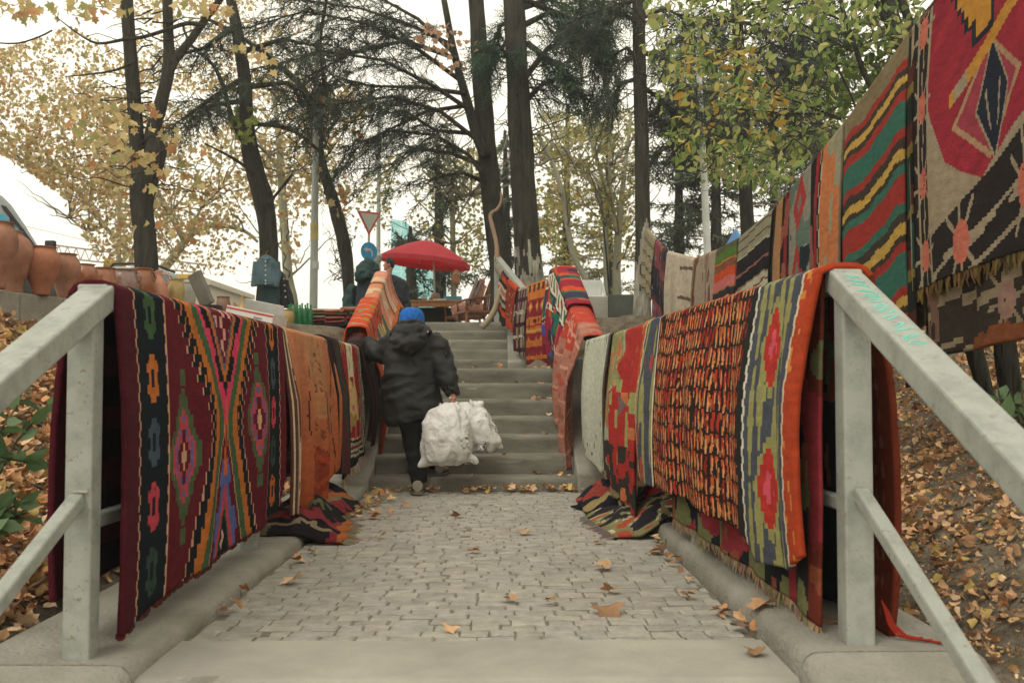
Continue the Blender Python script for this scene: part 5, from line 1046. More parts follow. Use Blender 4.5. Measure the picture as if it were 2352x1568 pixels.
# pale rocks beside the stair top
def rock(label, px, py, Z, w, h, seed):
    p = P(px, py, Z); bm = bmesh.new(); bmesh.ops.create_icosphere(bm, subdivisions=4, radius=1)
    for v in bm.verts:
        n = mnoise.noise(v.co*1.3+Vector((seed, 0, 0)))*.45+mnoise.noise(v.co*3.4)*.14; v.co *= 1+n; v.co = Vector((v.co.x*w/2, v.co.y*w*.4, v.co.z*h/2+h*.3))
    me = bpy.data.meshes.new('rock'); bm.to_mesh(me); bm.free(); o = link('rock', me, m_rock, None, False); o.location = (p.x, p.y, hg(p.x, p.y)-.02); tag(o, label, 'rock', 'rocks on the left bank')
m_rock = mat2('pale_rock', S('#77705f'), S('#a39c8c'), scale=4, bump=.9, bscale=14, dist=.03)
rock('large pale rough rock on the bank beside the folded rugs', 770, 770, 11.6, .30, .17, 1); rock('low flat pale stone left of the large rough rock', 715, 762, 11.9, .2, .07, 5); rock('small white stone on the left bank soil', 690, 776, 11.4, .08, .06, 9)
# ================================================================ MARKET GOODS
def clay(name, a, b, rough=.75, spec=.3): return mat2(name, S(a), S(b), scale=7, rough=rough, bump=.35, bscale=30, dist=.006, spec=spec)
m_terra = clay('terracotta', '#77513f', '#9c705a'); m_terra2 = clay('orange_terracotta', '#80503a', '#a06a4e'); m_glz = clay('orange_glaze', '#754026', '#935a34', .25, .6)
m_vglz = clay('violet_brown_glaze', '#6c5048', '#8c7064', .2, .6); m_ochre = clay('ochre_glaze', '#8c7440', '#a8925c', .35, .5); m_greyclay = clay('grey_clay', '#8a8a7c', '#a4a494', .6); m_pink = clay('pink_clay', '#a06a54', '#bd8a72'); m_brown = clay('dark_brown_clay', '#5c4234', '#7a5a48', .4, .5)
m_dark = mat2('dark_inside', S('#1c1612'), S('#2a221c'), bump=0)
SH = {  # radius (of half width) against height 0..1
 'belly': [(.0, .0), (.44, .0), (.46, .04), (.50, .12), (.66, .28), (.86, .46), (.98, .62), (1.0, .72), (.93, .83), (.78, .91), (.68, .95), (.70, .975), (.78, .99), (.78, 1.0), (.70, 1.0), (.62, .97), (.60, .93)],
 'tall': [(.0, .0), (.52, .0), (.54, .03), (.50, .10), (.60, .22), (.80, .40), (.97, .56), (1.0, .66), (.92, .78), (.70, .88), (.48, .93), (.40, .96), (.44, .985), (.46, 1.0), (.38, 1.0), (.33, .96)],
 'pot': [(.0, .0), (.60, .0), (.66, .08), (.82, .25), (.96, .45), (1.0, .6), (.96, .76), (.86, .88), (.80, .93), (.84, .97), (.90, .985), (.90, 1.0), (.82, 1.0), (.76, .96)],
 'jug': [(.0, .0), (.55, .0), (.60, .05), (.85, .22), (1.0, .40), (.95, .55), (.70, .70), (.40, .80), (.30, .86), (.30, .94), (.38, .985), (.38, 1.0), (.28, 1.0), (.25, .95)],
 'flask': [(.0, .0), (.7, .0), (.8, .06), (1.0, .22), (.98, .34), (.78, .48), (.48, .60), (.24, .70), (.17, .80), (.17, .95), (.22, .98), (.22, 1.0), (.14, 1.0), (.13, .95)],
}
def jar(label, px, top, Z, wpx, zb, shape, m, group, name='clay_jar', cat='jar', handles=0, parts=True):
    b = P(px, top, Z); h = b.z-zb; r = wpx/2/pxs(Z)*(1.14 if h > .0 and group == GJ else 1); t = empty(name, label, cat, (b.x, b.y, zb), group)
    mb = MB(); pr = [(q[0]*r, q[1]*h) for q in SH[shape]]; mb.lathe((b.x, b.y, zb), pr, 36); mb.build('body', m, t, True)
    mb = MB(); k = pr[-1]; mb.lathe((b.x, b.y, zb), [(k[0]*.98, k[1]), (k[0]*.9, k[1]-.04*h), (0, k[1]-.05*h)], 24); mb.build('dark_mouth', m_dark, t)
    for s in range(handles):
        sg = 1 if s == 0 else -1; mb = MB(); rr = r*(.98 if shape != 'flask' else .55); z1 = h*(.90 if shape != 'flask' else .82); z0 = h*(.66 if shape != 'flask' else .45)
        r1 = r*(.82 if shape in ('pot', 'belly') else .32); pts = [(b.x+sg*x, b.y-.01, zb+z) for x, z in ((r1*.95, z1), (rr*1.08, z1+.02*h), (rr*1.22, (z0+z1)/2), (rr*1.05, z0+.02*h), (rr*.86, z0-.02*h))]
        mb.tube(pts, max(.006, r*.07), 8); mb.build('handle', m, t, True)
    return t
WT = P(0, 674, 8).z
# low concrete edging the jars stand on
a = P(-120, 700, 7.5); b_ = P(470, 700, 10.8); n = 7
for k in range(n):
    p = a.lerp(b_, k/n); q = a.lerp(b_, (k+1)/n); mb = MB(); d = (q-p); mb.box(((p.x+q.x)/2, (p.y+q.y)/2, WT-.16), (d.length-.008, .42, .32), Matrix.Rotation(math.atan2(d.y, d.x), 3, 'Z')); o = mb.build('retaining_wall', m_conc2, bevel=.012); o['kind'] = 'structure'
GJ = 'clay jars in the row along the low wall'
jar('huge terracotta jar cut off by the left frame edge', -8, 510, 7.6, 84, WT, 'belly', m_terra, GJ)
jar('tall matt pinkish jar with narrow neck, second from the left', 32, 531, 8.0, 78, WT, 'tall', m_terra, GJ)
jar('round wide mouthed terracotta jar with dark rim, third from the left', 96, 567, 8.15, 74, WT, 'belly', m_terra2, GJ)
jar('terracotta jar fourth from the left, ending the row of large ones', 150, 583, 8.5, 60, WT, 'belly', m_terra, GJ)
jar('brown glazed jar first of the smaller pots behind the rail', 195, 607, 8.9, 52, WT, 'belly', m_glz, GJ)
jar('low brown glazed jar left of the violet glazed pot', 241, 615, 9.2, 46, WT, 'pot', m_glz, GJ)
jar('shiny violet brown pot with wide dark rim', 286, 619, 9.5, 58, WT, 'pot', m_vglz, GJ, handles=1)
jar('orange glazed pot with ear handle in front of the forked trunk', 326, 617, 9.8, 50, WT, 'pot', m_glz, GJ, handles=1)
jar('pink unglazed pitcher with narrow neck beside the silver car', 366, 621, 10.0, 38, WT, 'jug', m_pink, GJ, handles=1, cat='pitcher', name='clay_pitcher')
jar('ochre glazed pot with rounded shoulders near the grey board', 404, 641, 10.2, 36, WT, 'pot', m_ochre, GJ)
jar('grey clay pot half hidden by the slanted grey board', 432, 648, 10.45, 32, WT, 'pot', m_greyclay, GJ)
GK = 'small jugs behind the white box'
zg_ = 1.47
for (lab, px, top, w_, sh, mm, hd) in [('dark brown jar directly right of the grey board', 513, 681, 34, 'pot', m_brown, 0), ('small pink jug left of the flask', 539, 695, 20, 'jug', m_pink, 1), ('sandy long necked flask with loop handle', 557, 678, 40, 'flask', m_ochre, 1), ('small reddish jug right of the sandy flask', 585, 698, 26, 'jug', m_terra, 2), ('tiny jug right of the small reddish one', 575, 704, 14, 'jug', m_terra2, 1),
        ('brown jug with upright handle in the small jug row', 606, 698, 22, 'jug', m_brown, 1), ('light brown jug in the middle of small jug row', 619, 704, 20, 'jug', m_terra, 1), ('pinkish jug with round handle near the green bottles', 633, 703, 18, 'jug', m_pink, 1), ('slim pink jug second from the ochre pot', 642, 699, 17, 'jug', m_terra2, 1), ('squat ochre pot next to the green bottles', 659, 711, 34, 'pot', m_ochre, 0)]:
    jar(lab, px, top, 11.0, w_, zg_, sh, mm, GK, 'clay_jug', 'jug', hd)
m_gglass, nt, bs = node_mat('green_glass'); bs.inputs['Base Color'].default_value = (*S('#3f9a68'), 1); bs.inputs['Roughness'].default_value = .08; bs.inputs['Transmission Weight'].default_value = .75; bs.inputs['IOR'].default_value = 1.3
for k in range(9):
    row = k//5; px = 664+(k % 5)*12.5+row*5; b = P(px, 700-row*4, 11.3+row*.16); mb = MB(); h = b.z-1.49; r = .030
    mb.lathe((b.x, b.y, 1.49), [(0, 0), (r*.95, 0), (r, .01), (r, h*.62), (r*.8, h*.72), (r*.35, h*.84), (r*.3, h*.93), (r*.42, h*.95), (r*.42, h*.985), (r*.3, h), (0, h)], 18)
    tag(mb.build('glass_bottle', m_gglass, None, True), 'green glass bottle standing in the tight cluster between the ochre pot and folded rugs', 'bottle', 'green glass bottles')
# white cardboard box with red stripe
m_card = mat2('white_cardboard', S('#b8b8b4'), S('#cccac4'), bump=.1); m_redtape = mat2('red_print', S('#a83a34'), S('#b84840'), bump=0); m_ink = mat2('black_print', S('#2a2a2a'), S('#3a3a3a'), bump=0)
pb = P(588, 735, 9.9); t = empty('cardboard_box', 'white open cardboard box with red stripe leaning behind the red kilim', 'box', pb, None)
R_ = Matrix.Rotation(math.radians(12), 3, 'Y') @ Matrix.Rotation(math.radians(-14), 3, 'Z'); W_, D_, H_ = .50, .30, .17
def bx(name, c, d, m, par): mb = MB(); mb.box(pb+R_ @ Vector(c), d, R_); return mb.build(name, m, par)
bx('front_panel', (0, -D_/2, 0), (W_, .006, H_), m_card, t); bx('back_panel', (0, D_/2, 0), (W_, .006, H_), m_card, t); bx('side_panel', (-W_/2, 0, 0), (.006, D_-.01, H_), m_card, t); bx('side_panel', (W_/2, 0, 0), (.006, D_-.01, H_), m_card, t); bx('bottom_panel', (0, 0, -H_/2), (W_, D_, .006), m_card, t)
mb = MB(); mb.box(pb+R_ @ Vector((-.02, .16, H_/2+.05)), (.42, .006, .12), R_ @ Matrix.Rotation(.5, 3, 'X')); mb.build('flap', m_card, t)
f = bx('red_stripe', (0, -D_/2-.005, H_/2-.022), (W_, .004, .016), m_redtape, t)
bx('printed_mark', (.17, -D_/2-.0055, -.03), (.03, .004, .035), m_ink, t)
for k in range(5): bx('printed_mark', (.06+.018*k, -D_/2-.0055, .02), (.010, .004, .012), m_ink, t)
# slanted grey board
m_board = mat2('grey_board', S('#5c5850'), S('#6c675e'), bump=.2)
p0 = P(462, 664, 9.9); Rb = Matrix.Rotation(math.radians(24), 3, 'Y') @ Matrix.Rotation(math.radians(-25), 3, 'Z'); Rb = Matrix.Rotation(math.radians(-24), 3, 'Y') @ Matrix.Rotation(math.radians(-30), 3, 'Z')
mb = MB(); mb.box(p0, (.155, .05, .34), Rb); o = mb.build('board', m_board, bevel=.006); t = empty('display_board', 'slanted dark grey board standing among the pots', 'board', p0); o.parent = t; o.matrix_parent_inverse = world_of(t).inverted()
q = P(480, 708, 9.95); mb = MB(); mb.box((q.x, q.y, q.z), (.22, .16, .06)); mb.box((q.x, q.y, (q.z+1.45)/2), (.05, .05, q.z-1.45)); mb.build('stand', m_dark, t, bevel=.004)
# folded rugs
def roll(label, px, py, Z, w, d, h, cols, seed, rz=0):
    c = P(px, py, Z); mb = MB(); rg = rnd(seed); nl = len(cols); z = c.z
    for k, col in enumerate(cols):
        hh = h/nl; ww = w*rg.uniform(.85, 1.05); pts = []
        R1 = Matrix.Rotation(rz+rg.uniform(-.1, .1), 3, 'Z'); o_ = Vector((rg.uniform(-.03, .03), 0, z+hh/2-c.z))
        ring = []
        for i in range(13):
            x = -ww/2+ww*i/12; sag = .02*mnoise.noise(Vector((x*4, k, seed))); ring.append([c+R1 @ (o_+Vector((x, math.cos(a)*d/2*abs(math.cos(a))**-.4 if abs(math.cos(a)) > .01 else 0, math.sin(a)*hh*.55+sag))) for a in [math.pi*2*j/14 for j in range(14)]])
        mb.loft(ring, S(col)); z += hh
    o = mb.build('folded_rug', m_wool, None, True); tag(o, label, 'folded rug', 'folded rugs stacked on the bank'); return o
roll('stack of folded rugs, cream, grey and red, right of the green bottles', 742, 748, 11.6, .42, .25, .19, ['#2a2626', '#8c2c28', '#7c7c74', '#6a4a3c', '#9a8c78'], 3)
roll('rust and pink folded rugs with curled end beside the navy coats', 785, 752, 11.3, .38, .24, .2, ['#2a2428', '#7a4440', '#8c5448', '#5c3830', '#a0705c'], 4, .15)
roll('plaid folded cloth of green, red and navy by the foot of the navy coats', 815, 748, 11.0, .24, .2, .2, ['#1f2228', '#6c2830', '#3c5a3c', '#8c6454'], 5, .3)
# ---------------------------------------------------------------- clothes
m_denim = mat2('faded_denim', S('#3c5258'), S('#56707a'), scale=5, bump=.5, bscale=60); m_navy = mat2('navy_wool', S('#161d26'), S('#232c38'), scale=5, bump=.5, bscale=40); m_black = mat2('black_cloth', S('#17191b'), S('#25282a'), scale=5, bump=.5, bscale=40); m_metalb = mat2('pale_button', S('#b8b8ac'), S('#d0d0c4'), bump=0, rough=.3)
m_teal = mat2('dark_teal_cloth', S('#152a2e'), S('#24403f'), scale=5, bump=.4); m_wood = mat2('worn_wood', S('#7a5232'), S('#9c7048'), scale=4, rough=.6, bump=.3, vec=(1, 1, 6))
def slab(mb, Z, rows, th=.05):
    """flattened garment: rows (xl, xr, y px)"""
    rings = []
    for xl, xr, y in rows:
        a = P(xl, y, Z); b = P(xr, y, Z); c = (a+b)/2; w_ = (b-a).length/2
        rings.append([c+Vector((math.cos(t)*w_, math.sin(t)*th*(1+.3*mnoise.noise(Vector((t, y*.02, 1)))), 0)) for t in [2*math.pi*k/18 for k in range(18)]])
    mb.loft(rings)
Zc = 14.55
t = empty('denim_jacket', 'faded blue denim jacket hanging on the leaning tree trunk', 'jacket', P(611, 655, Zc), 'clothes hung for sale')
mb = MB(); slab(mb, Zc, [(588, 634, 655), (587, 635, 640), (588, 634, 620), (586, 638, 603), (592, 632, 595), (604, 620, 588)], .07)
mb.tube([P(590, 601, Zc), P(585, 630, Zc), P(582, 658, Zc)], [.055, .05, .045], 10); mb.tube([P(634, 601, Zc), P(637, 630, Zc), P(635, 660, Zc)], [.055, .05, .045], 10)
mb.tube([P(602, 592, Zc-.06), P(611, 597, Zc-.08), P(621, 592, Zc-.06)], .02, 6)
fuse(mb, 'cloth', m_denim, t, .012, 3, .012, .1, 2, (1, 1, .35))
mb = MB(); mb.tube([P(598, 592, Zc), P(611, 585, Zc), P(624, 592, Zc)], .010, 6); mb.tube([P(611, 585, Zc), P(612, 578, Zc), P(616, 575, Zc)], .004, 5); mb.build('hanger', m_wood, t)
for y in (600, 610, 620, 632, 644, 651): mb = MB(); c = P(610, y, Zc-.085); mb.lathe(c, [(0, -.0), (.011, 0), (.011, .006), (0, .006)], 10, tilt=Matrix.Rotation(math.pi/2, 3, 'X')); mb.build('button', m_metalb, t)
t = empty('black_trousers', 'black trousers hanging below the denim jacket', 'trousers', P(615, 700, Zc), 'clothes hung for sale'); mb = MB(); slab(mb, Zc+.1, [(597, 644, 704), (595, 645, 680), (600, 640, 655)], .06); fuse(mb, 'cloth', m_teal, t, .014, 3, .012, .12, 5, (1, 1, .3))
t = empty('dark_jacket', 'dark jacket with pale buttons hanging behind the trousers on the trunk', 'jacket', P(650, 700, Zc), 'clothes hung for sale'); mb = MB(); slab(mb, Zc+.25, [(636, 668, 706), (636, 667, 680), (636, 660, 650), (636, 648, 625)], .08); mb.tube([P(655, 645, Zc+.2), P(664, 675, Zc+.2), P(669, 700, Zc+.2)], [.05, .05, .045], 8); fuse(mb, 'cloth', m_black, t, .014, 3, .02, .12, 8, (1, 1, .3))
for y in (640, 655, 668, 682): mb = MB(); c = P(652+(y-640)*.1, y, Zc+.12); mb.lathe(c, [(0, 0), (.012, 0), (.012, .006), (0, .006)], 8, tilt=Matrix.Rotation(math.pi/2, 3, 'X')); mb.build('button', m_metalb, t)
# coats heaped on the rail corner
Zn = 12.5; t = empty('hanging_coats', 'dark teal and navy coats heaped on the upper left railing', 'coats', P(845, 720, Zn), 'clothes hung for sale')
mb = MB(); slab(mb, Zn, [(806, 852, 722), (812, 858, 690), (822, 866, 650), (828, 866, 640), (834, 862, 620)], .12); fuse(mb, 'navy_coat', m_navy, t, .018, 3, .05, .16, 2, (1, 1, .35))
mb = MB(); mb.tube([P(824, 645, Zn-.1), P(834, 622, Zn-.15), P(848, 608, Zn-.12), P(860, 616, Zn-.1), P(868, 626, Zn-.1)], [.06, .10, .095, .07, .03], 12); mb.tube([P(820, 640, Zn-.1), P(842, 628, Zn-.2), P(866, 634, Zn-.1)], [.05, .07, .04], 10); fuse(mb, 'hood', m_teal, t, .014, 4, .02, .1, 6)
mb = MB(); mb.tube([P(812, 655, Zn), P(800, 690, Zn), P(806, 720, Zn), P(820, 730, Zn)], [.06, .08, .09, .05], 10); fuse(mb, 'sleeve', m_teal, t, .016, 4, .02, .1, 7)
# ---------------------------------------------------------------- poles and signs
m_galv = mat2('galvanised_steel', S('#8c9088'), S('#a4a8a0'), scale=3, rough=.5, bump=.15, vec=(1, 1, .3)); m_white = mat2('white_paint', S('#b4b8b4'), S('#cacdc8'), rough=.5, bump=.1); m_paper = mat2('old_notice', S('#a89a5c'), S('#b8ac78'), bump=.1)
def pole(label, Z, pts, m, name='lamp_post', cat='lamp post', group='poles', n=16):
    b = P(pts[0][0], pts[0][1], Z); g = hg(b.x, b.y); t = empty(name, label, cat, (b.x, b.y, g), group); mb = MB()
    q = [(b.x, b.y, g)]+[P(p[0], p[1], Z) for p in pts]; mb.tube(q, [pts[0][2]/2/pxs(Z)]+[p[2]/2/pxs(Z) for p in pts], n); mb.build('pole', m, t, True); return t
t = pole('thick tapering galvanised lamp post with old notices stuck on it', 16, [(720, 700, 19), (722, 560, 18), (724, 400, 15), (727, 200, 12), (731, -60, 9)], m_galv)
for y0, y1, x in ((513, 532, 721), (534, 552, 721), (600, 618, 722)):
    mb = MB(); mb.tube([P(x+1, y0, 16), P(x+1, y1, 16)], 19.2/2/pxs(16), 16, cap=False); mb.build('notice', m_paper if y0 < 590 else m_white, t, True)
t = pole('slim ornamental lamp post behind the road signs', 20, [(866, 720, 17), (866, 605, 17), (869, 590, 10), (870, 380, 8), (872, 230, 7)], m_galv)
mb = MB(); b = P(866, 600, 20); k_ = 1/pxs(20); mb.lathe((b.x, b.y, b.z), [(9*k_, -2*k_), (12*k_, 2*k_), (10*k_, 6*k_), (13*k_, 10*k_), (12*k_, 14*k_), (8*k_, 18*k_), (5*k_, 26*k_)], 20); b = P(870, 380, 20); mb.lathe((b.x, b.y, b.z), [(5*k_, -8*k_), (6*k_, -2*k_), (9*k_, 1*k_), (9*k_, 5*k_), (5*k_, 8*k_)], 20); mb.build('collar', m_galv, t, True)
pole('white steel pole rising between the rugs on the high line', 15, [(1628, 640, 17), (1622, 520, 17), (1618, 420, 16), (1611, 290, 14), (1603, 100, 12), (1596, -60, 11)], m_white, 'steel_pole', 'pole')
pole('grey concrete pole among yellow leaves left of the forked tree', 26, [(272, 640, 11), (273, 560, 11), (274, 440, 8), (275, 340, 6)], m_galv, 'utility_pole', 'pole')
pole('thin black post standing behind the low concrete wall', 17, [(1402, 700, 5), (1394, 600, 4.5), (1386, 520, 4)], m_black, 'iron_post', 'post')
# traffic signs
m_sred = mat2('sign_red', S('#b8483c'), S('#c05448'), rough=.4, bump=0); m_swhite = mat2('sign_white', S('#b4b4aa'), S('#c0c0b8'), rough=.4, bump=0); m_sblue = mat2('sign_blue', S('#1d86b8'), S('#2790c2'), rough=.4, bump=0)
Zs = 18.5; ang = math.radians(38); RS = Matrix.Rotation(ang, 3, 'Z')
def plate(c, pts, th, dy, m, name, par):
    c = Vector(c); n_ = len(pts); vs = [c+RS @ Vector((x, dy, z)) for x, z in pts]+[c+RS @ Vector((x, dy+th, z)) for x, z in pts]
    mb = MB(); mb.add(vs, [tuple(range(n_)), tuple(range(2*n_-1, n_-1, -1))]+[(i, i+n_, (i+1) % n_+n_, (i+1) % n_) for i in range(n_)]); return mb.build(name, m, par)
b = P(846, 700, Zs); ts = empty('road_sign', 'give way triangle above a round blue left turn sign on one thin post', 'road sign', (b.x, b.y, hg(b.x, b.y)), None)
mb = MB(); mb.tube([(b.x, b.y+.03, hg(b.x, b.y)), (b.x, b.y+.03, P(846, 488, Zs).z)], .022, 10); mb.build('post', m_galv, ts, True)
def tri(s): return [(0, -s), (s*.87*1.0, s*.5), (-s*.87, s*.5)]
c = P(846, 505, Zs); s0 = .29
plate(c, tri(s0), .012, -.03, m_sred, 'give_way_triangle', ts); plate(c, tri(s0*.74), .004, -.035, m_swhite, 'white_field', ts)
c = P(846, 578, Zs); circ = [(math.cos(t)*.17, math.sin(t)*.17) for t in [2*math.pi*k/32 for k in range(32)]]
plate(c, circ, .012, -.03, m_sblue, 'blue_disc', ts)
plate(c, [(.045, -.09), (.075, -.09), (.075, .0), (.03, .055), (-.045, .055), (-.045, .085), (-.115, .035), (-.045, -.015), (-.045, .015), (.015, .015), (.045, -.015)], .003, -.034, m_swhite, 'white_arrow', ts)
# ---------------------------------------------------------------- parasol, table, chairs
m_pred = mat2('red_nylon', S('#bc3444'), S('#cc4450'), scale=3, rough=.6, bump=.15); tn = m_pred.node_tree
tr = tn.nodes.new('ShaderNodeBsdfTranslucent'); tr.inputs[0].default_value = (.85, .05, .03, 1); ms = tn.nodes.new('ShaderNodeMixShader'); ms.inputs[0].default_value = .5
tn.links.new(tn.nodes['Principled BSDF'].outputs[0], ms.inputs[1]); tn.links.new(tr.outputs[0], ms.inputs[2]); tn.links.new(ms.outputs[0], tn.nodes['Material Output'].inputs[0])
Zu = 20.8; ap = P(983, 553, Zu); base_ = P(1000, 690, Zu); t = empty('parasol', 'large red market parasol open over the table at stair top', 'parasol', (base_.x, base_.y, hg(base_.x, base_.y)))
RU = Matrix.Rotation(math.radians(6), 3, 'Y') @ Matrix.Rotation(math.radians(14), 3, 'Z'); R0_ = .93; vs = []; fs = []; nr = 6
for k in range(8):
    mb = MB(); g = []
    for i in range(nr+1):
        row = []
        for j in range(7):
            a = math.radians(45)*(k+j/6); q = i/nr; rr = R0_*q*(1-.035*math.sin(math.pi*j/6)*q*1.5); z = -.40*q**1.55+.015*math.sin(math.pi*j/6)*0
            row.append(ap+RU @ Vector((math.cos(a)*rr, math.sin(a)*rr, z)))
        g.append(row)
    va = []; 
    for j in range(7):
        a = math.radians(45)*(k+j/6); rr = R0_*1.005*(1-.0525*math.sin(math.pi*j/6)); va.append(ap+RU @ Vector((math.cos(a)*rr, math.sin(a)*rr, -.40-.105+.012*abs(j-3)/3)))
    g.append(va); flat_ = [p for r_ in g for p in r_]
    mb.add(flat_, [(i*7+j, i*7+j+1, (i+1)*7+j+1, (i+1)*7+j) for i in range(nr+1) for j in range(6)]); o = mb.build('canopy_panel', m_pred, t); md = o.modifiers.new('t', 'SOLIDIFY'); md.thickness = .003
for k in range(8):
    mb = MB(); a = math.radians(45)*k; mb.tube([ap+RU @ Vector((0, 0, -.03)), ap+RU @ Vector((math.cos(a)*R0_*.55, math.sin(a)*R0_*.55, -.19)), ap+RU @ Vector((math.cos(a)*R0_*.98, math.sin(a)*R0_*.98, -.40))], .006, 5); mb.build('rib', m_galv, t)
mb = MB(); mb.tube([(base_.x, base_.y, hg(base_.x, base_.y)), (ap.x+.12, ap.y, ap.z-.4), ap+Vector((.01, 0, .04))], .019, 10); mb.build('pole', m_white, t, True)
m_orwood = mat2('orange_varnished_wood', S('#8a5628'), S('#a8703a'), scale=3, rough=.4, bump=.2, vec=(6, 1, 1)); m_chair = mat2('brown_chair_wood', S('#6c4026'), S('#8a5634'), scale=3, rough=.4, bump=.2); m_blueb = mat2('blue_box', S('#4c7c8a'), S('#5c8c98'), bump=.1); m_rose = mat2('rose_cloth', S('#9c6a5c'), S('#b08474'), bump=.3)
Zt = 17.4; c = P(1003, 694, Zt); g = hg(c.x, c.y); t = empty('market_table', 'low wooden table loaded with small wares below the red parasol', 'table', (c.x, c.y, g))
def tb(name, x, y, z, dx, dy, dz, m, par, rz=.0, bev=.006):
    mb = MB(); mb.box((c.x+x, c.y+y, z), (dx, dy, dz), Matrix.Rotation(rz, 3, 'Z')); return mb.build(name, m, par, bevel=bev)
tb('table_top', 0, .15, c.z+.0, .86, .85, .03, m_orwood, t); tb('apron', 0, -.24, c.z-.055, .80, .025, .08, m_orwood, t); tb('apron', -.40, .15, c.z-.055, .025, .76, .08, m_orwood, t)
for x in (-.38, .38):
    for y in (-.22, .52): tb('leg', x, y, (c.z+g)/2-.02, .055, .055, c.z-g, m_galv, t)
tb('cloth', .0, .55, (c.z+g)/2, .8, .02, c.z-g-.1, m_dark, t)
# wares
def ware(name, label, cat, x, y, dx, dy, dz, m, rz=0):
    o = tb(name, x, y, c.z+.017+dz/2, dx, dy, dz, m, None, rz, .004); tag(o, label, cat, 'wares on the parasol table')
ware('blue_case', 'flat blue case at the right end of the parasol table', 'case', .28, -.1, .30, .22, .07, m_blueb); ware('stacked_books', 'brown and white stack left of the blue case', 'books', -.03, .0, .18, .16, .06, m_wood, .2); ware('paper_stack', 'white papers in the middle of the parasol table', 'papers', .08, -.15, .22, .18, .02, m_card, -.2)
ware('picture_frame', 'dark flat frame at the left end of table', 'frame', -.30, -.05, .16, .3, .03, m_dark, .1)
def dish(label, x, y, r, h, m):
    mb = MB(); mb.lathe((c.x+x, c.y+y, c.z+.017), [(0, 0), (r*.6, 0), (r, h*.6), (r*.9, h), (r*.5, h*1.1), (r*.45, h*.9)], 18); tag(mb.build('pot', m, None, True), label, 'pot', 'wares on the parasol table')
dish('dark lidded pot left of the parasol pole', -.02, -.02, .08, .12, m_brown); dish('small metal bowl near the front of table', -.2, -.2, .06, .05, m_galv)
def chair(label, px, py, Z, rz, m=m_chair, seatw=.48):
    c = P(px, py, Z); g = hg(c.x, c.y); t = empty('armchair', label, 'chair', (c.x, c.y, g), 'wooden chairs by the parasol'); R = Matrix.Rotation(rz, 3, 'Z'); h = .44
    def pt(x, y, z): return Vector((c.x, c.y, g))+R @ Vector((x, y, z))
    mb = MB(); mb.box(pt(0, 0, h), (seatw, .46, .05), R); mb.build('seat', m, t, bevel=.015)
    for x in (-1, 1):
        mb = MB(); mb.tube([pt(x*seatw*.46, -.2, h), pt(x*seatw*.5, -.22, .2), pt(x*seatw*.48, -.2, 0)], [.022, .02, .016], 8); mb.build('leg', m, t, True)
        mb = MB(); mb.tube([pt(x*seatw*.42, .30, 0), pt(x*seatw*.42, .22, h), pt(x*seatw*.44, .26, .75), pt(x*seatw*.42, .34, .98)], [.016, .022, .02, .018], 8); mb.build('back_post', m, t, True)
        mb = MB(); mb.tube([pt(x*seatw*.46, -.2, h), pt(x*seatw*.5, -.22, .62), pt(x*seatw*.52, -.05, .67), pt(x*seatw*.44, .25, .68)], [.018, .018, .022, .018], 8); mb.build('armrest', m, t, True)
    for k in range(4): mb = MB(); x = (-.6+.4*k)*seatw*.42*1.1; mb.tube([pt(x, .23, h), pt(x, .26, .75), pt(x, .34, .95)], .014, 6); mb.build('slat', m, t, True)
    mb = MB(); mb.tube([pt(-seatw*.42, .34, .97), pt(0, .355, 1.0), pt(seatw*.42, .34, .97)], .025, 8); mb.build('top_slat', m, t, True); return t
chair('brown wooden armchair facing left at the top of the stairs', 1090, 740, 16.4, math.radians(-70)); chair('second wooden armchair behind the first, cloth thrown over its seat', 1062, 735, 17.6, math.radians(-60), m_orwood)
for k, (px, py, w_, h_, mm, lab, an) in enumerate([(1086, 672, .05, .42, m_vglz, 'dark red board leaning in the front armchair', 22), (1093, 676, .03, .40, m_galv, 'shiny metal strip leaning against the dark red board', 24), (1102, 670, .09, .40, m_rose, 'rose cloth folded over the front armchair back', 12)]):
    p = P(px, py, 16.3+k*.06); mb = MB(); mb.box(p, (w_, .3, h_), Matrix.Rotation(math.radians(an), 3, 'Y')); tag(mb.build('leaning_panel', mm, bevel=.008), lab, 'panel', 'goods propped in the armchair')
p = P(1075, 722, 17); mb = MB(); mb.tube([p+Vector((-.25, 0, 0)), p+Vector((0, 0, .06)), p+Vector((.3, 0, .05))], [.12, .16, .12], 12); o = fuse(mb, 'cloth_bundle', m_rose, None, .02, 4, .04, .15, 3); tag(o, 'rose cloth bundle under the armchairs', 'bundle')
# bag hanging beside the trunk
p = P(1048, 636, 18.0); mb = MB(); mb.tube([p+Vector((0, 0, .12)), p, p+Vector((0, 0, -.14))], [.05, .1, .09], 12, flat=.5); o = fuse(mb, 'brown_bag', m_wood, None, .015, 3, .01); tag(o, 'brown bag hanging under the right rim of the parasol', 'bag')
# driftwood
def stick(label, pts, Z, col):
    mb = MB(); trunk_mb(mb, pts, Z, n=9, wobb=.12, seed=int(pts[0][0]), col=S(col)); tag(mb.build('dry_branch', m_pbark, None, True), label, 'branch', 'dry branches at the top rail')
stick('crooked pinkish dry branch standing upright at the top rail post', [(1142, 600, 11), (1140, 560, 10), (1132, 525, 10), (1126, 500, 9), (1130, 488, 8), (1142, 480, 7), (1151, 462, 6), (1150, 440, 4)], 13.85, '#8c7462')
stick('thick pale driftwood log leaning down onto the top steps', [(1106, 752, 15), (1120, 738, 14), (1135, 715, 14), (1143, 690, 13), (1152, 660, 10)], 13.4, '#8c806a')
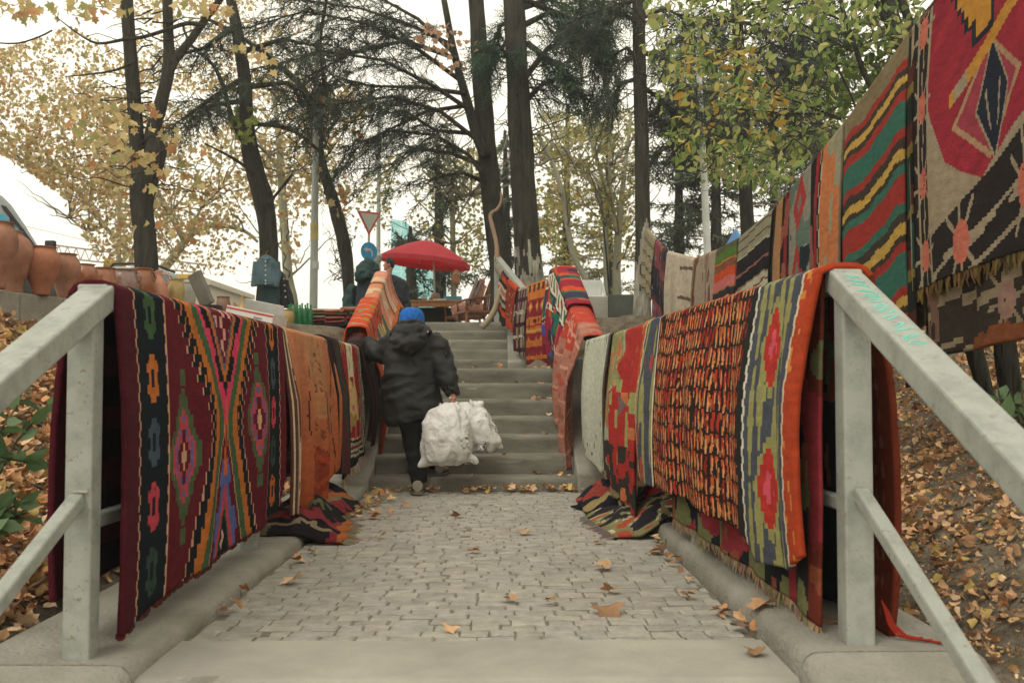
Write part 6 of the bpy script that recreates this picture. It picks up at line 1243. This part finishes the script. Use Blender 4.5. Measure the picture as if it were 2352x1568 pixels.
# low concrete wall, bench, tarpaulin
def wallbox(label, x0, x1, yt, yb, Z, m, d=.35, name='low_wall'):
    a = P(x0, yb, Z); b = P(x1, yt, Z); mb = MB(); zb = hg((a.x+b.x)/2, Z)-.1; mb.box(((a.x+b.x)/2, Z+d/2, (zb+b.z)/2), (b.x-a.x, d, b.z-zb)); tag(mb.build(name, m, bevel=.015), label, 'wall', 'low walls by the whitewashed tree')
m_dgreen = mat2('dark_green_paint', S('#3a3f38'), S('#4c5048'), scale=4, bump=.3); m_lconc = mat2('light_concrete', S('#8c8a80'), S('#a29f94'), scale=3, bump=.4)
wallbox('pale grey low concrete wall left of the whitewashed tree', 1330, 1398, 680, 735, 14.6, m_lconc); wallbox('dark green painted low wall touching the whitewashed tree', 1399, 1462, 676, 735, 14.45, m_dgreen)
p = P(1362, 664, 15.4); t = empty('bench', 'pale concrete bench with solid back behind the low wall', 'bench', p); mb = MB(); mb.box(p+Vector((-.02, .1, .0)), (.34, .06, .30), Matrix.Rotation(-.15, 3, 'X')); mb.build('backrest', m_white, t, bevel=.02); mb = MB(); mb.box(p+Vector((-.02, -.1, -.15)), (.34, .4, .05)); mb.build('seat', m_white, t, bevel=.02)
for sx in (-1, 1): mb = MB(); mb.tube([p+Vector((.17*sx-.02, .1, .1)), p+Vector((.2*sx, -.0, -.2)), p+Vector((.21*sx, .0, -.7))], .02, 6); mb.build('leg', m_white, t)
m_tarp = mat2('blue_tarpaulin', S('#2c6ea8'), S('#3a80ba'), scale=4, rough=.5, bump=.4, bscale=12, dist=.03)
g0 = [P(1694, 528, 10.5), P(1703, 550, 9.6), P(1702, 640, 9.6), P(1655, 640, 10.6), P(1652, 602, 10.6)]; mb = MB(); mb.add(g0, [(0, 1, 2, 3, 4)]); o = mb.build('tarpaulin', m_tarp); md = o.modifiers.new('t', 'SOLIDIFY'); md.thickness = .03; tag(o, 'bright blue tarpaulin peak showing behind the rainbow striped rug', 'tarpaulin')
# ---------------------------------------------------------------- vehicles, crane, buildings beyond
m_van = mat2('silver_van_paint', S('#8c9294'), S('#989ea0'), rough=.35, bump=0); m_glass = mat2('car_glass', S('#4c6468'), S('#7c9496'), scale=1, rough=.08, bump=0, spec=.8); m_rubber = mat2('black_trim', S('#1c1e20'), S('#26282a'), rough=.6, bump=0); m_suv = mat2('pale_blue_car_paint', S('#9aa8a8'), S('#a6b4b4'), rough=.3, bump=0); m_tint = mat2('blue_tint', S('#2c88a8'), S('#3898b8'), rough=.1, bump=0)
XC = [0, 0]
def extr(mb, pts, Z0, Z1):
    # profile drawn on an upright plane that faces the spot (XC, Z0), pushed back from it
    c0 = P(XC[0], 784, XC[1] or Z0); nn = Vector((c0.x, c0.y, 0)).normalized() if XC[1] else Vector((0, 1, 0)); off0 = Z0-(XC[1] or Z0)
    a = []
    for x, y in pts:
        r_ = P(x, y, 1)-Vector((0, 0, CAM_H)); o_ = Vector((0, 0, CAM_H)); dd = (nn.dot(c0)+off0)/nn.dot(r_); a.append(o_+r_*dd)
    b = [p+nn*(Z1-Z0) for p in a]; n_ = len(a); mb.add(a+b, [tuple(range(n_)), tuple(range(2*n_-1, n_-1, -1))]+[(i, i+n_, (i+1) % n_+n_, (i+1) % n_) for i in range(n_)])
Zv = 11.5; XC = [0, 11.5]; b = P(-60, 700, Zv); t = empty('van', 'silver grey van parked behind the big jars at the left edge', 'van', (b.x, Zv+.8, 1.5), 'parked vehicles')
mb = MB(); extr(mb, [(-420, 442), (-40, 440), (2, 446), (26, 470), (60, 520), (92, 572), (150, 604), (172, 640), (176, 705), (-420, 705)], Zv, Zv+1.7); mb.build('body', m_van, t, bevel=.03)
mb = MB(); extr(mb, [(-70, 485), (-2, 482), (22, 500), (28, 584), (-70, 584)], Zv-.015, Zv-.005); mb.build('window', m_glass, t); mb = MB(); extr(mb, [(34, 508), (42, 512), (82, 574), (80, 584), (36, 584)], Zv-.015, Zv-.005); mb.build('window', m_glass, t)
mb = MB(); extr(mb, [(-70, 492), (8, 492), (20, 505), (20, 516), (-70, 512)], Zv-.022, Zv-.017); mb.build('tinted_strip', m_tint, t)
mb = MB(); extr(mb, [(22, 494), (30, 500), (36, 590), (28, 590)], Zv-.03, Zv-.005); extr(mb, [(2, 470), (14, 474), (52, 524), (92, 578), (84, 582), (44, 526), (8, 482)], Zv-.03, Zv-.006); mb.build('pillar_trim', m_rubber, t)
mb = MB(); c_ = P(116, 568, Zv-.15); mb.box(c_, (.11, .07, .15)); mb.beam(c_, P(92, 584, Zv), .03, .03); mb.build('wing_mirror', m_rubber, t, bevel=.02)
for px in (-330, 110): mb = MB(); q = P(px, 735, Zv); mb.lathe((q.x, Zv+.02, 1.5+.32), [(0, -.1), (.2, -.1), (.30, -.1), (.32, -.05), (.32, .1), (0, .1)], 24, tilt=Matrix.Rotation(math.pi/2, 3, 'X')); mb.build('wheel', m_rubber, t, True)
Zk = 14.5; XC = [340, 14.5]; b = P(340, 700, Zk); t = empty('car', 'pale silver blue estate car with roof rails behind the pots', 'car', (b.x, Zk+.8, 1.5), 'parked vehicles')
mb = MB(); extr(mb, [(120, 665), (168, 655), (215, 622), (262, 612), (360, 612), (405, 630), (440, 680), (450, 735), (448, 770), (118, 770)], Zk, Zk+1.5); mb.build('body', m_suv, t, bevel=.04)
mb = MB(); extr(mb, [(345, 626), (392, 632), (418, 672), (345, 672)], Zk-.012, Zk-.004); mb.build('window', m_glass, t); mb = MB(); extr(mb, [(232, 626), (335, 624), (335, 672), (190, 672)], Zk-.012, Zk-.004); mb.build('window', m_glass, t)
mb = MB(); mb.tube([P(250, 616, Zk+.15), P(262, 606, Zk+.15), P(350, 605, Zk+.15), P(402, 626, Zk+.15)], .018, 6); mb.build('roof_rail', m_rubber, t)
for px in (185, 395): mb = MB(); q = P(px, 780, Zk); mb.lathe((q.x, Zk+.02, 1.5+.3), [(0, -.1), (.3, -.1), (.3, .1), (0, .1)], 24, tilt=Matrix.Rotation(math.pi/2, 3, 'X')); mb.build('wheel', m_rubber, t, True)
m_yel = mat2('crane_yellow', S('#b08a1c'), S('#bc962a'), bump=0); m_lat = mat2('faded_red_steel', S('#96837a'), S('#a6948a'), bump=0)
p = P(264, 609, 30); t = empty('mobile_crane', 'yellow crane head with faded lattice boom beyond the van', 'crane', p); mb = MB(); mb.box(p, (.5, .5, .3), Matrix.Rotation(.25, 3, 'Y')); mb.build('head', m_yel, t, bevel=.05)
for dx in (-.16, .05, .17): mb = MB(); mb.lathe(p+Vector((dx, -.27, -.02)), [(0, 0), (.05, 0), (.05, .02), (0, .02)], 12, tilt=Matrix.Rotation(math.pi/2, 3, 'X')); mb.build('pulley', m_rubber, t)
mb = MB(); A = [(105, 560), (470, 608)]; B = [(105, 588), (470, 628)]
for L_ in (A, B): mb.tube([P(*L_[0], 40), P(*L_[1], 40)], .035, 5)
for k in range(19):
    x0 = 105+k*20; x1 = x0+10; f = lambda L_, x: L_[0][1]+(L_[1][1]-L_[0][1])*(x-105)/365
    mb.tube([P(x0, f(B, x0), 40), P(x1, f(A, x1), 40)], .02, 4); mb.tube([P(x1, f(A, x1), 40), P(x0+20, f(B, x0+20), 40)], .02, 4)
mb.build('lattice_boom', m_lat, t)
mb = MB(); mb.tube([P(60, 520, 38), P(180, 548, 39), P(330, 580, 40)], .012, 4); tag(mb.build('overhead_wire', m_lat), 'thin overhead wire crossing the sky above the crane boom', 'wire')
XC = [0, 0]; m_gl, nt, bs = node_mat('cyan_glass_facade'); tc = nt.nodes.new('ShaderNodeTexCoord'); br = nt.nodes.new('ShaderNodeTexBrick'); br.inputs['Scale'].default_value = .25; br.offset = 0; br.inputs['Color1'].default_value = (*S('#6fc0c4'), 1); br.inputs['Color2'].default_value = (*S('#84ccd0'), 1); br.inputs['Mortar'].default_value = (*S('#b0dcd8'), 1)
mp = nt.nodes.new('ShaderNodeMapping'); mp.inputs['Rotation'].default_value = (math.pi/2, 0, 0); nt.links.new(tc.outputs['Object'], mp.inputs[0]); nt.links.new(mp.outputs[0], br.inputs[0]); nt.links.new(br.outputs[0], bs.inputs['Base Color']); bs.inputs['Roughness'].default_value = .3
t = empty('glass_tower', 'distant cyan glass building seen left of and under the parasol', 'building', (-10, 120, 0)); mb = MB(); extr(mb, [(898, 502), (925, 507), (946, 520), (946, 790), (898, 790)], 120, 132); extr(mb, [(947, 560), (1018, 570), (1018, 790), (947, 790)], 121, 133); mb.build('facade', m_gl, t)
m_bb = mat2('beige_render', S('#a39a86'), S('#b0a894'), bump=.1)
def bld(label, x0, x1, yt, Z): a = P(x0, 700, Z); b = P(x1, yt, Z); t = empty('far_building', label, 'building', ((a.x+b.x)/2, Z, 0), 'low buildings far off'); mb = MB(); mb.box(((a.x+b.x)/2, Z+5, b.z/2), (b.x-a.x, 10, b.z)); mb.build('wall', m_bb, t); mb = MB(); mb.box(((a.x+b.x)/2, Z+5, b.z+.15), (b.x-a.x+.6, 10.6, .3)); mb.build('roof', m_yel if x0 == 380 else m_bb, t); return t
bld('low beige building with yellow roof edge behind the pale plane tree', 380, 440, 640, 70); bld('low grey building behind the silver car and the grey board', 425, 476, 655, 60)
# ================================================================ PEOPLE
m_skin = mat2('skin', S('#a4705c'), S('#b8846c'), scale=6, rough=.55, bump=.15, bscale=60); m_coat = mat2('charcoal_parka', S('#0d0e0f'), S('#1a1a19'), scale=3, rough=.7, bump=.35, bscale=45, dist=.008); m_trou = mat2('dark_navy_trousers', S('#0e1214'), S('#191d20'), scale=4, rough=.85, bump=.4, bscale=50)
m_hat = mat2('blue_knit_wool', S('#0c4f9c'), S('#1c68b8'), scale=30, rough=.95, bump=1, bscale=60, dist=.02, vec=(1, 1, 1)); m_shoe = mat2('worn_beige_shoe', S('#777165'), S('#938c7e'), scale=7, rough=.7, bump=.3); m_sole = mat2('shoe_sole', S('#5c564a'), S('#77705f'), bump=.3); m_hair = mat2('dark_hair', S('#14110f'), S('#241e1a'), scale=20, rough=.6, bump=.8, bscale=90)
def ell(mb, c, r, n=16, m=12, rot=None):
    c = Vector(c); mb.loft([[c+(rot or Matrix.Identity(3)) @ Vector((r[0]*math.sin(math.pi*(i+.02)/(m+.04))*math.cos(2*math.pi*k/n), r[1]*math.sin(math.pi*(i+.02)/(m+.04))*math.sin(2*math.pi*k/n), r[2]*math.cos(math.pi*(i+.02)/(m+.04)))) for k in range(n)] for i in range(m+1)])
def rings(mb, rows, n=24, sq=1.0):
    """rows: (x, y, z, rx, ry[, tilt])"""
    mb.loft([[Vector((x+rx_*math.copysign(abs(math.cos(a))**sq, math.cos(a)), y+ry*math.copysign(abs(math.sin(a))**sq, math.sin(a)), z+(t_[0] if t_ else 0)*math.cos(a))) for a in [2*math.pi*k/n for k in range(n)]] for (x, y, z, rx_, ry, *t_) in rows])
def hand(mb, w_, d, up, s=1.0, curl=1.0, thumb=1):
    """palm and five curled fingers; w_ wrist, d pointing direction, up back of the hand"""
    w_ = Vector(w_); d = Vector(d).normalized(); up = (Vector(up)-d*Vector(up).dot(d)).normalized(); x = d.cross(up)
    mb.tube([w_, w_+d*.03*s, w_+d*.06*s, w_+d*.088*s], [.026*s, .033*s, .038*s, .034*s], 12, flat=.5 if abs(up.z) > .5 else .6)
    for k, (o, L) in enumerate(((-.030, .068), (-.010, .078), (.011, .074), (.030, .058))):
        p = w_+d*.082*s+x*o*s; pts = [p]; dd = d.copy(); 
        for j in range(3):
            dd = (dd-up*curl*.75).normalized() if j else (dd-up*curl*.35).normalized(); pts.append(pts[-1]+dd*L*s/3)
        mb.tube(pts, [.0095*s, .0092*s, .0085*s, .007*s], 8)
    p = w_+d*.03*s+x*thumb*.03*s; mb.tube([p, p+d*.022*s+x*thumb*.022*s-up*.01*s, p+d*.045*s+x*thumb*.022*s-up*.028*s], [.012*s, .0105*s, .008*s], 8)
Z1 = 8.42
def Q(px, py, dy=0): return P(px, py, Z1+dy)
foot = Q(964, 1128); t = empty('person', 'stooped person in a blue knit hat and black hooded parka climbing with white bags, left hand on the railing', 'person', (foot.x, foot.y, 0), 'people')
t['label'] = 'person in blue knit hat and black parka climbing the steps with white bags'
# body: one continuous figure under the clothes
mb = MB(); nk = Q(945, 760, .10); hd = Q(946, 733, .13)
rings(mb, [(Q(958, 965).x, Z1+.06, .60, .13, .11), (Q(956, 920).x, Z1+.07, .74, .15, .12), (Q(952, 860).x, Z1+.10, .95, .15, .12), (Q(948, 800).x, Z1+.12, 1.14, .17, .11), (Q(946, 775).x, Z1+.12, 1.24, .13, .09), (nk.x, nk.y, nk.z+.02, .055, .055)])
mb.tube([nk, hd+Vector((0, 0, -.04))], [.055, .06], 12); ell(mb, hd+Vector((0, .01, -.02)), (.078, .098, .115)); ell(mb, hd+Vector((0, .10, -.035)), (.014, .025, .02)); ell(mb, hd+Vector((-.078, .0, -.03)), (.012, .022, .032)); ell(mb, hd+Vector((.078, .0, -.03)), (.012, .022, .032))
lw = Vector((-1.205, 8.86, LT+.085)); rw = Q(1042, 918, -.06)
mb.tube([Q(905, 785, .1), Q(872, 815, .2), lw], [.05, .042, .028], 12); mb.tube([Q(996, 788, .1), Q(1028, 855, .0), rw], [.05, .042, .028], 12)
hand(mb, lw, (-.75, .3, -.12), (.1, .1, 1), 1, .8, 1); hand(mb, rw, (.0, .02, -1), (.9, -.3, 0), 1, 1.5, -1)
mb.tube([Q(942, 950, .06), Q(952, 1030, .05), Q(962, 1105, .02)], [.085, .06, .04], 12); mb.tube([Q(982, 950, .08), Q(1000, 1010, .28), Q(1004, 1078, .26)], [.085, .06, .04], 12)
fuse(mb, 'body', m_skin, t, .0075, 2)
# trousers
mb = MB(); h_ = .58
mb.tube([Q(940, 940, .06), Q(946, 985, .05), Q(952, 1030, .05), Q(958, 1075, .03), Q(963, 1106, .02), Q(964, 1111, .02)], [.115, .10, .086, .078, .074, .070], 20); mb.tube([Q(985, 940, .08), Q(996, 985, .2), Q(1001, 1015, .28), Q(1004, 1050, .26), Q(1005, 1074, .25)], [.105, .095, .085, .075, .068], 20); ell(mb, Q(960, 945, .07), (.16, .13, .12))
fuse(mb, 'trousers', m_trou, t, .011, 4, .016, .13, 3, (1, 1, .8))
# parka
mb = MB(); X = lambda px: Q(px, 800).x; zz = lambda py: Q(950, py).z
rings(mb, [(X(951), Z1+.04, zz(968), .225, .185, .05), (X(949), Z1+.04, zz(955), .245, .20, .055), (X(944), Z1+.06, zz(920), .245, .20, .03), (X(940), Z1+.08, zz(870), .235, .19, .02), (X(942), Z1+.10, zz(820), .225, .175, 0), (X(946), Z1+.12, zz(790), .215, .155, -.01), (X(947), Z1+.13, zz(770), .185, .13, -.01), (X(947), Z1+.13, zz(755), .12, .10), (X(946), Z1+.14, zz(745), .085, .085)], 28, .9)
mb.tube([Q(915, 785, .10), Q(893, 800, .14), Q(872, 812, .22), Q(852, 806, .34), lw+Vector((.045, -.02, .0))], [.115, .105, .092, .080, .066], 20)
mb.tube([Q(985, 782, .10), Q(1006, 800, .07), Q(1020, 840, .02), Q(1030, 875, -.02), Q(1038, 908, -.06)], [.095, .098, .088, .078, .062], 20)
mb.tube([Q(925, 752, .08), Q(945, 748, .02), Q(966, 753, .07), Q(972, 756, .13)], [.05, .055, .05, .04], 12)
o = fuse(mb, 'parka', m_coat, t, .011, 6, .026, .19, 4, (1, 1, 1.6))
# hood lying on the back
mb = MB(); mb.tube([Q(903, 772, -.02), Q(915, 786, -.09), Q(938, 795, -.12), Q(960, 783, -.10), Q(975, 768, -.04)], [.045, .075, .085, .065, .04], 16); mb.tube([Q(908, 758, .0), Q(930, 762, -.07), Q(955, 760, -.07), Q(978, 760, .0), Q(982, 770, .08)], [.045, .065, .065, .05, .04], 14); mb.tube([Q(918, 748, .05), Q(945, 742, .0), Q(972, 750, .05)], [.04, .045, .04], 12)
fuse(mb, 'hood', m_coat, t, .010, 5, .022, .10, 9, (1, 1, 1.3))
# waist seam, cuff and toggles
mb = MB(); pts = [Q(884+12.5*k, 884-.9*k+3*math.sin(k), -.13+.0012*(k-5)**2*4) for k in range(11)]; mb.tube(pts, .0045, 5); mb.build('waist_seam', m_coat, t, True)
for px, py in ((982, 762), (1034, 913)): mb = MB(); ell(mb, Q(px, py, -.06 if py < 800 else -.13), (.009, .006, .009), 8, 6); mb.build('snap', m_metalb, t, True)
# hat
mb = MB(); hc = hd+Vector((0, .0, -.005)); rr = [(.0, .105), (.05, .10), (.085, .078), (.102, .045), (.108, .0), (.110, -.04), (.112, -.05), (.104, -.052)]
mb.lathe(hc, [(r, z*1.0) for r, z in rr][::-1], 40, sy=1.08)
for i, v in enumerate(mb.v):
    a = math.atan2(v[1]-hc.y, v[0]-hc.x); mb.v[i] = tuple(Vector(v)+Vector((math.cos(a), math.sin(a), 0))*.0022*math.sin(a*20)+Vector((0, 0, .006*mnoise.noise(Vector(v)*18))))
mb.build('knit_hat', m_hat, t, True)
def shoe(c, ang=0, lift=0):
    mb = MB(); R = Matrix.Rotation(ang, 3, 'Z') @ Matrix.Rotation(lift, 3, 'X'); c = Vector(c)
    sec = [(-.02, .036, .085), (.0, .044, .09), (.05, .045, .085), (.12, .046, .062), (.19, .050, .045), (.24, .042, .038), (.265, .02, .028)]
    mb.loft([[c+R @ Vector((w_*math.cos(a), y, .022+h*(.5+.5*math.sin(a)))) for a in [2*math.pi*k/16 for k in range(16)]] for y, w_, h in sec]); s = mb.build('shoe', m_shoe, t, True)
    mb = MB(); mb.loft([[c+R @ Vector((w_*1.08*math.cos(a), y, .012+.013*math.sin(a))) for a in [2*math.pi*k/16 for k in range(16)]] for y, w_, h in sec]); mb.build('sole', m_sole, s, True)
f1 = Q(965, 1128); shoe((f1.x, 8.16, .0), .08); f2 = Q(1007, 1090); shoe((f2.x, 8.60, .109), -.12)
# plastic bags
m_bag = mat2('white_plastic', S('#e2e0dd'), S('#eeece9'), scale=4, rough=.25, bump=.9, bscale=15, dist=.03, spec=.5); tn = m_bag.node_tree; tr = tn.nodes.new('ShaderNodeBsdfTranslucent'); tr.inputs[0].default_value = (*S('#d4d0cc'), 1); ms = tn.nodes.new('ShaderNodeMixShader'); ms.inputs[0].default_value = .3
tn.links.new(tn.nodes['Principled BSDF'].outputs[0], ms.inputs[1]); tn.links.new(tr.outputs[0], ms.inputs[2]); tn.links.new(ms.outputs[0], tn.nodes['Material Output'].inputs[0])
hp = rw+Vector((0, 0, -.06))
def bag(label, rows, corners, dy, ha, seed):
    c = Q(rows[-1][0], rows[-1][1], dy); t2 = empty('plastic_bag', label, 'plastic bag', c, 'white carrier bags'); mb = MB()
    mb.loft([[Q(px, py, dy)+Vector((math.cos(a)*w_/2/280*(1+.06*math.sin(5*a+py)), math.sin(a)*d, 0)) for a in [2*math.pi*k/26 for k in range(26)]] for px, py, w_, d in rows])
    for (ax, ay, bx_, by_) in corners: mb.tube([Q(ax, ay, dy), Q((ax+bx_)/2, (ay+by_)/2, dy), Q(bx_, by_, dy-.01)], [.075, .045, .010], 12)
    o = fuse(mb, 'sack', m_bag, t2, .0085, 3, .026, .12, seed, (1, 1, .45))
    for (ax, ay) in ha:
        mb = MB(); a = Q(ax, ay, dy); mb.tube([a, a.lerp(hp, .5)+Vector((0, 0, .0)), hp], [.030, .013, .010], 10, flat=.5); mb.build('handle', m_bag, t2, True)
bag('bulging white plastic bag hanging nearest the leg', [(1030, 926, 34, .04), (1026, 945, 78, .09), (1024, 970, 104, .13), (1026, 1005, 112, .16), (1028, 1035, 114, .16), (1026, 1055, 108, .13), (1026, 1066, 84, .07)], [(995, 1045, 961, 1072), (1060, 1045, 1098, 1062)], -.16, [(1022, 930), (1046, 928)], 3)
bag('white plastic bag with pointed corner swinging out to the right', [(1062, 925, 50, .04), (1072, 940, 84, .08), (1080, 965, 100, .11), (1090, 990, 106, .12), (1102, 1015, 98, .11), (1094, 1036, 76, .07)], [(1122, 1000, 1156, 1028), (1085, 935, 1108, 926)], .0, [(1056, 928)], 7)
# vendor behind, head in left profile
Zp = 19.3
def V_(px, py, dy=0): return P(px, py, Zp+dy)
b = V_(911, 780); g = hg(b.x, b.y); t = empty('person', 'dark haired man in dark jacket standing in profile left of the parasol', 'person', (b.x, b.y, g), 'people')
mb = MB(); hc = V_(893, 607)
ell(mb, hc, (.088, .075, .115)); ell(mb, hc+Vector((-.02, 0, -.06)), (.07, .06, .065)); ell(mb, hc+Vector((-.092, 0, -.02)), (.022, .014, .022)); ell(mb, hc+Vector((-.078, 0, -.062)), (.014, .022, .012)); ell(mb, hc+Vector((-.075, 0, -.095)), (.025, .03, .025)); ell(mb, hc+Vector((.015, -.075, -.02)), (.02, .012, .032))
mb.tube([hc+Vector((.03, 0, -.06)), V_(892, 632)], [.055, .06], 12)
zs = V_(900, 640).z; rings(mb, [(b.x, Zp, g+.85, .14, .11), (b.x, Zp, g+1.1, .14, .11), (b.x-.02, Zp, zs-.1, .17, .12), (b.x-.05, Zp, zs, .1, .08)])
mb.tube([V_(908, 650), V_(915, 690), V_(905, 715)], [.05, .045, .03], 10); hand(mb, V_(905, 715), (-.6, -.2, -.4), (0, -.3, 1), 1, .6)
for dx in (-.08, .08): mb.tube([(b.x+dx, Zp, g+.9), (b.x+dx, Zp, g+.45), (b.x+dx, Zp, g+.08)], [.08, .06, .045], 10)
fuse(mb, 'body', m_skin, t, .011, 2)
mb = MB(); ell(mb, hc+Vector((.02, 0, .035)), (.092, .085, .098)); ell(mb, hc+Vector((.06, 0, -.02)), (.05, .07, .06)); fuse(mb, 'hair', m_hair, t, .01, 2, .008, .03)
mb = MB(); rings(mb, [(b.x+.02, Zp, g+.72, .20, .16), (b.x+.02, Zp, g+1.0, .21, .16), (b.x+.01, Zp, zs-.14, .21, .16), (b.x-.02, Zp, zs-.02, .17, .14), (V_(892, 632).x, Zp, V_(892, 630).z, .08, .08)]); mb.tube([V_(908, 648), V_(918, 690), V_(908, 712)], [.08, .075, .055], 12); fuse(mb, 'jacket', m_navy, t, .014, 4, .02, .13, 3)
mb = MB()
for dx in (-.09, .09): mb.tube([(b.x+dx, Zp, g+.85), (b.x+dx, Zp, g+.45), (b.x+dx, Zp, g+.08)], [.10, .08, .07], 12)
fuse(mb, 'trousers', m_black, t, .016, 3, .01)
for dx in (-.09, .09): mb = MB(); ell(mb, (b.x+dx-.04, Zp, g+.045), (.13, .05, .045)); mb.build('shoe', m_rubber, t, True)
# ================================================================ AIR
mb = MB(); mb.box((0, 98, 12), (230, 210, 32)); m_hz = bpy.data.materials.new('haze'); m_hz.use_nodes = True; hn = m_hz.node_tree; hn.nodes.clear()
ho = hn.nodes.new('ShaderNodeOutputMaterial'); hv = hn.nodes.new('ShaderNodeVolumePrincipled'); hv.inputs['Color'].default_value = (1, 1, 1, 1); hv.inputs['Density'].default_value = .0018; hv.inputs['Anisotropy'].default_value = .3
hn.links.new(hv.outputs[0], ho.inputs['Volume']); o = mb.build('haze', m_hz); o['kind'] = 'stuff'; tag(o, 'pale autumn haze filling the air between the trees', 'haze')
